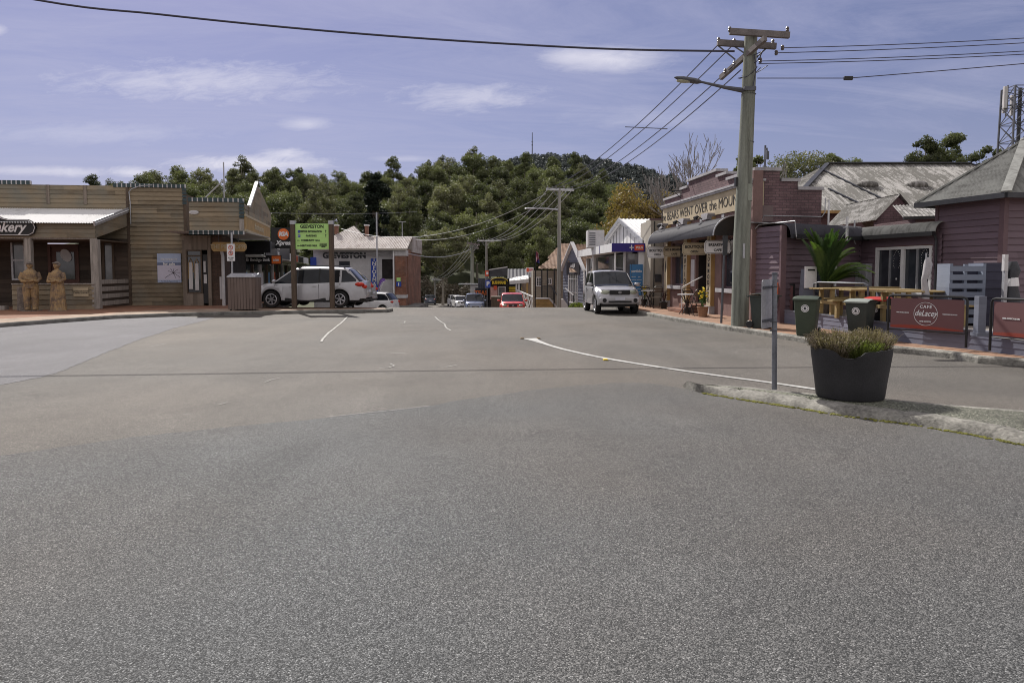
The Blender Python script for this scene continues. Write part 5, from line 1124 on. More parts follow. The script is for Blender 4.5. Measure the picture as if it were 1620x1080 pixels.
# grey tin shed with orange writing left of the takeaway
Y = 66; x0,x1,z0,z1 = bx(752,774,440,495,Y); gs = thing('tin_shed', 'grey corrugated shed with black board and orange lettering behind the street poles', 'shed', (x0,Y,0)); wd_ = x1-x0
mb = MB(); corr(mb,(wd_*.2,0,z1-1.0),(wd_,0,z1-1.0),(0,.05,1.0),pitch=.2,amp=.03); mb.build('wall', m_galvd, gs); MB().box(0,wd_,.1,4,g(Y),z1-.9).build('wall_core', m_interior, gs); s_ = MB().box(0,wd_*.9,-.15,-.05,z1-1.75,z1-1.0).build('signboard', m_black, gs); text('lettering','PIZZA' if 0 else 'TEAS',.55,m_orange,s_,(wd_*.42,-.17,z1-1.4),bold=.02)
mb = MB()
for k in range(5): mb.box(.5+k*.3,.62+k*.3,-.3,-.25,g(Y),g(Y)+1.7)
mb.build('picket_screen', m_offw, gs)
x0,x1,z0,z1 = bx(745,752,452,462,64); t = thing('grey_kiosk', 'pale grey flat box on the far footpath behind the silver off-roader', 'kiosk', (x0-.4,70,g(70))); MB().box(0,1.5,0,1,0,z1-g(70)).build('casing', m_offw, t); MB().box(-1.2,1.5,-.2,1,z1-g(70),z1-g(70)+.1).build('roof', m_galv, t)
# disabled parking sign, red sign
p = at(771,487,58); t = thing('parking_sign', 'blue parking sign on a grey post between the two oncoming cars', 'sign', (p.x,58,g(58))); top = at(771,437,58).z-g(58); MB().cyl((0,0,0),(0,0,top),.05,n=8).build('post', m_galvd, t)
X0,X1,Z0,Z1 = bx(768,776,443,455,58); b_ = MB().box(X0-p.x,X1-p.x,-.1,-.06,Z0-g(58),Z1-g(58)).build('plate', m_blue, t); text('lettering','P',.5,m_white,b_,((X0+X1)/2-p.x,-.11,(Z0+Z1)/2-g(58)),bold=.02)
X0,X1,Z0,Z1 = bx(767,774,428,437,60); t = thing('round_sign', 'small red and white sign high on the street pole', 'sign', (X0,60.5,Z0)); MB().box(0,X1-X0,0,.06,0,Z1-Z0).build('plate', m_red, t); MB().box(.1,X1-X0-.1,-.01,0,.15,Z1-Z0-.12).build('print', m_white, t)
# flag
p = at(847,489,52); top = at(846,398,52).z; t = thing('flag_pole', 'black flagpole with a limp blue and red flag beside the ramp', 'flagpole', (p.x,52,g(52))); MB().cyl((0,0,0),(0,0,top-g(52)),.06,.035,8).build('pole', m_black, t)
X0,X1,Z0,Z1 = bx(846,853,397,414,52); mb = MB(); n = 8
for i in range(n+1):
    for j in range(n+1): mb.v.append((.05+(X1-X0)*(i/n)*(.6+.4*j/n)*.8, .12*math.sin(i*1.4+j*.3), Z1-g(52)-(Z1-Z0)*(j/n)-.15*(i/n)))
for i in range(n):
    for j in range(n): mb.f.append((i*(n+1)+j,(i+1)*(n+1)+j,(i+1)*(n+1)+j+1,i*(n+1)+j+1))
m_flag, fn, fb = nodes('flag_cloth'); ft = N(fn,'ShaderNodeTexCoord'); fv = noise(fn, ft.outputs['Object'], 2.2, 1); L(fn, ramp(fn, fv, [(.42,(.04,.05,.25)),(.5,(.5,.45,.5)),(.58,(.45,.06,.06)),(.66,(.05,.06,.28))]), fb.inputs['Base Color']); mb.build('flag', m_flag, t)
# ================================================================== LEFT SIDE
FL = Frame((-30.0,29.9),(-14.78,31.75),PZ); bk = FL.thing('bakery_building', 'long weathered timber boarded bakery with parapet and iron roofed verandah', 'building')
W = FL.w; ua = FL.uz(205,400)[0]; H1 = FL.uz(296,297)[1]; H0 = FL.uz(100,292)[1]
# stepped boarded parapet front
zr_ = FL.uz(180,331)[1]
u2 = ua-2.5; mb = MB(); 
wb_ = (FL.uz(162,400)[0],FL.uz(181,400)[0],FL.uz(170,450)[1],2.9); db_ = (FL.uz(76,400)[0],FL.uz(125,400)[0],.3,2.75); wl2 = (FL.uz(18,400)[0],FL.uz(41,400)[0],1.15,3.0)
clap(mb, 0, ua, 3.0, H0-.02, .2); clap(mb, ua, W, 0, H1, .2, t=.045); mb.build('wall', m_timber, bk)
m_timd = boards('shaded_boards', (.03,.022,.018), (.12,.09,.07), .2, .9, .4); mb = MB(); clap(mb, 0, ua, 0, 3.0, .2, [wb_,db_,wl2]); mb.build('verandah_wall', m_timd, bk)  # wall under the verandah: its shade put into a darker board colour
MB().box(0,ua-.01,.03,.15,zr_,H0-.03).box(ua+.01,W-.02,.03,.15,0,H1-.02).box(W-.05,W,.03,6,0,H1-.3).build('wall_back', m_brown, bk)
MB().box(ua-.06,ua+.06,-.05,.0,0,H1).build('corner_board', m_post if 0 else m_brown, bk); MB().box(W-.1,W+.03,-.05,.03,0,H1-.25).build('corner_board', m_brown, bk)
for px in (76,135): u = FL.uz(px,300)[0]; MB().box(u-.07,u+.07,-.05,.0,zr_+.2,H0-.02).build('batten', m_timbv, bk)
m_strip = M('striped_edge', (.05,.08,.09), .6, .2)
def striped(u0,u1,z,h,parent,y=-.06,side=None,n=None):
    mb = MB(); mc = MB(); n = n or int((u1-u0)/.19)
    for k in range(n):
        a = u0+(u1-u0)*k/n; b = u0+(u1-u0)*(k+1)/n; c = a+(b-a)*.74
        if side is None: mb.box(a,c,y,y+.08,z,z+h); mc.box(c,b,y+.005,y+.078,z+.005,z+h-.01)
        else: mb.box(y,y+.08,a,c,z,z+h); mc.box(y+.005,y+.078,c,b,z+.005,z+h-.01)
    o = mb.build('ridge_tile', m_strip, parent); mc.build('ridge_tile_joint', m_offw, parent); return o
striped(FL.uz(180,300)[0],W+.03,H1-.02,.17,bk); striped(0,FL.uz(50,290)[0],H0-.02,.17,bk)
mb = MB(); 
for k in range(5): mb.box(W-.12,W+.04,-.07,0,H1-.75+k*.15,H1-.64+k*.15)
mb.build('corner_tile', m_strip, bk)
mb = MB(); pq = [FL.uz(x,y,-.1) for x,y in [(241,293),(222,294),(208,299),(204,304),(206,320),(207,355)]]; mb.tube([(u,-.1,z) for u,z in pq],.02,6); mb.build('conduit', m_galv, bk)
# verandah
V0 = -3.05; rz_ = FL.uz(100,376,V0)[1]; rt = FL.uz(100,354,V0)[1]; 
mb = MB(); mb2 = MB(); corr(mb,(0,V0-.25,rt+.02),(ua+.1,V0-.25,rt+.02),(0,-V0+.25,zr_-rt-.02),pitch=.1,amp=.018); mb.build('verandah_roof', m_corw, bk)
mb = MB(); clap(mb,0,ua-.06,rz_,rt,.2,v=V0); mb.build('verandah_fascia', m_timber, bk); MB().box(0,ua-.05,V0,V0+.06,rz_-.05,rz_).build('verandah_beam', m_post, bk)
mb = MB().prismx([(V0,rz_),(V0,rt),(0,zr_-.05),(0,zr_-.75)],ua-.09,ua-.05); mb.build('gable_end', m_timber, bk); MB().bar((ua+.02,V0-.28,rt+.0),(ua+.02,.0,zr_-.02),.06,.2).build('barge_board', m_galv, bk)
for px,wdp in ((150,.3),(45,.26)):
    u = FL.uz(px,430,V0)[0]; MB().box(u-wdp/2,u+wdp/2,V0-.02,V0+wdp-.05,0,rz_-.05).build('post', m_post, bk, bev=.02)
ue = FL.uz(153,400,V0)[0]; us_ = FL.uz(18,430,V0)[0]; zc = FL.uz(100,450,V0)[1]
mb = MB(); clap(mb,us_,ue-.15,0,zc,.19,v=V0); mb.build('low_wall', m_timber, bk); MB().box(us_,ue-.1,V0-.06,V0+.08,zc,zc+.05).build('low_wall_cap', m_post, bk)
for k in range(4): MB().box(ue-.08,ue-.02,V0+.2,-.05,.12+k*.3,.3+k*.3).build('side_rail', m_post, bk)
MB().box(0,ua,V0+.1,0,rz_-.1,rz_-.05).build('verandah_ceiling', m_brown, bk)
MB().box(us_-3,us_-.2,V0-.2,V0+.1,0,.16).build('doorstep', m_post, bk)
w_1 = MB().frame(*wb_,.09,-.06,.06).build('window', m_brown, bk); MB().box(wb_[0]+.09,wb_[1]-.09,.0,.01,wb_[2]+.09,wb_[3]-.09).build('pane', m_glassl, w_1)
w_1 = MB().frame(*wl2,.08,-.06,.06).build('window', m_galv, bk); MB().box(wl2[0]+.08,wl2[1]-.08,.0,.01,wl2[2]+.08,wl2[3]-.08).build('pane', m_glassl, w_1); MB().box(wl2[0],wl2[1],-.05,.02,2.0,2.08).build('transom', m_galv, w_1)
d_1 = MB().frame(*db_,.12,-.06,.06).build('door', m_door, bk); MB().box(db_[0]+.12,db_[1]-.12,.0,.02,db_[2]+.1,db_[3]-.12).build('door_leaf', m_door, d_1); MB().box(db_[0]+.35,db_[1]-.2,-.02,-.005,1.2,db_[3]-.35).build('pane', m_glass, d_1)
ov = MB().lathe([(0,-.01),(.2,-.01),(.2,.01),(0,.01)],(0,0,0),'y',24).build('oval_sign', m_offw, bk, loc=((db_[0]+db_[1])/2+.12,-.05,2.25)); ov.scale = (1.05,1,1.5); ov.rotation_euler = (0,R(-28),0)
pu0,pu1,pz0,pz1 = FL.rect(116,455,140,469,V0-.05); pl = MB().box(pu0,pu1,V0-.06,V0-.03,pz0,pz1).build('plaque', m_cream, bk); text('lettering','HERITAGE BAKERY\nCARVED FIGURES\nOF THE FIRST\nSETTLERS',.08,m_ink,pl,((pu0+pu1)/2,V0-.065,(pz0+pz1)/2)) if 0 else text('lettering','GEEVESTON TOWN\nCARVED STATUES',.07,m_ink,pl,((pu0+pu1)/2,V0-.065,(pz0+pz1)/2))
# black bakery sign on the verandah fascia
ur,zt = FL.uz(57,347,V0-.1); ul = ur-3.2; zb = FL.uz(30,373,V0-.1)[1]; t = thing('bakery_sign', 'black shaped bakery sign with white outline on the verandah fascia', 'sign', FL.o+FL.n*(V0-.1), FL.rz)
zc_ = (zb+zt)/2; out = [(ul,zb),(ur-.25,zb),(ur-.08,zb+.1),(ur,zc_),(ur-.08,zt-.1),(ur-.25,zt-.01),(ur-1.0,zt),(ur-1.25,zt+.06),(ur-1.5,zt+.22),(ul+.5,zt+.22),(ul,zt)]
MB().prism(out,-.04,.04).build('board', m_black, t); cxx = (ul+ur)/2; q = [Vector((cxx+(x-cxx)*.975,-.045,zc_+(z-zc_)*.9)) for x,z in out]; MB().tube(q+[q[0]],.014,4).build('border', m_white, t)
text('lettering','Bakery',.55,m_white,t,(ur-.42,-.05,zc_-.0),align='RIGHT',bold=.012,shear=.35,sx=.9)
# for sale board
u0,u1,z0,z1 = FL.rect(248,401,287,447,-.1); t = thing('for_sale_sign', 'pale blue and white for sale board on the boarded bakery wall', 'sign', FL.o+FL.n*(-.06)+FL.e*u0+Vector((0,0,z0)), FL.rz); ww = u1-u0; hh = z1-z0
MB().box(0,ww,-.03,.02,0,hh).build('board', M('pale_blue',(.42,.5,.68),.5,.05), t); MB().box(.01,ww-.01,-.036,-.03,.12,hh*.6).build('drawing_panel', M('pale_lilac',(.62,.6,.72),.5,.04), t); MB().box(.0,ww,-.037,-.03,hh*.6,hh*.69).build('band', m_blue if 0 else M('slate_band',(.16,.2,.32),.5), t)
text('lettering','for sale',.17,m_white,t,(ww/2,-.04,hh*.645),bold=.006); text('lettering','homelands',.17,m_blue,t,(ww/2,-.035,hh*.79),bold=.003) if 0 else text('lettering','PROPERTY',.15,m_white,t,(ww/2,-.035,hh*.79),bold=.003)
text('lettering','03 6297 1234' if 0 else 'For Sale by Appointment',.07,m_ink,t,(ww/2,-.035,.06)); text('lettering','DOREEN',.16,m_ink,t,(ww*.3,-.04,hh*.42),shear=.2,bold=-.004) if 0 else None
mb = MB(); rq = random.Random(2); c_ = Vector((ww*.66,-.042,hh*.33))
for (dx,dz) in [(-.35,-.22),(.28,-.18),(.2,.16),(-.1,.2),(.05,.22),(-.22,.1),(.3,.02),(.12,-.24)]: mb.tube([c_,c_+Vector((dx*.5,0,dz*.5+.02)),c_+Vector((dx,0,dz))],.007,4)
mb.build('line_drawing', m_ink, t)
# carved wooden statues
def skin(name, pts, edges, rad, mat, parent, sub=2):
    m = bpy.data.meshes.new(name); m.from_pydata([Vector(p) for p in pts], edges, []); m.materials.append(mat); o = bpy.data.objects.new(name, m); C.objects.link(o); o.parent = parent
    s = o.modifiers.new('Skin','SKIN'); s.use_smooth_shade = True
    for i, r in enumerate(rad): m.skin_vertices[0].data[i].radius = (r if isinstance(r,tuple) else (r,r))
    m.skin_vertices[0].data[0].use_root = True
    b = o.modifiers.new('Sub','SUBSURF'); b.levels = sub; b.render_levels = sub; return o
def statue(px, py, Y, rz, label, mat, skirt, hat, s=1.0, group='carved wooden statues in front of the bakery'):
    b = at(px,py,Y); t = thing('carved_statue', label, 'statue', (b.x,Y,b.z), rz, group); t.scale = (s,s,s)
    mb = MB()
    if skirt:
        prof = [(.30,0),(.29,.1),(.26,.45),(.235,.8),(.2,1.0),(.21,1.08),(.24,1.25),(.235,1.38),(.17,1.48),(.075,1.55),(.07,1.6)]
    else:
        prof = [(.22,.82),(.23,.95),(.22,1.05),(.25,1.25),(.25,1.4),(.17,1.5),(.08,1.56),(.075,1.6)]
    n = 28; rr_ = random.Random(int(px))
    ph = [rr_.uniform(0,6.28) for _ in range(4)]
    for (r,z) in prof:
        for k in range(n):
            a = 2*math.pi*k/n; f = 1+(.05*math.sin(7*a+ph[0])+.03*math.sin(11*a+ph[1]+z*3))*(1 if z < 1.1 else .3)
            mb.v.append((r*f*math.cos(a)*1.05, r*f*math.sin(a)*.8, z))
    for j in range(len(prof)-1):
        for k in range(n): mb.f.append((j*n+k,j*n+(k+1)%n,(j+1)*n+(k+1)%n,(j+1)*n+k))
    if not skirt:
        for sx in (-1,1):
            lp = [(.115,.0),(.11,.12),(.125,.4),(.14,.7),(.15,.9)]; o = len(mb.v)
            for (r,z) in lp:
                for k in range(12): a = 2*math.pi*k/12; f = 1+.07*math.sin(5*a+ph[2]+z*9); mb.v.append((sx*.12+r*f*math.cos(a), r*f*math.sin(a), z))
            for j in range(len(lp)-1):
                for k in range(12): mb.f.append((o+j*12+k,o+j*12+(k+1)%12,o+(j+1)*12+(k+1)%12,o+(j+1)*12+k))
            mb.ball((sx*.12,-.08,.05),(.085,.17,.07),10,6)
    # head with face, folded arms
    mb.ball((0,-.01,1.7),(.098,.115,.135),16,12); mb.ball((0,-.12,1.69),(.02,.03,.03),8,6); mb.ball((0,-.105,1.62),(.035,.025,.015),8,5); mb.ball((-.1,0,1.69),(.015,.025,.035),6,5); mb.ball((.1,0,1.69),(.015,.025,.035),6,5)
    for sx in (-1,1): mb.tube([(sx*.23,0,1.42),(sx*.31,-.03,1.2),(sx*.24,-.16,1.1),(-sx*.02,-.25,1.14+.03*sx),(-sx*.13,-.23,1.17+.03*sx)],[.085,.075,.062,.05,.04],9)
    body = mb.build('figure', mat, t, smooth=60)
    mb = MB()
    if hat == 'cap': mb.ball((0,0,1.75),(.115,.125,.1),14,8); mb.ball((0,-.1,1.76),(.09,.09,.02),10,5)
    else: mb.ball((0,.02,1.74),(.125,.13,.12),14,8); mb.ball((0,-.06,1.79),(.13,.1,.035),12,5)
    mb.build('hat', m_carvg, t, smooth=60); MB().lathe([(0,-.06),(.36,-.06),(.35,0),(0,0)],n=12).build('plinth', m_carvg, t)
    sub = MB(); sub.tube([(.0,-.2,1.1),(.02,-.215,.6)],[.03,.02],6); return t
statue(50,490.5,27.2,R(28),'carved wooden man in cap and trousers with folded arms beside a stump',m_carv,False,'cap',1.03)
statue(92.5,491,27.2,R(-5),'carved wooden woman in a long skirt with folded arms before the bakery',m_carv,True,'bonnet',1.03)
p = at(36,490,27.3); t = thing('tree_stump', 'squared wooden stump beside the carved man statue', 'stump', (p.x,27.3,PZ)); mb = MB(); mb.tube([(0,0,0),(.02,0,.5),(0,0,.93)],[.2,.18,.17],8); mb.build('wood', m_carvg, t, bev=.02)

# ---- pie shop with boxed awning at the corner
FQ = Frame((-14.75,31.2),(-11.62,31.6),PZ); pshop = FQ.thing('pie_shop', 'weathered timber corner shop with boxed verandah parapet and striped tile edges', 'shop')
V1 = -1.9; u0,z1 = FQ.uz(299,319,V1); u1 = FQ.uz(385,330,V1)[0]; z0 = FQ.uz(340,365,V1)[1]
mb = MB(); clap(mb,u0,u1,z0,z1,.2,v=V1); mb.build('boxed_parapet', m_timber, pshop); striped(u0-.03,u1+.04,z1,.17,pshop,V1-.06); striped(u0-.03,u1+.02,z0-.16,.17,pshop,V1-.05)
mb = MB(); 
for k in range(5): mb.box(u1-.16,u1+.03,V1-.08,V1,z0+.55+k*.15,z0+.66+k*.15)
mb.build('corner_tile', m_strip, pshop); MB().box(u1-.16,u1+.02,V1-.06,V1+.02,z0,z0+.5).build('corner_board', m_post, pshop)
MB().box(u0,u1,V1,3.2,z0-.06,z0-.02).build('awning_soffit', M('soffit_cream',(.4,.38,.34),.8,.15), pshop)
MB().box(u0,u0+.06,V1,.5,z0,z1).build('parapet_end', m_timber, pshop)
# receding side of the boxed parapet with raised gable
ps_ = FQ.o+FQ.e*(u1+.02)+FQ.n*V1; FZ = Frame((ps_.x,ps_.y),(ps_.x-1.7,ps_.y+7.9),PZ)
side = FZ.thing('side_awning','', ''); side.name = 'side_awning'; side.parent = pshop; side.matrix_parent_inverse = Matrix.LocRotScale(Vector(FQ.o), Matrix.Rotation(FQ.rz,3,'Z').to_quaternion(), Vector((1,1,1))).inverted()
LD = FZ.w; mb = MB(); clap(mb,0,LD,z0+.7,z1-.05,.2); mb.build('boxed_parapet_side', m_timber, side)
gp_ = [FZ.uz(*q) for q in [(392,326),(404.5,290),(427,338)]]
MB().prism([(gp_[0][0],z0+.72),(gp_[2][0],z0+.72),gp_[2],gp_[1],gp_[0]],-.05,.02).build('raised_gable', m_timber, side); MB().bar((gp_[0][0],-.05,gp_[0][1]),(gp_[1][0],-.05,gp_[1][1]+.05),.1,.14,(0,1,0)).build('gable_flashing', m_white, side)
MB().box(0,LD,-.07,.0,z0-.02,z0+.08).box(0,LD,-.07,.0,z0+.62,z0+.72).build('side_trim', m_cream, side); sb = MB().box(.02,LD,-.05,.0,z0+.08,z0+.62).build('side_sign', m_must, side)
text('lettering','the old pie shop',.42,m_cream,side,(LD*.5,-.06,z0+.36),bold=.01,shear=.2,sx=1.1)
MB().add([(0,0,z0-.03),(LD,0,z0-.03),(LD,3.2,z0-.03),(0,3.2,z0-.03)],[(0,1,2,3)]).build('side_soffit', m_offw, side)
gx0 = u1
# shop front wall with window and posters
wz = (0.15,1.05,.75,2.35); 
UQ = lambda px: FQ.uz(px,430)[0]; mb = MB(); mb.box(0,.16,0,.12,0,z0-.1); mb.box(.16,.86,0,.12,0,.55); mb.box(UQ(334)-.14,UQ(334),0,.12,0,z0-.1); mb.box(.16,1.1,0,.1,z0-.75,z0-.1); mb.build('front_wall', m_timbv, pshop)
wn_ = MB().frame(.16,.84,.55,z0-.75,.06,-.02,.08).box(.22,.78,-.02,.08,2.2,2.27).build('window', m_brown, pshop); MB().box(.2,.8,.03,.04,.6,z0-.8).build('pane', m_glass, wn_)
for (a,b,c_,d_) in ((.26,.42,.75,1.95),(.52,.68,.7,1.9)): MB().box(a,b,.0,.02,c_,d_).build('window_notice', m_offw, pshop)
MB().tube([(.25,.01,1.2),(.26,.0,1.9),(.34,.0,2.12),(.43,.0,1.9),(.45,.01,1.5)],.016,5).tube([(.52,.01,1.2),(.53,.0,1.95),(.6,.0,2.12),(.69,.0,1.9)],.016,5).build('window_lettering', m_must, pshop)
MB().box(.87,1.07,.0,.06,.1,2.3).build('door', m_black, pshop); MB().box(.9,1.03,-.015,.0,1.0,1.4).build('notice', m_offw, pshop); MB().box(.9,.99,-.015,.0,1.5,2.0).build('notice', m_offw, pshop)
UQ = lambda px: FQ.uz(px,430)[0]
MB().box(UQ(334),UQ(351),.1,1.4,0,z0-.1).build('brick_pier', bricks('pier_brick',(.09,.055,.04),(.13,.08,.06),(.07,.06,.05)), pshop)
MB().box(-.02,UQ(336),.8,6,0,z0-.1).build('interior', m_interior, pshop)
mb = MB(); mb.tube([(UQ(354),-.1,0),(UQ(354),-.1,2.2),(UQ(352),-.1,2.5),(UQ(349),-.1,2.6)],.07,8); mb.build('downpipe', m_offw, pshop); MB().box(UQ(347),UQ(350),-.0,.09,.3,1.3).build('meter_box', m_offw, pshop)
# hanging mustard sign
u,z = FQ.uz(360,390,-.9); ua_ = FQ.uz(335,390,-.9)[0]; ub_ = FQ.uz(389,390,-.9)[0]; zt = FQ.uz(360,383,-.9)[1]; zb = FQ.uz(360,398,-.9)[1]; t = thing('pie_sign', 'mustard yellow shaped sign hanging under the corner shop awning', 'sign', FQ.o+FQ.n*(-.9), FQ.rz)
MB().prism([(ua_,zb+.08),(ua_+.08,zb),(ub_-.08,zb),(ub_,zb+.08),(ub_+.04,(zb+zt)/2),(ub_,zt-.08),(ub_-.08,zt),(ua_+.08,zt),(ua_,zt-.08),(ua_-.04,(zb+zt)/2)],-.03,.03).build('board', m_must, t, bev=.01)
text('lettering','THE PIE SHOPPE',.27,m_cream,t,((ua_+ub_)/2,-.04,(zb+zt)/2),bold=.004,sx=.82,spacing=.95)
for x in (ua_+.3,ub_-.3): MB().tube([(x,0,zt),(x,0,z0-.05)],.012,5).build('chain', m_galvd, t)
mb = MB(); mb.tube([(1.6,1.0,z1),(1.6,1.0,z1+2.1)],.03,6); mb.tube([(.2,1.2,z1),(1.6,1.0,z1+1.3)],.03,6); mb.build('roof_mast', m_galv, pshop); MB().tube([(gp_[1][0],0,gp_[1][1]),(gp_[1][0]+1.5,.3,gp_[1][1]+.1),(gp_[1][0]+4.5,.4,gp_[1][1]+.25)],.03,6).build('roof_bracket', m_galv, side)
MB().ball((1.15,V1-.06,z1-.45),(.2,.03,.09),10,6).build('bird_ornament', m_offw, pshop)
# ---- row of shops running away behind the parked cars
FR = Frame((-14.9,37.2),(-21.6,68.0),PZ-.3); 
row = FR.thing('shop_row', 'row of shops with black street awning receding behind the parked wagon', 'shop'); 
# local x runs away from camera; facade faces +x world => outward is +y? handled by mirrored offsets
RW = FR.w; s_ = 1   # interior lies on the -x world side: local y positive or negative
inn = Vector((-1,0,0)).dot(FR.n); sg_ = 1 if inn > 0 else -1
def B(u0,u1,y0,y1,z0,z1): return MB().box(u0,u1,min(sg_*y0,sg_*y1),max(sg_*y0,sg_*y1),z0,z1)
B(0,RW,0,5,-1.5,.6).build('stall_riser', m_brown, row); 
for k in range(9):
    u = k*RW/9; B(u,u+.35,-.02,.3,-1.5,2.9).build('pier', m_offw if k%2 else m_brown, row)
    wn_ = B(u+.35,u+RW/9,.08,.12,.6,2.45).build('shop_window', m_glass, row); B(u+.35,u+RW/9,-.01,.05,2.45,2.55).build('transom', m_offw, wn_)
    B(u+.8,u+1.6,.03,.07,.8,1.8).build('window_poster', [m_offw,m_tealb,m_red][k%3] if k != 2 else m_offw, wn_)
B(0,RW,.13,5,.6,2.6).build('interior', m_interior, row); B(0,RW,-1.6,5,2.62,2.72).build('awning_soffit', M('soffit_white',(.5,.5,.47),.7,.1), row)
zA = [FR.uz(427,383,-1.6*sg_)[1]]
B(0.2,RW*.42,-1.66,-1.6,2.7,3.55).build('awning_fascia', m_char, row); B(RW*.42,RW,-1.68,-1.6,2.6,3.15).build('awning_fascia', m_white, row); B(RW*.5,RW*.62,-1.7,-1.68,2.62,3.1).build('fascia_panel', m_red, row); B(RW*.64,RW*.8,-1.7,-1.68,2.62,3.1).build('fascia_panel', m_black, row)
B(0,RW,.2,5,2.72,3.4).build('parapet', m_black, row)
rot_side = (math.pi/2,0,0)
text('lettering','Geeveston',.34,m_white,row,(6.0,-sg_*1.68*1,3.32),rot=rot_side,shear=.25,bold=.01); text('lettering','Supermarket' if 0 else 'Market',.34,m_white,row,(6.0,-sg_*1.68,2.98),rot=rot_side,shear=.25,bold=.01)
# front boards facing the camera
def board(px0,px1,py0,py1,Y,name,label,mt,cat='sign'):
    a = at(px0,py1,Y); b = at(px1,py0,Y); t = thing(name,label,cat,(a.x,Y,a.z)); ww = b.x-a.x; hh = b.z-a.z; MB().box(0,ww,0,.12,0,hh).build('board', mt, t); return t,ww,hh
t,ww,hh = board(429,467,360,393,42,'grocer_sign','black roof sign with orange disc and white lettering left of the green sign',m_black)
MB().lathe([(0,-.02),(.34,-.02),(.34,.0),(0,.0)],(ww*.52,-.01,hh*.68),'y',28).build('orange_disc', m_orange, t); text('lettering','IGA',.34,m_white,t,(ww*.52,-.04,hh*.68),bold=.02,shear=.15,sx=.95); text('lettering','Xpress',.36,m_white,t,(ww*.53,-.02,hh*.26),bold=.015,shear=.3,sx=.95)
MB().bar((-.1,.05,-1.0),(-.1,.05,hh),.06).build('prop', m_galv, t); MB().bar((-.1,.05,0),(-.6,.05,-.4),.06).build('stay', m_galv, t)
t,ww,hh = board(385,427,381,400,37.2,'awning_end','black end panel of the street awning behind the corner shop',m_black,'awning')
t,ww,hh = board(387,445,404,418,38.2,'bank_sign','black bank sign with orange end panel hanging under the awning',m_black)
MB().box(ww*.74,ww*.98,-.02,0,.03,hh-.03).build('orange_panel', m_orange, t); text('lettering','Bendigo Bank',.23,m_white,t,(ww*.42,-.02,hh*.5),bold=.006,sx=.85); text('lettering','atm',.22,m_white,t,(ww*.86,-.03,hh*.5),bold=.006); text('lettering','B',.25,m_orange if 0 else m_white,t,(ww*.08,-.02,hh*.5),bold=.01)
for x in (.3,ww-.3): MB().tube([(x,.05,hh),(x,.05,hh+.25)],.015,5).build('hanger', m_galvd, t)
B(-.1,0,-1.6,4,2.75,3.1).build('awning_return', m_black, row)
# ---- railway-station style hall with GEEVESTON lettering
YH = 56; za = g(YH)+.45; xl,xr,_,ze_ = bx(497,648,394,480,YH); hl = thing('town_hall', 'white rendered hall with dark town lettering, streaked iron roof and brick end', 'building', (xl,YH,0)); ww = xr-xl
def hx(px,Y=YH): return at(px,450,Y).x-xl
def hz(py,Y=YH): return at(800,py,Y).z
MB().box(0,hx(625),0,.3,za-1,ze_).build('wall', m_offw, hl); MB().box(hx(627),hx(644),-.7,.3,za-1,ze_-.1).build('brick_end', m_brickr, hl); MB().box(hx(626.5),hx(644.5),-.75,.32,hz(471),hz(466)).build('band', m_offw, hl); MB().box(hx(626.5),hx(645.5),-.75,.32,hz(405),hz(396)).build('frieze', m_offw, hl)
MB().box(hx(644),hx(645),.3,8,za-1,ze_).build('side_wall', m_brickr, hl); MB().box(hx(605),hx(624),-.05,0,hz(441),hz(410)).build('dark_opening', m_interior, hl)
w1_ = MB().frame(hx(537),hx(554),hz(428),hz(413),.08,-.06,.0).build('window', m_char, hl); MB().box(hx(538),hx(553),-.03,-.01,hz(427),hz(414)).build('pane', m_glass, w1_)
text('lettering','GEEVESTON',.62,m_char,hl,(hx(545.5),-.02,hz(404.5)),bold=.035,sx=1.0,spacing=1.02)
bs_ = MB().box(hx(587.5),hx(598),-.1,-.02,hz(470),hz(409)).build('info_banner', m_blue, hl); text('lettering','\n'.join('INFORMATION'),.42,m_white,bs_,(hx(592.7),-.11,hz(443)),bold=.012,line=.78)
bs_ = MB().box(hx(494),hx(503),-.4,-.3,hz(470),hz(407)).build('info_banner', m_blue, hl)
mb = MB(); mb.box(-.1,hx(648),-1.1,-1.0,ze_-.12,ze_); mb.build('gutter', m_beige, hl); 
pkx = hx(556); zpk = hz(357,YH+3.5); zrg = hz(374,YH+1.8)
mb = MB(); corr(mb,(-.2,-1.1,ze_),(hx(648),-1.1,ze_),(0,2.9,zrg-ze_),pitch=.13,amp=.02); corr(mb,(hx(528)-1.5,.0,ze_+.3),(hx(592),.0,ze_+.3),(0,3.6,zpk-ze_-.3),lambda t: min(1,t*2,2-2*t)*.999,pitch=.13,amp=.02); mb.build('roof', m_corc, hl)
MB().box(-.1,hx(648),1.8,8,ze_-.2,zrg-.02).build('roof_core', m_corc, hl)
for px,py0,py1 in ((532,357,364),(580,357,367)): X = hx(px,YH+2); c_ = MB().box(X-.14,X+.14,2.2,2.5,hz(py1+6,YH+2),hz(py0,YH+2)).build('chimney', m_brickr, hl); MB().box(X-.2,X+.2,2.15,2.55,hz(py0,YH+2),hz(py0,YH+2)+.1).build('chimney_cap', m_white, c_)
MB().cyl((hx(602),-1.3,hz(450)),(hx(602),-1.3,hz(338)),.06,n=8).build('mast', m_galv, hl); MB().tube([(hx(625.5),-.8,za-.6),(hx(625.5),-.8,ze_)],.06,6).build('downpipe', m_white, hl)
p_ = MB().box(hx(630),hx(636),-.76,-.7,hz(445),hz(439)).build('notice', m_green, hl); q_ = MB().box(hx(629.5),hx(637),-.76,-.7,hz(453),hz(445.5)).build('info_plate', m_blue, hl); text('lettering','i',.36,m_white,q_,(hx(633.2),-.77,hz(449.3)),bold=.02)
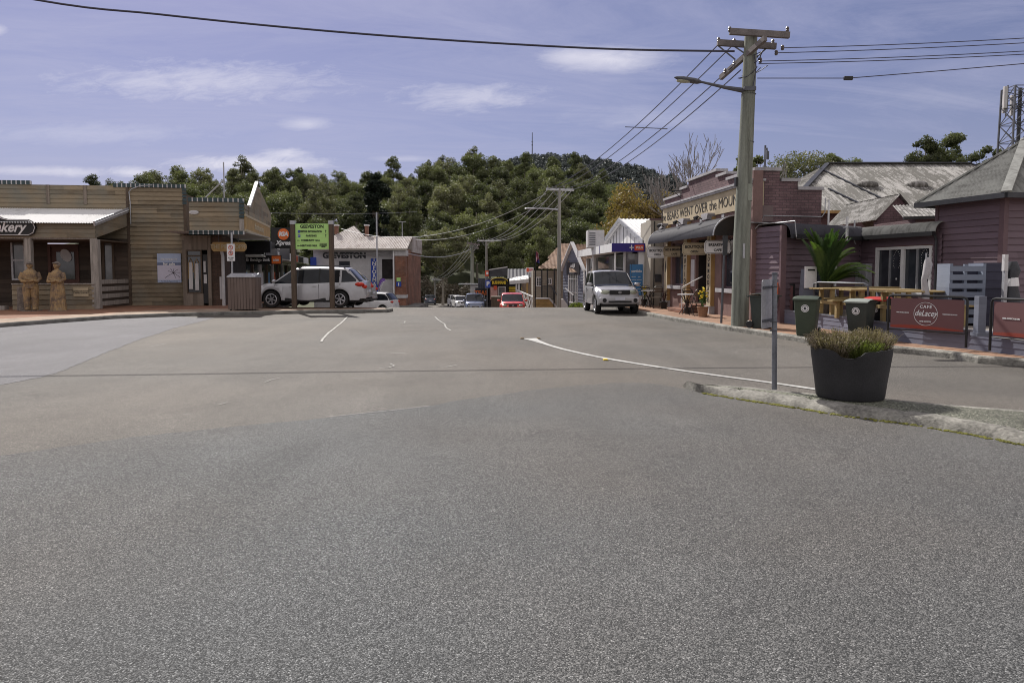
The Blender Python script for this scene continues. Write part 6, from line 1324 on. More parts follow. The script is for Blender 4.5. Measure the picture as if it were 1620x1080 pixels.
struct(MB().box(hx(600),hx(668),-2.2,4,za-2.6,hz(484.6,54)).build('hall_platform', m_concd, loc=(xl,YH,0)))
mb = MB(); mb.cyl((hx(631),2,zrg),(hx(631),2,zrg+1.2),.03,n=5); mb.tube([(hx(631)-.3,2,zrg+1.2),(hx(631)+.3,2,zrg+1.2)],.02,4); mb.build('aerial', m_galv, hl)
# teardrop flag, person-like statue by the hall
p = at(600,470,54); t = thing('teardrop_flag', 'purple teardrop flag standing in front of the hall beside the information banner', 'flag', (p.x,54,g(54)))
z0_ = hz(462,54)-g(54); z1_ = hz(440,54)-g(54); mb = MB(); pts = [(0,z0_),(.12,z0_+.5),(.35,z0_+.85),(.5,z1_-.2),(.42,z1_-.03),(.25,z1_),(.08,z1_-.15),(-.02,z1_-.5)]; mb.prism(pts,-.01,.01); mb.build('cloth', M('purple_cloth',(.2,.1,.42),.7), t); MB().tube([(0,0,0),(0,0,z0_),(-.04,0,z1_-.5),(.08,0,z1_-.12),(.25,0,z1_+.02)],.02,5).build('pole', m_black, t); text('lettering','OPEN',.25,m_white,t,(.2,-.02,(z0_+z1_)/2),rot=(math.pi/2,R(-65),0))
statue(617.5,483.5,58,R(10),'dark carved wooden figure standing at the corner of the hall behind the parked cars',m_brown,True,'cap',.92,'carved figures by the hall')

# ---- green town sign
pl = at(466,487.5,28.7); pr = at(526,487.5,28.7); FG = Frame(pl,pr,PZ); t = FG.thing('town_sign', 'lime green town direction sign on two brown timber posts', 'sign'); w_ = FG.w; zt = FG.uz(500,354)[1]; zb = FG.uz(500,394)[1]
for x in (0,w_): q = MB().box(x-.09,x+.09,-.09,.09,0,FG.uz(466,357)[1]+.05).build('post', m_brown, t, bev=.01); MB().box(x-.1,x+.1,-.1,.1,FG.uz(466,357)[1]+.05,FG.uz(466,349)[1]).build('post_cap', m_galv, q)
b_ = MB().box(.1,w_-.1,-.03,.02,zb,zt).build('board', m_green, t); hh = zt-zb
T = lambda s,x,z,sz,al='CENTER',bo=.004,sx=1: text('lettering',s,sz,m_ink,b_,(w_*x,-.035,zb+hh*z),align=al,bold=bo,sx=sx)
T('GEEVESTON',.5,.885,.185,bo=.006,sx=.95); T('VISITOR INFORMATION',.47,.69,.105,sx=.82); T('PARKING',.48,.52,.105); T('COMMUNITY HALL',.46,.34,.105,sx=.85); T('HERITAGE PARK',.41,.13,.105,sx=.9); T('GOVERNMENT\nINFORMATION\nCENTRE',.79,.14,.05,sx=.9)
mb = MB()
for z in (.78,.61,.43,.25): mb.box(.12,w_-.12,-.034,-.03,zb+hh*z-.003,zb+hh*z+.003)
mb.build('ruling', m_cream, b_)
for z in (.69,.52): q = MB().box(w_*.13,w_*.195,-.036,-.03,zb+hh*z-.055,zb+hh*z+.055).build('symbol', m_blue, b_); text('lettering','i' if z > .6 else 'P',.1,m_white,q,(w_*.162,-.04,zb+hh*z))
def arrow(x,z,up):
    mb = MB(); X = w_*x; Z = zb+hh*z
    if up: mb.box(X-.009,X+.009,-.036,-.03,Z-.06,Z+.04); mb.prism([(X-.035,Z+.02),(X+.035,Z+.02),(X,Z+.07)],-.037,-.031)
    else: mb.box(X-.03,X+.06,-.036,-.03,Z-.009,Z+.009); mb.prism([(X-.02,Z-.035),(X-.02,Z+.035),(X-.07,Z)],-.037,-.031)
    mb.build('arrow', m_ink, b_)
arrow(.86,.69,True); arrow(.86,.52,True); arrow(.15,.34,False); arrow(.15,.13,False)
# ---- timber clad litter bin
p = at(388,491.5,27.6); t = thing('litter_bin', 'brown timber slatted litter bin enclosure with grey lid on the kerb', 'bin', (p.x,27.6,PZ), R(4)); w2 = .52; hb = 1.3
mb = MB(); mb.box(-w2+.03,w2-.03,-.37,.37,.05,hb-.02); mb.build('liner', m_black, t)
m_slat = boards('bin_slats',(.12,.085,.07),(.21,.16,.14),.13,.8,.4,axis='x')
for k in range(9): x = -w2+2*w2*k/9; MB().box(x+.004,x+2*w2/9-.008,-.4,-.375,.06,hb).build('slat', m_slat, t)
for k in range(6): y = -.37+.74*k/6; MB().box(-w2-.02,-w2+.005,y+.004,y+.115,.06,hb).build('slat', m_slat, t); MB().box(w2-.005,w2+.02,y+.004,y+.115,.06,hb).build('slat', m_slat, t)
mb = MB().prismx([(-.44,hb),(.42,hb),(.42,hb+.16),(.1,hb+.17),(-.44,hb+.05)],-w2-.03,w2+.03); mb.build('lid', m_galv, t, bev=.01)
for x in (-w2+.04,w2-.1):
    MB().box(x,x+.06,-.36,-.3,-.02,.08).build('foot', m_black, t)
# no stopping sign
p = at(368,480,29.3); t = thing('no_stopping_sign', 'white no stopping and no parking sign on a grey pole behind the litter bin', 'sign', (p.x,29.3,PZ)); zt = at(368,367,29.3).z-PZ; MB().cyl((0,0,0),(.03,0,zt),.04,n=10).build('post', m_galv, t); MB().lathe([(.045,0),(.045,.06),(0,.07)],(.03,0,zt-.02),n=10).build('cap', m_galvd, t)
z1_ = at(368,386,29.3).z-PZ; z0_ = at(368,413,29.3).z-PZ; pl_ = MB().box(-.16,.17,-.075,-.05,z0_,z1_).build('plate', m_white, t, bev=.004)
for k,s__ in enumerate('SP'): zc_ = z1_-.15-k*.23; MB().tube([(.005+.085*math.cos(a),-.08,zc_+.085*math.sin(a)) for a in [i/20*6.283 for i in range(21)]],.013,4,False).tube([(-.055,-.08,zc_+.06),(.065,-.08,zc_-.06)],.011,4).build('prohibition_ring', m_red, pl_); text('lettering',s__,.15,m_ink,pl_,(.005,-.078,zc_))
text('lettering','AT ANY\nTIME',.07,m_ink,pl_,(.005,-.078,z0_+.1))
p = gp(1141,511,PZ); t = thing('parking_post', 'grey steel parking sign post standing on the brick footpath left of the utility pole', 'sign', (p.x,p.y,PZ)); zt = at(1147,374,p.y); MB().cyl((0,0,0),(zt.x-p.x,0,zt.z-PZ),.035,n=10).build('post', m_galvd, t); MB().box(-.07,.07,-.07,-.04,zt.z-PZ-.55,zt.z-PZ+.02).build('plate', m_char, t, loc=(zt.x-p.x,0.03,0))
# ================================================================== poles, wires, tower
bp_ = at(1170,517,19.6); PT = lambda px,py,Y=19.6: at(px,py,Y)
t = thing('utility_pole', 'tall thick greenish timber utility pole with crossarms and street light on the right kerb', 'utility pole', (bp_.x,19.6,PZ)); org = Vector((bp_.x,19.6,PZ))
top = PT(1188,58)-org; MB().tube([(0,0,-.1),(0.01,0,top.z*.3),(top.x*.6,0,top.z*.7),top],[.235,.225,.19,.17],18).build('pole_shaft', m_pole, t, smooth=60)
lp = lambda px,py,dy=0: Vector(PT(px,py)-org)+Vector((0,dy,0))
for k,(a,b,dy) in enumerate([((1150,55),(1243,61),-.25),((1139,63),(1233,69),.25)]): MB().bar(lp(*a,dy),lp(*b,dy),.11,.16).build('crossarm', m_arm, t)
q0 = lp(1192,77,-.35)+Vector((0.02,-.5,0)); q1 = lp(1161,104,.2)+Vector((0,1.0,0)); MB().bar(q0,q1,.1,.14).build('crossarm', m_arm, t)
mb = MB(); 
for a,b in (((1164,66),(1181,82)),((1208,67),(1194,84)),((1140,66),(1166,92)),((1222,68),(1200,88))): mb.bar(lp(*a,.3),lp(*b,.15),.035)
mb.build('arm_brace', m_galvd, t)
for (px,py,dy) in [(1141,59,.25),(1166,61,.25),(1150,52,-.25),(1240,52,-.25),(1228,62,.25),(1163,98,.9),(1171,92,.5),(1238,76,0),(1228,84,0),(1203,96,0)]:
    c = lp(px,py,dy); MB().lathe([(0,-.07),(.035,-.06),(.05,-.02),(.035,0),(.05,.03),(.03,.07),(0,.08)],c,n=8).build('insulator', m_cera, t)
rq = random.Random(31)
for k in range(7):
    a = lp(rq.uniform(1178,1215),rq.uniform(78,110),rq.uniform(-.3,.3)); b = lp(rq.uniform(1165,1215),rq.uniform(80,128),rq.uniform(-.3,.3)); m_ = a.lerp(b,.5)-Vector((0,0,rq.uniform(.05,.3))); MB().tube([a,a.lerp(m_,.6)+Vector((.03,0,0)),m_,b],.012,4).build('jumper_cable', m_wire, t)
MB().tube([lp(1189,90,-.2),lp(1192,110,-.22),lp(1187,143,-.2)],.014,5).build('jumper_cable', m_wire, t)
la = lp(1178,144,-.02); lb = lp(1106,131,-.1); MB().tube([la,la.lerp(lb,.45)+Vector((0,0,-.02)),lb],[.075,.05,.03],8).build('lamp_arm', m_galvd, t); MB().bar(lp(1174,143,-.15),lp(1192,143,-.15),.14,.1).build('arm_bracket', m_galvd, t)
lh = lp(1087,128.5,-.1); mb = MB(); d_ = (lp(1067,125)-lp(1107,132)).normalized(); e_ = Vector((0,1,0)); u_ = e_.cross(d_)
prof = [(.0,.0),(-.1,.06),(.06,.1),(.3,.1),(.62,.07),(.74,.02)]
c0 = lp(1107,131.5,-.1)
for (x,r) in [(-.02,.04),(.08,.09),(.2,.1),(.5,.09),(.68,.05),(.74,.015)]:
    for k in range(10): a = 2*math.pi*k/10; mb.v.append(tuple(c0+d_*x+e_*math.cos(a)*r*1.1+u_*math.sin(a)*r*.75))
for i in range(5):
    for k in range(10): mb.f.append((i*10+k,i*10+(k+1)%10,(i+1)*10+(k+1)%10,(i+1)*10+k))
hd = mb.build('lamp_head', m_galvd, t, smooth=50); MB().ball(c0+d_*.42-u_*.04*(1 if u_.z > 0 else -1),(.26,.085,.06),12,6).build('lamp_lens', M('lamp_lens',(.45,.45,.35),.3), hd, smooth=True)
for z,h in ((3.5,.45),(5.1,.02),(6.4,.02)): MB().lathe([(.232-.008*z,0),(.232-.008*z,h),(.2,h)],(top.x*z/top.z,0,z),n=18).build('pole_band', m_galvd if h < .1 else M('pole_plate',(.3,.33,.28),.7), t)
MB().box(-.26,-.2,-.06,.06,3.9,4.15).build('junction_box', m_black, t, loc=(.05,0,0)); MB().box(-.03,.03,-.245,-.232,1.9,2.3).build('pole_tag', m_galv, t)
# smaller street poles
def street_pole(px, pyb, pyt, Y, label, arms, r=.14, m=m_pole2, zb=None):
    zb = g(Y) if zb is None else zb; b = at(px,430,Y); tz = at(px,pyt,Y).z-zb; t = thing('street_pole', label, 'utility pole', (b.x,Y,zb)); MB().cyl((0,0,-.2),(0,0,tz),r*1.15,r*.75,10).build('pole_shaft', m, t, smooth=50)
    for (pa,pb,ya,yb,dy) in arms:
        A = at(pa,ya,Y)-Vector((b.x,Y,zb)); Bq = at(pb,yb,Y)-Vector((b.x,Y,zb)); A.y = -dy; Bq.y = dy; MB().bar(A,Bq,.12,.15).build('crossarm', m_wirel if m is m_pole2 else m_arm, t)
        n = 4
        for k in range(n): c = A.lerp(Bq,(k+.15)/(n-.7)); MB().lathe([(0,0),(.05,.02),(.035,.08),(.05,.12),(0,.16)],c+Vector((0,0,.08)),n=7).build('insulator', m_cera, t)
        mid = A.lerp(Bq,.5); MB().bar(A.lerp(Bq,.2),(0,0,mid.z-.6),.04).bar(A.lerp(Bq,.8),(0,0,mid.z-.6),.04).build('arm_brace', m_galvd, t)
    return t
s2 = street_pole(884.5,487,298,46,'slim pale street pole with crossarm and lamp arm beside the ramp',[(864,908,300,300,.3)],.13)
b = at(884,430,46); A = at(884,332,46)-Vector((b.x,46,g(46))); Bq = at(833,330,46)-Vector((b.x,46,g(46))); MB().tube([A,A.lerp(Bq,.4)+Vector((0,0,.05)),Bq],[.06,.045,.03],7).build('lamp_arm', m_galv, s2); MB().ball(Bq+Vector((.25,0,0)),(.4,.12,.07),10,6).build('lamp_head', m_galv, s2)
s3_ = street_pole(769.5,487,380,66,'pale street pole with braced crossarm above the parking sign',[(756,781,381,381,.4)],.13)
s4_ = street_pole(747,475,385,72,'thick weathered street pole with tangled crossarms left of the parking sign',[(740,758,385,387,.9),(742,757,391,393,-.6)],.19,m_pole)
s5_ = street_pole(688,480,428,104,'distant thin street pole above the dark sedan',[(683,694,441,442,.3),(683,697,443,443,-.5)],.12)
# wires
W1 = 'wires from the big pole down the street'
for k,((ax,ay),(bx_,by_)) in enumerate([((1139,68),(866,300)),((1165,66),(879,299)),((1163,101),(894,299)),((1172,111),(906,300))]):
    cable('power_line', sag(at(ax,ay,19.9),at(bx_,by_,46),.55), .013+.004, m_wire if 0 else m_wirel if 0 else m_wire, 'one of four thin wires running from the big utility pole to the slim street pole', W1)
p = [at(x,y,Y_) for x,y,Y_ in ((989,201,30.5),(1056,204,30.0))]; tag(MB().bar(p[0],p[1],.03).build('wire_spreader', m_galvd), 'short horizontal spreader bar joining the street wires in the sky', 'spreader')
for k,(a_,b_) in enumerate([((866,300),(757,381)),((879,299),(765,381)),((894,299),(773,381)),((906,300),(781,381))]):
    cable('power_line', sag(at(*a_,46),at(*b_,66),.9), .02, m_wirel, 'one of four pale wires sagging from the slim street pole to the braced street pole', 'pale wires along the street')
for k in range(4): cable('power_line', sag(at(741+k*5,386+k*.5,72),at(683+k*4,441+(k%2)*2,104),.8), .022, m_wirel, 'one of four pale wires dropping to the distant thin street pole', 'wires to the distant pole')
cable('power_line', sag(at(650,402,56),at(745,394,72),.5), .035, m_wirel, 'pale service cable from the hall corner to the weathered street pole')
cable('power_line', sag(at(515,402,55.6),at(650,402,55.6),.05), .03, m_wirel, 'pale service cable running along the white hall front')
cable('power_line', sag(at(864,306,46),at(540,362,56),1.6), .02, m_wirel, 'pale wire sagging from the slim street pole across to the hall roof')
cable('power_line', sag(at(864,318,46),at(648,378,60),.9), .018, m_wirel, 'lower pale wire sagging from the slim street pole towards the hall end')
cable('power_line', sag(at(427,337,38),at(660,335,60),.1), .008, m_wirel, 'faint pale wire crossing in front of the forest from the pie shop gable')
cable('power_line', sag(at(747,441,72),at(690,431,90),.3), .03, m_wirel, 'pale cable low behind the parked cars at the street end') if 0 else None
cable('power_line', smooth_pts([at(x,y,19.4) for x,y in [(-420,-95),(50,-1),(250,23),(450,43.5),(650,60),(850,72.5),(1000,79),(1162,81.5)]],6), .03, m_wire, 'thick dark cable sweeping across the sky from the left to the big pole')
for k,((ax,ay),(bx_,by_),sg2) in enumerate([((1238,76),(1990,32),.12),((1228,84),(1990,42),.1),((1203,97),(1990,54),.12),((1200,101),(1990,60),.12)]):
    cable('power_line', sag(at(ax,ay,19.6),at(bx_,by_,19.6),sg2), .012, m_wire, 'one of four thin wires leaving the big utility pole towards the right', 'wires leaving the big pole to the right')
wp_ = [at(1198,124,19.6),at(1342,124,19.6),at(1480,113,19.6),at(1620,101,19.6),at(1990,66,19.6)]; cable('power_line', wp_, .013, m_wire, 'lowest thin wire on the right carrying a small black joint box')
q = at(1342,124,19.6); tag(MB().cbox(tuple(q),(.24,.08,.1)).build('joint_box', m_black, bev=.01), 'small black box hanging on the lowest wire right of the big pole', 'joint box')
# lattice telecom tower
Yt = 60; bx0 = at(1598,430,Yt); t = thing('telecom_tower', 'steel lattice telecom tower with panel antennas and whip mast at the right edge', 'tower', (bx0.x,Yt,-1)); Z = lambda py: at(1600,py,Yt).z+1; X = lambda px: at(px,430,Yt).x-bx0.x
zt = Z(139); wb, wt = (X(1618)-X(1578))/2, (X(1615)-X(1585))/2
lg = MB(); 
cor = [(-1,-1),(1,-1),(1,1),(-1,1)]; zbz = 0
wf_ = lambda z: wt*(1.35-.35*z/zt)
for (sx,sy) in cor: MB().bar((sx*wf_(0),sy*wf_(0),0),(sx*wt,sy*wt,zt),.12).build('leg', m_galvd, t)
mb = MB(); nb = 12
for k in range(nb):
    z0_, z1_ = zt*k/nb, zt*(k+1)/nb
    for i in range(4):
        a, b = cor[i], cor[(i+1)%4]; w0, w1 = wf_(z0_), wf_(z1_)
        mb.bar((a[0]*w0,a[1]*w0,z0_),(b[0]*w1,b[1]*w1,z1_),.05); mb.bar((b[0]*w0,b[1]*w0,z0_),(a[0]*w1,a[1]*w1,z1_),.05); mb.bar((a[0]*w1,a[1]*w1,z1_),(b[0]*w1,b[1]*w1,z1_),.06)
mb.build('lattice', m_galvd, t)
MB().bar((.2,0,0),(.2,0,zt),.28,.1).build('cable_run', m_char, t)
for (px0,px1,py0,py1,dy) in [(1563,1568,142,176,-1.0),(1594,1599,136,170,-1.5),(1603,1608,145,178,1.2),(1588,1591,145,175,1.0),(1621,1626,142,174,-.8)]:
    a_ = MB().box(X(px0),X(px1),dy-.12,dy+.12,Z(py1),Z(py0)).build('panel_antenna', m_offw, t, bev=.03); MB().bar(((X(px0)+X(px1))/2+.2,dy,Z(py1)-.3),((X(px0)+X(px1))/2+.2,dy,Z(py0)+.1),.08).build('mount_pole', m_galvd, a_)
    for py in (py0+8,py1-6): MB().bar(((X(px0)+X(px1))/2,dy,Z(py)),(0,0,Z(py)),.06).build('mount_arm', m_galvd, a_)
MB().tube([(X(1617),-.5,Z(170)),(X(1617.5),-.5,Z(105)),(X(1619),-.5,Z(64))],[.12,.09,.04],6).build('whip_mast', m_galvd, t); MB().bar((X(1612),-.5,Z(101)),(X(1622),-.5,Z(103)),.05).bar((X(1614),-.5,Z(71)),(X(1622),-.5,Z(72)),.05).cbox((X(1617.5),-.5,Z(114)),(.25,.25,.4)).cbox((X(1617.5),-.5,Z(125)),(.3,.3,.5)).build('whip_fitting', m_galvd, t)

# ================================================================== cars
def paint(name, col, metal=.35, rough=.3):
    m, nt, b = nodes(name); n = noise(nt, coord(nt,'Object'), 2.5, 3); L(nt, ramp(nt, n, [(.3,tuple(x*.9 for x in col)),(.7,tuple(min(1,x*1.08) for x in col))]), b.inputs['Base Color'])
    b.inputs['Metallic'].default_value = metal; b.inputs['Roughness'].default_value = rough; b.inputs['Coat Weight'].default_value = .8; b.inputs['Coat Roughness'].default_value = .05; return m
m_silver = paint('silver_paint', (.44,.44,.465), .15); m_bluep = paint('blue_silver_paint', (.2,.24,.36)); m_redp = paint('red_car_paint', (.6,.045,.025), .1, .35); m_whitep = paint('white_car_paint', (.72,.72,.74), 0); m_darkp = paint('dark_car_paint', (.06,.075,.11))
m_tyre = M('tyre_rubber', (.022,.022,.023), .9, .2); m_rim = M('alloy_rim', (.5,.5,.53), .3, .1, metal=.6); m_cglass = glassy('car_glass', (.012,.014,.018), rough=.05); m_cglass.node_tree.nodes['Principled BSDF'].inputs['Specular IOR Level'].default_value = .35; m_lens = M('headlight_lens', (.3,.32,.24), .1, .15, spec=.9); m_tail = M('tail_light', (.5,.03,.012), .25, .1); m_amber = M('amber_lens', (.7,.25,.03), .3); m_trim = M('black_trim', (.02,.02,.022), .6); m_plate = M('number_plate', (.62,.64,.72), .4, .1)
def car(loc, rz, label, body, L_, W_, r, wbase, xf, top, belt, ws, rf, side_z=None, sill=.28, pillars=(), detail=True, roofz=None, group='cars parked along the street', trimc=None, suv=False, s=1.0, grille=None, wheels_in=0, tail_box=None, tumble=.16, rack=False, lamp=None, name='parked_car', bump_trim=False):
    """x forward. top/belt: (x,z) outlines; ws: windscreen base/top x; rf: rear screen top/base x; xf: front axle x"""
    t = thing(name, label, 'car', loc, rz, group); t.scale = (s,s,s)
    x0, x1 = -L_/2, L_/2; xr = xf-wbase; tx = [p[0] for p in top]; tz = [p[1] for p in top]; bx_ = [p[0] for p in belt]; bz = [p[1] for p in belt]
    T = lambda x: float(np.interp(x,tx,tz)); Bt = lambda x: float(np.interp(x,bx_,bz))
    def hw(x):
        f = (x-0)/(L_/2); return W_/2*(1-.17*abs(f)**7-.04*abs(f)**2)
    ra = r+.07; zc = r
    def zb(x):
        z = sill+(.06 if abs(x) > L_/2-.25 else 0)
        for c in (xf,xr):
            if abs(x-c) < ra: z = max(z, zc+math.sqrt(max(0,ra*ra-(x-c)**2)))
        return z
    st = sorted(set([round(x0+i*(L_)/90,4) for i in range(91)]+[c+sg*ra for c in (xf,xr) for sg in (-1,1)]))
    mb = MB(); k = 9
    for x in st:
        w = hw(x); z0 = zb(x); zt_ = min(T(x),Bt(x)) if T(x) > Bt(x)+.03 else T(x); gl = T(x) > Bt(x)+.03
        zs = max(z0+.02, .62*zt_+.38*z0) ; fl = .018 if any(abs(x-c) < ra+.12 for c in (xf,xr)) else 0
        if gl: sec = [(w-.05,z0),(w+fl,z0+.012),(w+fl+.008,z0*.5+zs*.5),(w+.006,zs),(w-.012,zt_-.09),(w-.03,zt_-.03),(w-.05,zt_),(w*.5,zt_+.002),(0,zt_+.002)]
        else: sec = [(w-.05,z0),(w+fl,z0+.012),(w+fl+.008,z0*.5+zs*.5),(w,zs),(w-.02,zt_-.13 if zt_-.13 > zs else zs+.01),(w-.06,zt_-.05),(w-.16,zt_-.008),(w*.5,zt_+.02),(0,zt_+.028)]
        for (y,z) in sec: mb.v.append((x,y,z))
        for (y,z) in sec: mb.v.append((x,-y,z))
    n = len(st)
    for i in range(n-1):
        a = i*2*k; b = (i+1)*2*k
        for j in range(k-1): mb.f.append((a+j,b+j,b+j+1,a+j+1)[::-1]); mb.f.append((a+k+j,b+k+j,b+k+j+1,a+k+j+1))
    for e in (0,n-1):
        a = e*2*k; f = [a+j for j in range(k)]+[a+k+j for j in range(k-2,-1,-1)]; mb.f.append(tuple(f) if e else tuple(f[::-1]))
    bd = mb.build('body', body, t, smooth=38)
    MB().box(x0+.18,x1-.18,-W_/2+.2,W_/2-.2,sill-.07,Bt(0)-.1).build('underbody', m_trim, t)
    # glasshouse
    gs = [x for x in st if T(x) > Bt(x)+.03]; gmb = MB(); rmb = MB(); zr_ = max(tz)
    for x in gs:
        w = hw(x)-.06; B0 = Bt(x)-.02; Tt = T(x); wr = w-tumble*(Tt-B0)
        sec = [(w,B0),((w+wr)/2+.012,(B0+Tt)/2),(wr+.005,Tt-.05),(wr-.06,Tt-.008),(wr*.5,Tt+.015),(0,Tt+.02)]
        for s_ in (1,-1):
            for (y,z) in sec: gmb.v.append((x,s_*y,z))
    k2 = 6
    for i in range(len(gs)-1):
        a = i*12; b = (i+1)*12
        for j in range(k2-1): gmb.f.append((a+j,b+j,b+j+1,a+j+1)[::-1]); gmb.f.append((a+6+j,b+6+j,b+6+j+1,a+6+j+1))
    for e in (0,len(gs)-1): a = e*12; f = [a+j for j in range(6)]+[a+6+j for j in range(4,-1,-1)]; gmb.f.append(tuple(f) if e else tuple(f[::-1]))
    gmb.build('windows', m_cglass, t, smooth=40)
    rs_ = [x for x in gs if rf[0]-.02 <= x <= ws[1]+.02]
    for x in rs_:
        w = hw(x)-.06; B0 = Bt(x)-.02; Tt = T(x); wr = w-tumble*(Tt-B0)
        for s_ in (1,-1):
            for (y,z) in [(wr+.018,Tt-.085),(wr+.014,Tt-.045),(wr-.055,Tt+.006),(wr*.5,Tt+.03),(0,Tt+.036)]: rmb.v.append((x,s_*y,z))
    for i in range(len(rs_)-1):
        a = i*10; b = (i+1)*10
        for j in range(4): rmb.f.append((a+j,b+j,b+j+1,a+j+1)[::-1]); rmb.f.append((a+5+j,b+5+j,b+5+j+1,a+5+j+1))
    for e in (0,len(rs_)-1): a = e*10; f = [a+j for j in range(5)]+[a+5+j for j in range(3,-1,-1)]; rmb.f.append(tuple(f) if e else tuple(f[::-1]))
    rmb.build('roof', body, t, smooth=45)
    def sp(x, z, off=.012):
        w = hw(x)-.06; B0 = Bt(x)-.02; return w-tumble*(z-B0)+off
    for s_ in (1,-1):
        def strip_(xa,za,xb,zb_,wd,nm,mt=body):
            p = Vector((xa,s_*sp(xa,za),za)); q = Vector((xb,s_*sp(xb,zb_),zb_)); mb = MB(); mb.bar(p,q,.03,wd,(0,1,0)) if 0 else None
            d = Vector((wd,0,0)); mb.add([p-d/2,p+d/2,q+d/2,q-d/2,p-d/2-Vector((0,s_*.04,0)),p+d/2-Vector((0,s_*.04,0)),q+d/2-Vector((0,s_*.04,0)),q-d/2-Vector((0,s_*.04,0))],[(0,1,2,3),(7,6,5,4),(0,4,5,1),(1,5,6,2),(2,6,7,3),(3,7,4,0)]); return mb.build(nm, mt, t)
        strip_(ws[0],Bt(ws[0])-.01,ws[1],T(ws[1])-.05,.075,'pillar'); strip_(rf[1]+.05,Bt(rf[1])-.01,rf[0]+.02,T(rf[0])-.05,.16 if suv else .1,'pillar')
        for (xa,wd) in pillars: strip_(xa,Bt(xa)-.01,xa-.03,T(xa-.03)-.06,wd,'pillar',m_trim if wd < .08 else body)
        xm = ws[0]-.12; z_ = Bt(xm)+.1; y = hw(xm)+.1; MB().ball((xm,s_*y,z_),(.07,.12,.075),12,8).build('mirror', body, t, smooth=True); MB().bar((xm,s_*(hw(xm)-.06),Bt(xm)+.02),(xm,s_*y,z_-.04),.04).build('mirror_stalk', m_trim, t)
        for c in (xf,xr):
            yw = s_*(W_/2-.13); y_in = yw-s_*.09; wl = thing('wheel','', '', (c,yw,r)); wl.parent = t
            MB().lathe([(r*.62,-.1),(r*.93,-.105),(r,-.075),(r,.075),(r*.93,.105),(r*.62,.1)],(0,0,0),'y',32).build('tyre', m_tyre, wl, smooth=40)
            mb = MB(); mb.lathe([(r*.66,.1),(r*.62,.085),(r*.6,.03),(r*.2,.02),(0,.02)],(0,0,0),'y',32); 
            if s_ < 0: mb.v = [(a,-b,c_) for a,b,c_ in mb.v]; mb.f = [f[::-1] for f in mb.f]
            mb.build('rim_well', m_trim, wl, smooth=40); mb = MB()
            for q in range(6):
                a = q*math.pi/3+.3; mb.bar((0,s_*.07,0),(r*.61*math.cos(a),s_*.085,r*.61*math.sin(a)),.05,.03,(0,1,0))
            mb.lathe([(0,s_*.095),(r*.17,s_*.09),(r*.19,s_*.05)],(0,0,0),'y',16); mb.tube([(r*.61*math.cos(a),s_*.088,r*.61*math.sin(a)) for a in [i/32*6.2832 for i in range(33)]],.022,5,False); mb.build('rim', m_rim, wl, smooth=40)
    # bumper, lights, plates
    wf = hw(x1-.08); zfb = sill+.03
    if bump_trim:
        for e,xx in ((1,x1),(-1,x0)): MB().box(xx-.05*e-.05,xx-.05*e+.06,-hw(xx)*.93,hw(xx)*.93,sill-.02,sill+.12).build('bumper_trim', m_trim, t, bev=.02)
        for s_ in (1,-1): MB().box(xr+ra,xf-ra,s_*(W_/2-.02)-.02,s_*(W_/2-.02)+.02,sill-.03,sill+.1).build('sill_trim', m_trim, t)
    hl = lamp or dict(z=.72,h=.14,w=.3,x=x1-.12); zl, hl_h, hl_w, hx_ = hl['z'],hl['h'],hl['w'],hl['x']
    for s_ in (1,-1):
        MB().ball((hx_,s_*(hw(hx_)-hl_w*.62),zl),(.13,hl_w*.5,hl_h*.55),14,8).build('headlight', m_lens, t, smooth=True)
    gw = hw(x1)*2-hl_w*2-.15 if grille is None else grille['w']; gz_ = zl if grille is None else grille['z']; gh = .13 if grille is None else grille['h']
    g_ = MB().box(x1-.03,x1+.012,-gw/2,gw/2,gz_-gh/2,gz_+gh/2).build('grille', m_trim, t, bev=.012)
    mb = MB(); mb.tube([(x1+.016,.055*math.cos(a),gz_+.04*math.sin(a)) for a in [i/18*6.2832 for i in range(19)]],.01,5,False); mb.tube([(x1+.016,.02*math.cos(a),gz_+.038*math.sin(a)) for a in [i/12*6.2832 for i in range(13)]],.008,5,False); mb.build('badge', m_rim, g_)
    MB().box(x1-.02,x1+.02,-gw*.6,gw*.6,sill+.1,sill+.2).build('lower_intake', m_trim, t, bev=.012)
    MB().box(x1+.0,x1+.03,-.19,.19,sill+.2,sill+.31).build('number_plate', m_plate, t); MB().box(x0-.03,x0,-.19,.19,.62,.73).build('number_plate', m_plate, t)
    for s_ in (1,-1):
        if tail_box: a_,b_,c_,d2 = tail_box; MB().box(a_,b_,s_*hw(a_)-.1 if s_ > 0 else s_*hw(a_)-.015,s_*hw(a_)+.015 if s_ > 0 else s_*hw(a_)+.1,c_,d2).build('tail_light', m_tail, t, bev=.03)
        else: MB().ball((x0+.1,s_*(hw(x0+.1)-.1),.85),(.16,.12,.09),12,8).build('tail_light', m_tail, t, smooth=True)
        if detail:
            for xd in [p[0] for p in pillars[:2]]: MB().box(xd+.1,xd+.26,s_*(hw(xd)+.0)-.012,s_*(hw(xd)+.0)+.022,Bt(xd)-.14,Bt(xd)-.11).build('door_handle', body, t)
            for xd in [p[0] for p in pillars]+[ws[0]-.1]: MB().box(xd-.004,xd+.004,s_*(hw(xd)-.012)-.02,s_*(hw(xd)-.012)+.0215,sill+.06,Bt(xd)-.05).build('door_gap', m_trim, t)
    if rack:
        for s_ in (1,-1): mb = MB(); y = s_*(sp(0,T(0))-.06); mb.tube([(rf[0]+.15,y,T(rf[0]+.15)),(rf[0]+.35,y,T(-.4)+.07),(ws[1]-.5,y,T(.2)+.07),(ws[1]-.25,y,T(ws[1]-.25))],.02,6); mb.build('roof_rail', m_galvd, t)
    return t
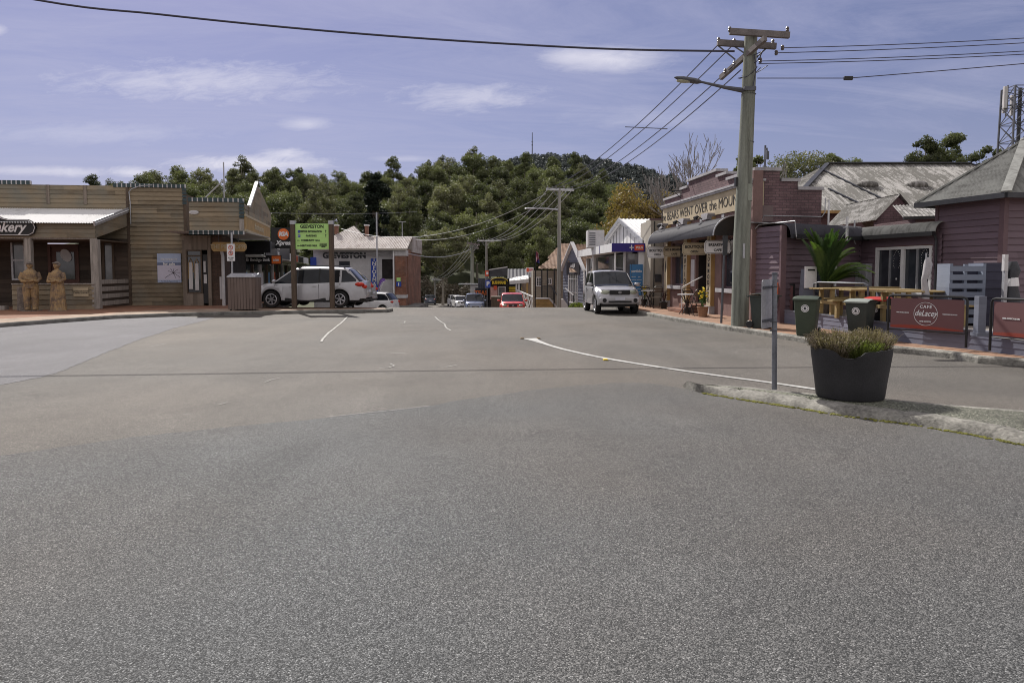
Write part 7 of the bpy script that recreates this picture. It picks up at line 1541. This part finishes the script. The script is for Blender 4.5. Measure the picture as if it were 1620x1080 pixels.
# silver wagon on the left (nose to the left)
p = at(487,487,28.9); zc_ = PZ+.02
wag = dict(L_=4.78,W_=1.82,r=.345,wbase=2.78,xf=1.42,top=[(-2.39,.62),(-2.36,.98),(-2.28,1.08),(-2.12,1.16),(-1.78,1.52),(-1.6,1.60),(-.6,1.645),(.2,1.63),(.62,1.56),(1.35,1.06),(1.5,1.02),(2.05,.9),(2.3,.76),(2.39,.55)],
    belt=[(-2.4,1.06),(-2.1,1.06),(0,.98),(1.4,.98),(2.4,.98)], ws=(1.38,.6), rf=(-1.72,-2.12), pillars=((-.52,.06),(.42,.05),(-1.38,.09)), suv=True, rack=True, sill=.3, bump_trim=True)
road_car_group = 'silver wagons parked nose in on the left'
w1 = car((p.x-.12,30.0,zc_), R(180), 'silver station wagon parked side on behind the green town sign', m_silver, lamp=dict(z=.78,h=.16,w=.3,x=2.12), s=1.03, group=road_car_group, **wag)
mb = MB().box(-2.39,-2.05,.82,.915,.86,1.02); 
for s_ in (1,-1): MB().ball((-2.16,s_*.8,.95),(.2,.1,.085),12,8).build('tail_light', m_tail, w1, smooth=True)
w2 = dict(wag); w2.update(rack=False)
p = at(520,487,34.0); car((p.x-.1,34.0,-.02), R(178), 'second silver wagon mostly hidden behind the first, its tail with a number plate showing', m_silver, s=.98, group=road_car_group, **w2)
hatch = dict(L_=3.85,W_=1.69,r=.30,wbase=2.43,xf=1.2,top=[(-1.92,.5),(-1.9,.95),(-1.75,1.15),(-1.5,1.44),(-1.1,1.49),(-.1,1.5),(.35,1.42),(1.0,1.0),(1.15,.97),(1.7,.8),(1.88,.66),(1.92,.5)],belt=[(-1.95,.98),(1.0,.93),(1.95,.93)],ws=(1.02,.33),rf=(-1.42,-1.72),pillars=((-.3,.06),(.3,.0101)),sill=.24)
p = at(590,484,50); car((p.x-.15,50,g(50)+.15), R(168), 'white hatchback low beside the hall, mostly hidden by the silver wagons', m_whitep, **hatch)
p = at(601,480,56); 
# off-roader at the right kerb
suvp = dict(L_=3.85,W_=1.74,r=.35,wbase=2.28,xf=1.2,top=[(-1.92,.6),(-1.91,1.0),(-1.84,1.15),(-1.72,1.6),(-1.55,1.66),(-.2,1.69),(.15,1.64),(.82,1.15),(.95,1.1),(1.55,1.0),(1.78,.9),(1.9,.72),(1.92,.5)],belt=[(-1.95,1.06),(.9,1.05),(1.95,1.05)],ws=(.86,.14),rf=(-1.62,-1.8),pillars=((-.45,.09),),suv=True,sill=.36,bump_trim=False,tumble=.2)
p = at(962,497,27.6); rv = car((4.02,28.7,.0), R(-86), 'silver three door off-roader parked facing the camera at the right kerb', m_silver, lamp=dict(z=.84,h=.2,w=.42,x=1.74), grille=dict(w=.8,z=.86,h=.16), **suvp)
MB().box(1.72,1.98,-.80,.80,.44,.68).build('bumper', m_silver, rv, bev=.06); MB().box(1.96,2.0,-.45,.45,.47,.54).build('intake', m_trim, rv, bev=.01); MB().box(1.985,2.01,-.19,.19,.56,.68).build('number_plate', m_plate, rv)
for s_ in (1,-1): MB().lathe([(0,1.99),(.08,1.99),(.085,1.96)],(0,s_*.6,.56),'x',14).build('fog_lamp', m_trim, rv)
MB().tube([(.75,.72,1.1),(.68,.74,2.0)],.008,4).build('aerial', m_trim, rv)
# red hatch beyond the crest
p = at(810,480,47.5); car((p.x,48.5,g(48)+.03), R(-88), 'red hatchback facing the camera just below the street crest', m_redp, **hatch)
p = at(749,480,63); off = dict(suvp); off.update(L_=4.3,W_=1.8,pillars=((-.45,.06),(.2,.05)),top=[(x*1.1,z*1.07) for x,z in suvp['top']],belt=[(x*1.1,z*1.05) for x,z in suvp['belt']],ws=(.95,.16),rf=(-1.78,-1.98),xf=1.3,wbase=2.6)
of = car((p.x,64.5,g(64.5)+.03), R(-84), 'blue grey off-roader with bull bar facing the camera', m_bluep, **off); mb = MB(); mb.tube([(2.25,-.6,.5),(2.3,-.55,1.0),(2.3,.55,1.0),(2.25,.6,.5)],.035,6); mb.tube([(2.3,-.58,.75),(2.3,.58,.75)],.03,6); mb.build('bull_bar', m_rim, of)
for k,(px,Y,lab) in enumerate([(727,84,'small white car behind the blue grey off-roader'),(719,92,'farthest white car at the bend of the street')]): p = at(px,475,Y); car((p.x,Y+1,g(Y)+.03), R(-75), lab, m_whitep, detail=False, **hatch)
sed = dict(L_=4.5,W_=1.72,r=.31,wbase=2.6,xf=1.35,top=[(-2.25,.5),(-2.23,.92),(-2.1,.98),(-1.6,1.0),(-1.1,1.36),(-.8,1.4),(.2,1.4),(.4,1.34),(1.0,.98),(1.1,.95),(2.0,.82),(2.25,.5)],belt=[(-2.25,.94),(2.25,.9)],ws=(1.0,.38),rf=(-1.02,-1.58),pillars=((-.3,.06),),sill=.25)
p = at(680,475,103); car((p.x,103,g(103)+.03), R(98), 'dark sedan seen from behind driving away at the street end', m_darkp, name='moving_car', detail=False, **sed)

# ================================================================== bistro tables, chairs, pots by the shop
def shop_pt(u, v): return FB.o+FB.e*u+FB.n*v
def bistro(u, v, label, grp='bistro tables outside the shop'):
    p = shop_pt(u,v); t = thing('bistro_table', label, 'table', p, FB.rz, grp); MB().lathe([(0,.70),(.3,.70),(.3,.725),(0,.725)],n=20).build('tabletop', m_offw, t)
    for a in (45,135): c, s_ = math.cos(R(a)), math.sin(R(a)); MB().bar((.26*c,.26*s_,0),(-.22*c,-.22*s_,.7),.02).build('leg', m_black, t); MB().bar((-.26*c,-.26*s_,0),(.22*c,.22*s_,.7),.02).build('leg', m_black, t)
    return t
def chair(u, v, rz, label):
    p = shop_pt(u,v); t = thing('folding_chair', label, 'chair', p, FB.rz+R(rz), 'folding chairs outside the shop'); mb = MB()
    for k in range(5): mb.box(-.2,.2,-.2+k*.083,-.135+k*.083,.44,.455)
    mb.build('seat', m_brown, t); mb = MB()
    for k in range(2): mb.box(-.2,.2,.24+k*.02,.26+k*.02,.68+k*.1,.74+k*.1)
    mb.build('backrest', m_brown, t)
    for sx in (-.19,.19): MB().bar((sx,-.24,0),(sx,.28,.88),.02).build('leg', m_black, t); MB().bar((sx,.24,0),(sx,-.18,.45),.02).build('leg', m_black, t)
    MB().tube([(-.19,.28,.86),(-.12,.3,.92),(.12,.3,.92),(.19,.28,.86)],.012,5).build('top_rail', m_black, t)
bistro(U(1062),-1.0,'small round bistro table under the far end of the shop awning'); bistro(U(1133),-1.1,'small round bistro table right of the shop doorstep')
chair(U(1055),-.9,90,'brown folding chair at the far end of the far bistro table'); chair(U(1072),-.9,-90,'brown folding chair between the far bistro table and the doorstep'); chair(U(1127.5),-.8,100,'brown folding chair just right of the doorstep'); chair(U(1146),-.95,-90,'brown folding chair nearest the grey sign post')
m_pot = M('terracotta_pot', (.3,.17,.1), .85, .2); m_flw = M('yellow_petals', (.8,.6,.03), .6, .15)
def pot(u, v, kind, label, m=m_black, s=1):
    p = shop_pt(u,v); t = thing('potted_plant', label, 'plant', p, 0, 'pots along the shop front'); t.scale = (s,s,s); MB().lathe([(0,0),(.12,0),(.16,.26),(.175,.28),(.165,.3),(.14,.27),(0,.26)],n=16).build('pot', m, t); r_ = random.Random(int(u*100)); mb = MB(); mf = MB()
    for k in range(22):
        a = r_.uniform(0,6.28); h = r_.uniform(.25,.6); q = Vector((math.cos(a)*.16*r_.random(),math.sin(a)*.16*r_.random(),.26+h)); mb.tube([(0,0,.25),(q.x*.5,q.y*.5,.25+h*.5),q],.006,3)
        for j in range(3): c = q*(1-.12*j); d = Vector((r_.uniform(-1,1),r_.uniform(-1,1),r_.uniform(-.3,.6))).normalized()*.09; e = d.cross(Vector((.3,.5,1))).normalized()*.02; mb.add([c-e,c+e,c+d],[(0,1,2)])
        if kind == 'y': mf.ball(q,(.035,.035,.025),6,4)
    if kind == 'y': mb.build('foliage', m_leafg, t); mf.build('flower', m_flw, t)
    else: mb.build('foliage', m_deadg, t)
m_leafg = M('leaf_green', (.08,.16,.04), .7, .4); m_deadg = M('purple_leaf', (.09,.05,.05), .8, .4)
pot(U(1046)+.0,-.75,'y','black pot of yellow flowers at the far corner of the shop'); pot(U(1077),-.7,'d','dark leaved plant in a black pot left of the doorstep'); pot(U(1125)+.25,-.95,'d','low dark pot at the foot of the lettered pilaster',s=.8); pot(U(1158),-1.0,'y','terracotta pot of yellow flowers beside the big utility pole',m_pot,1.15)
p = gp(1232,560,.0);
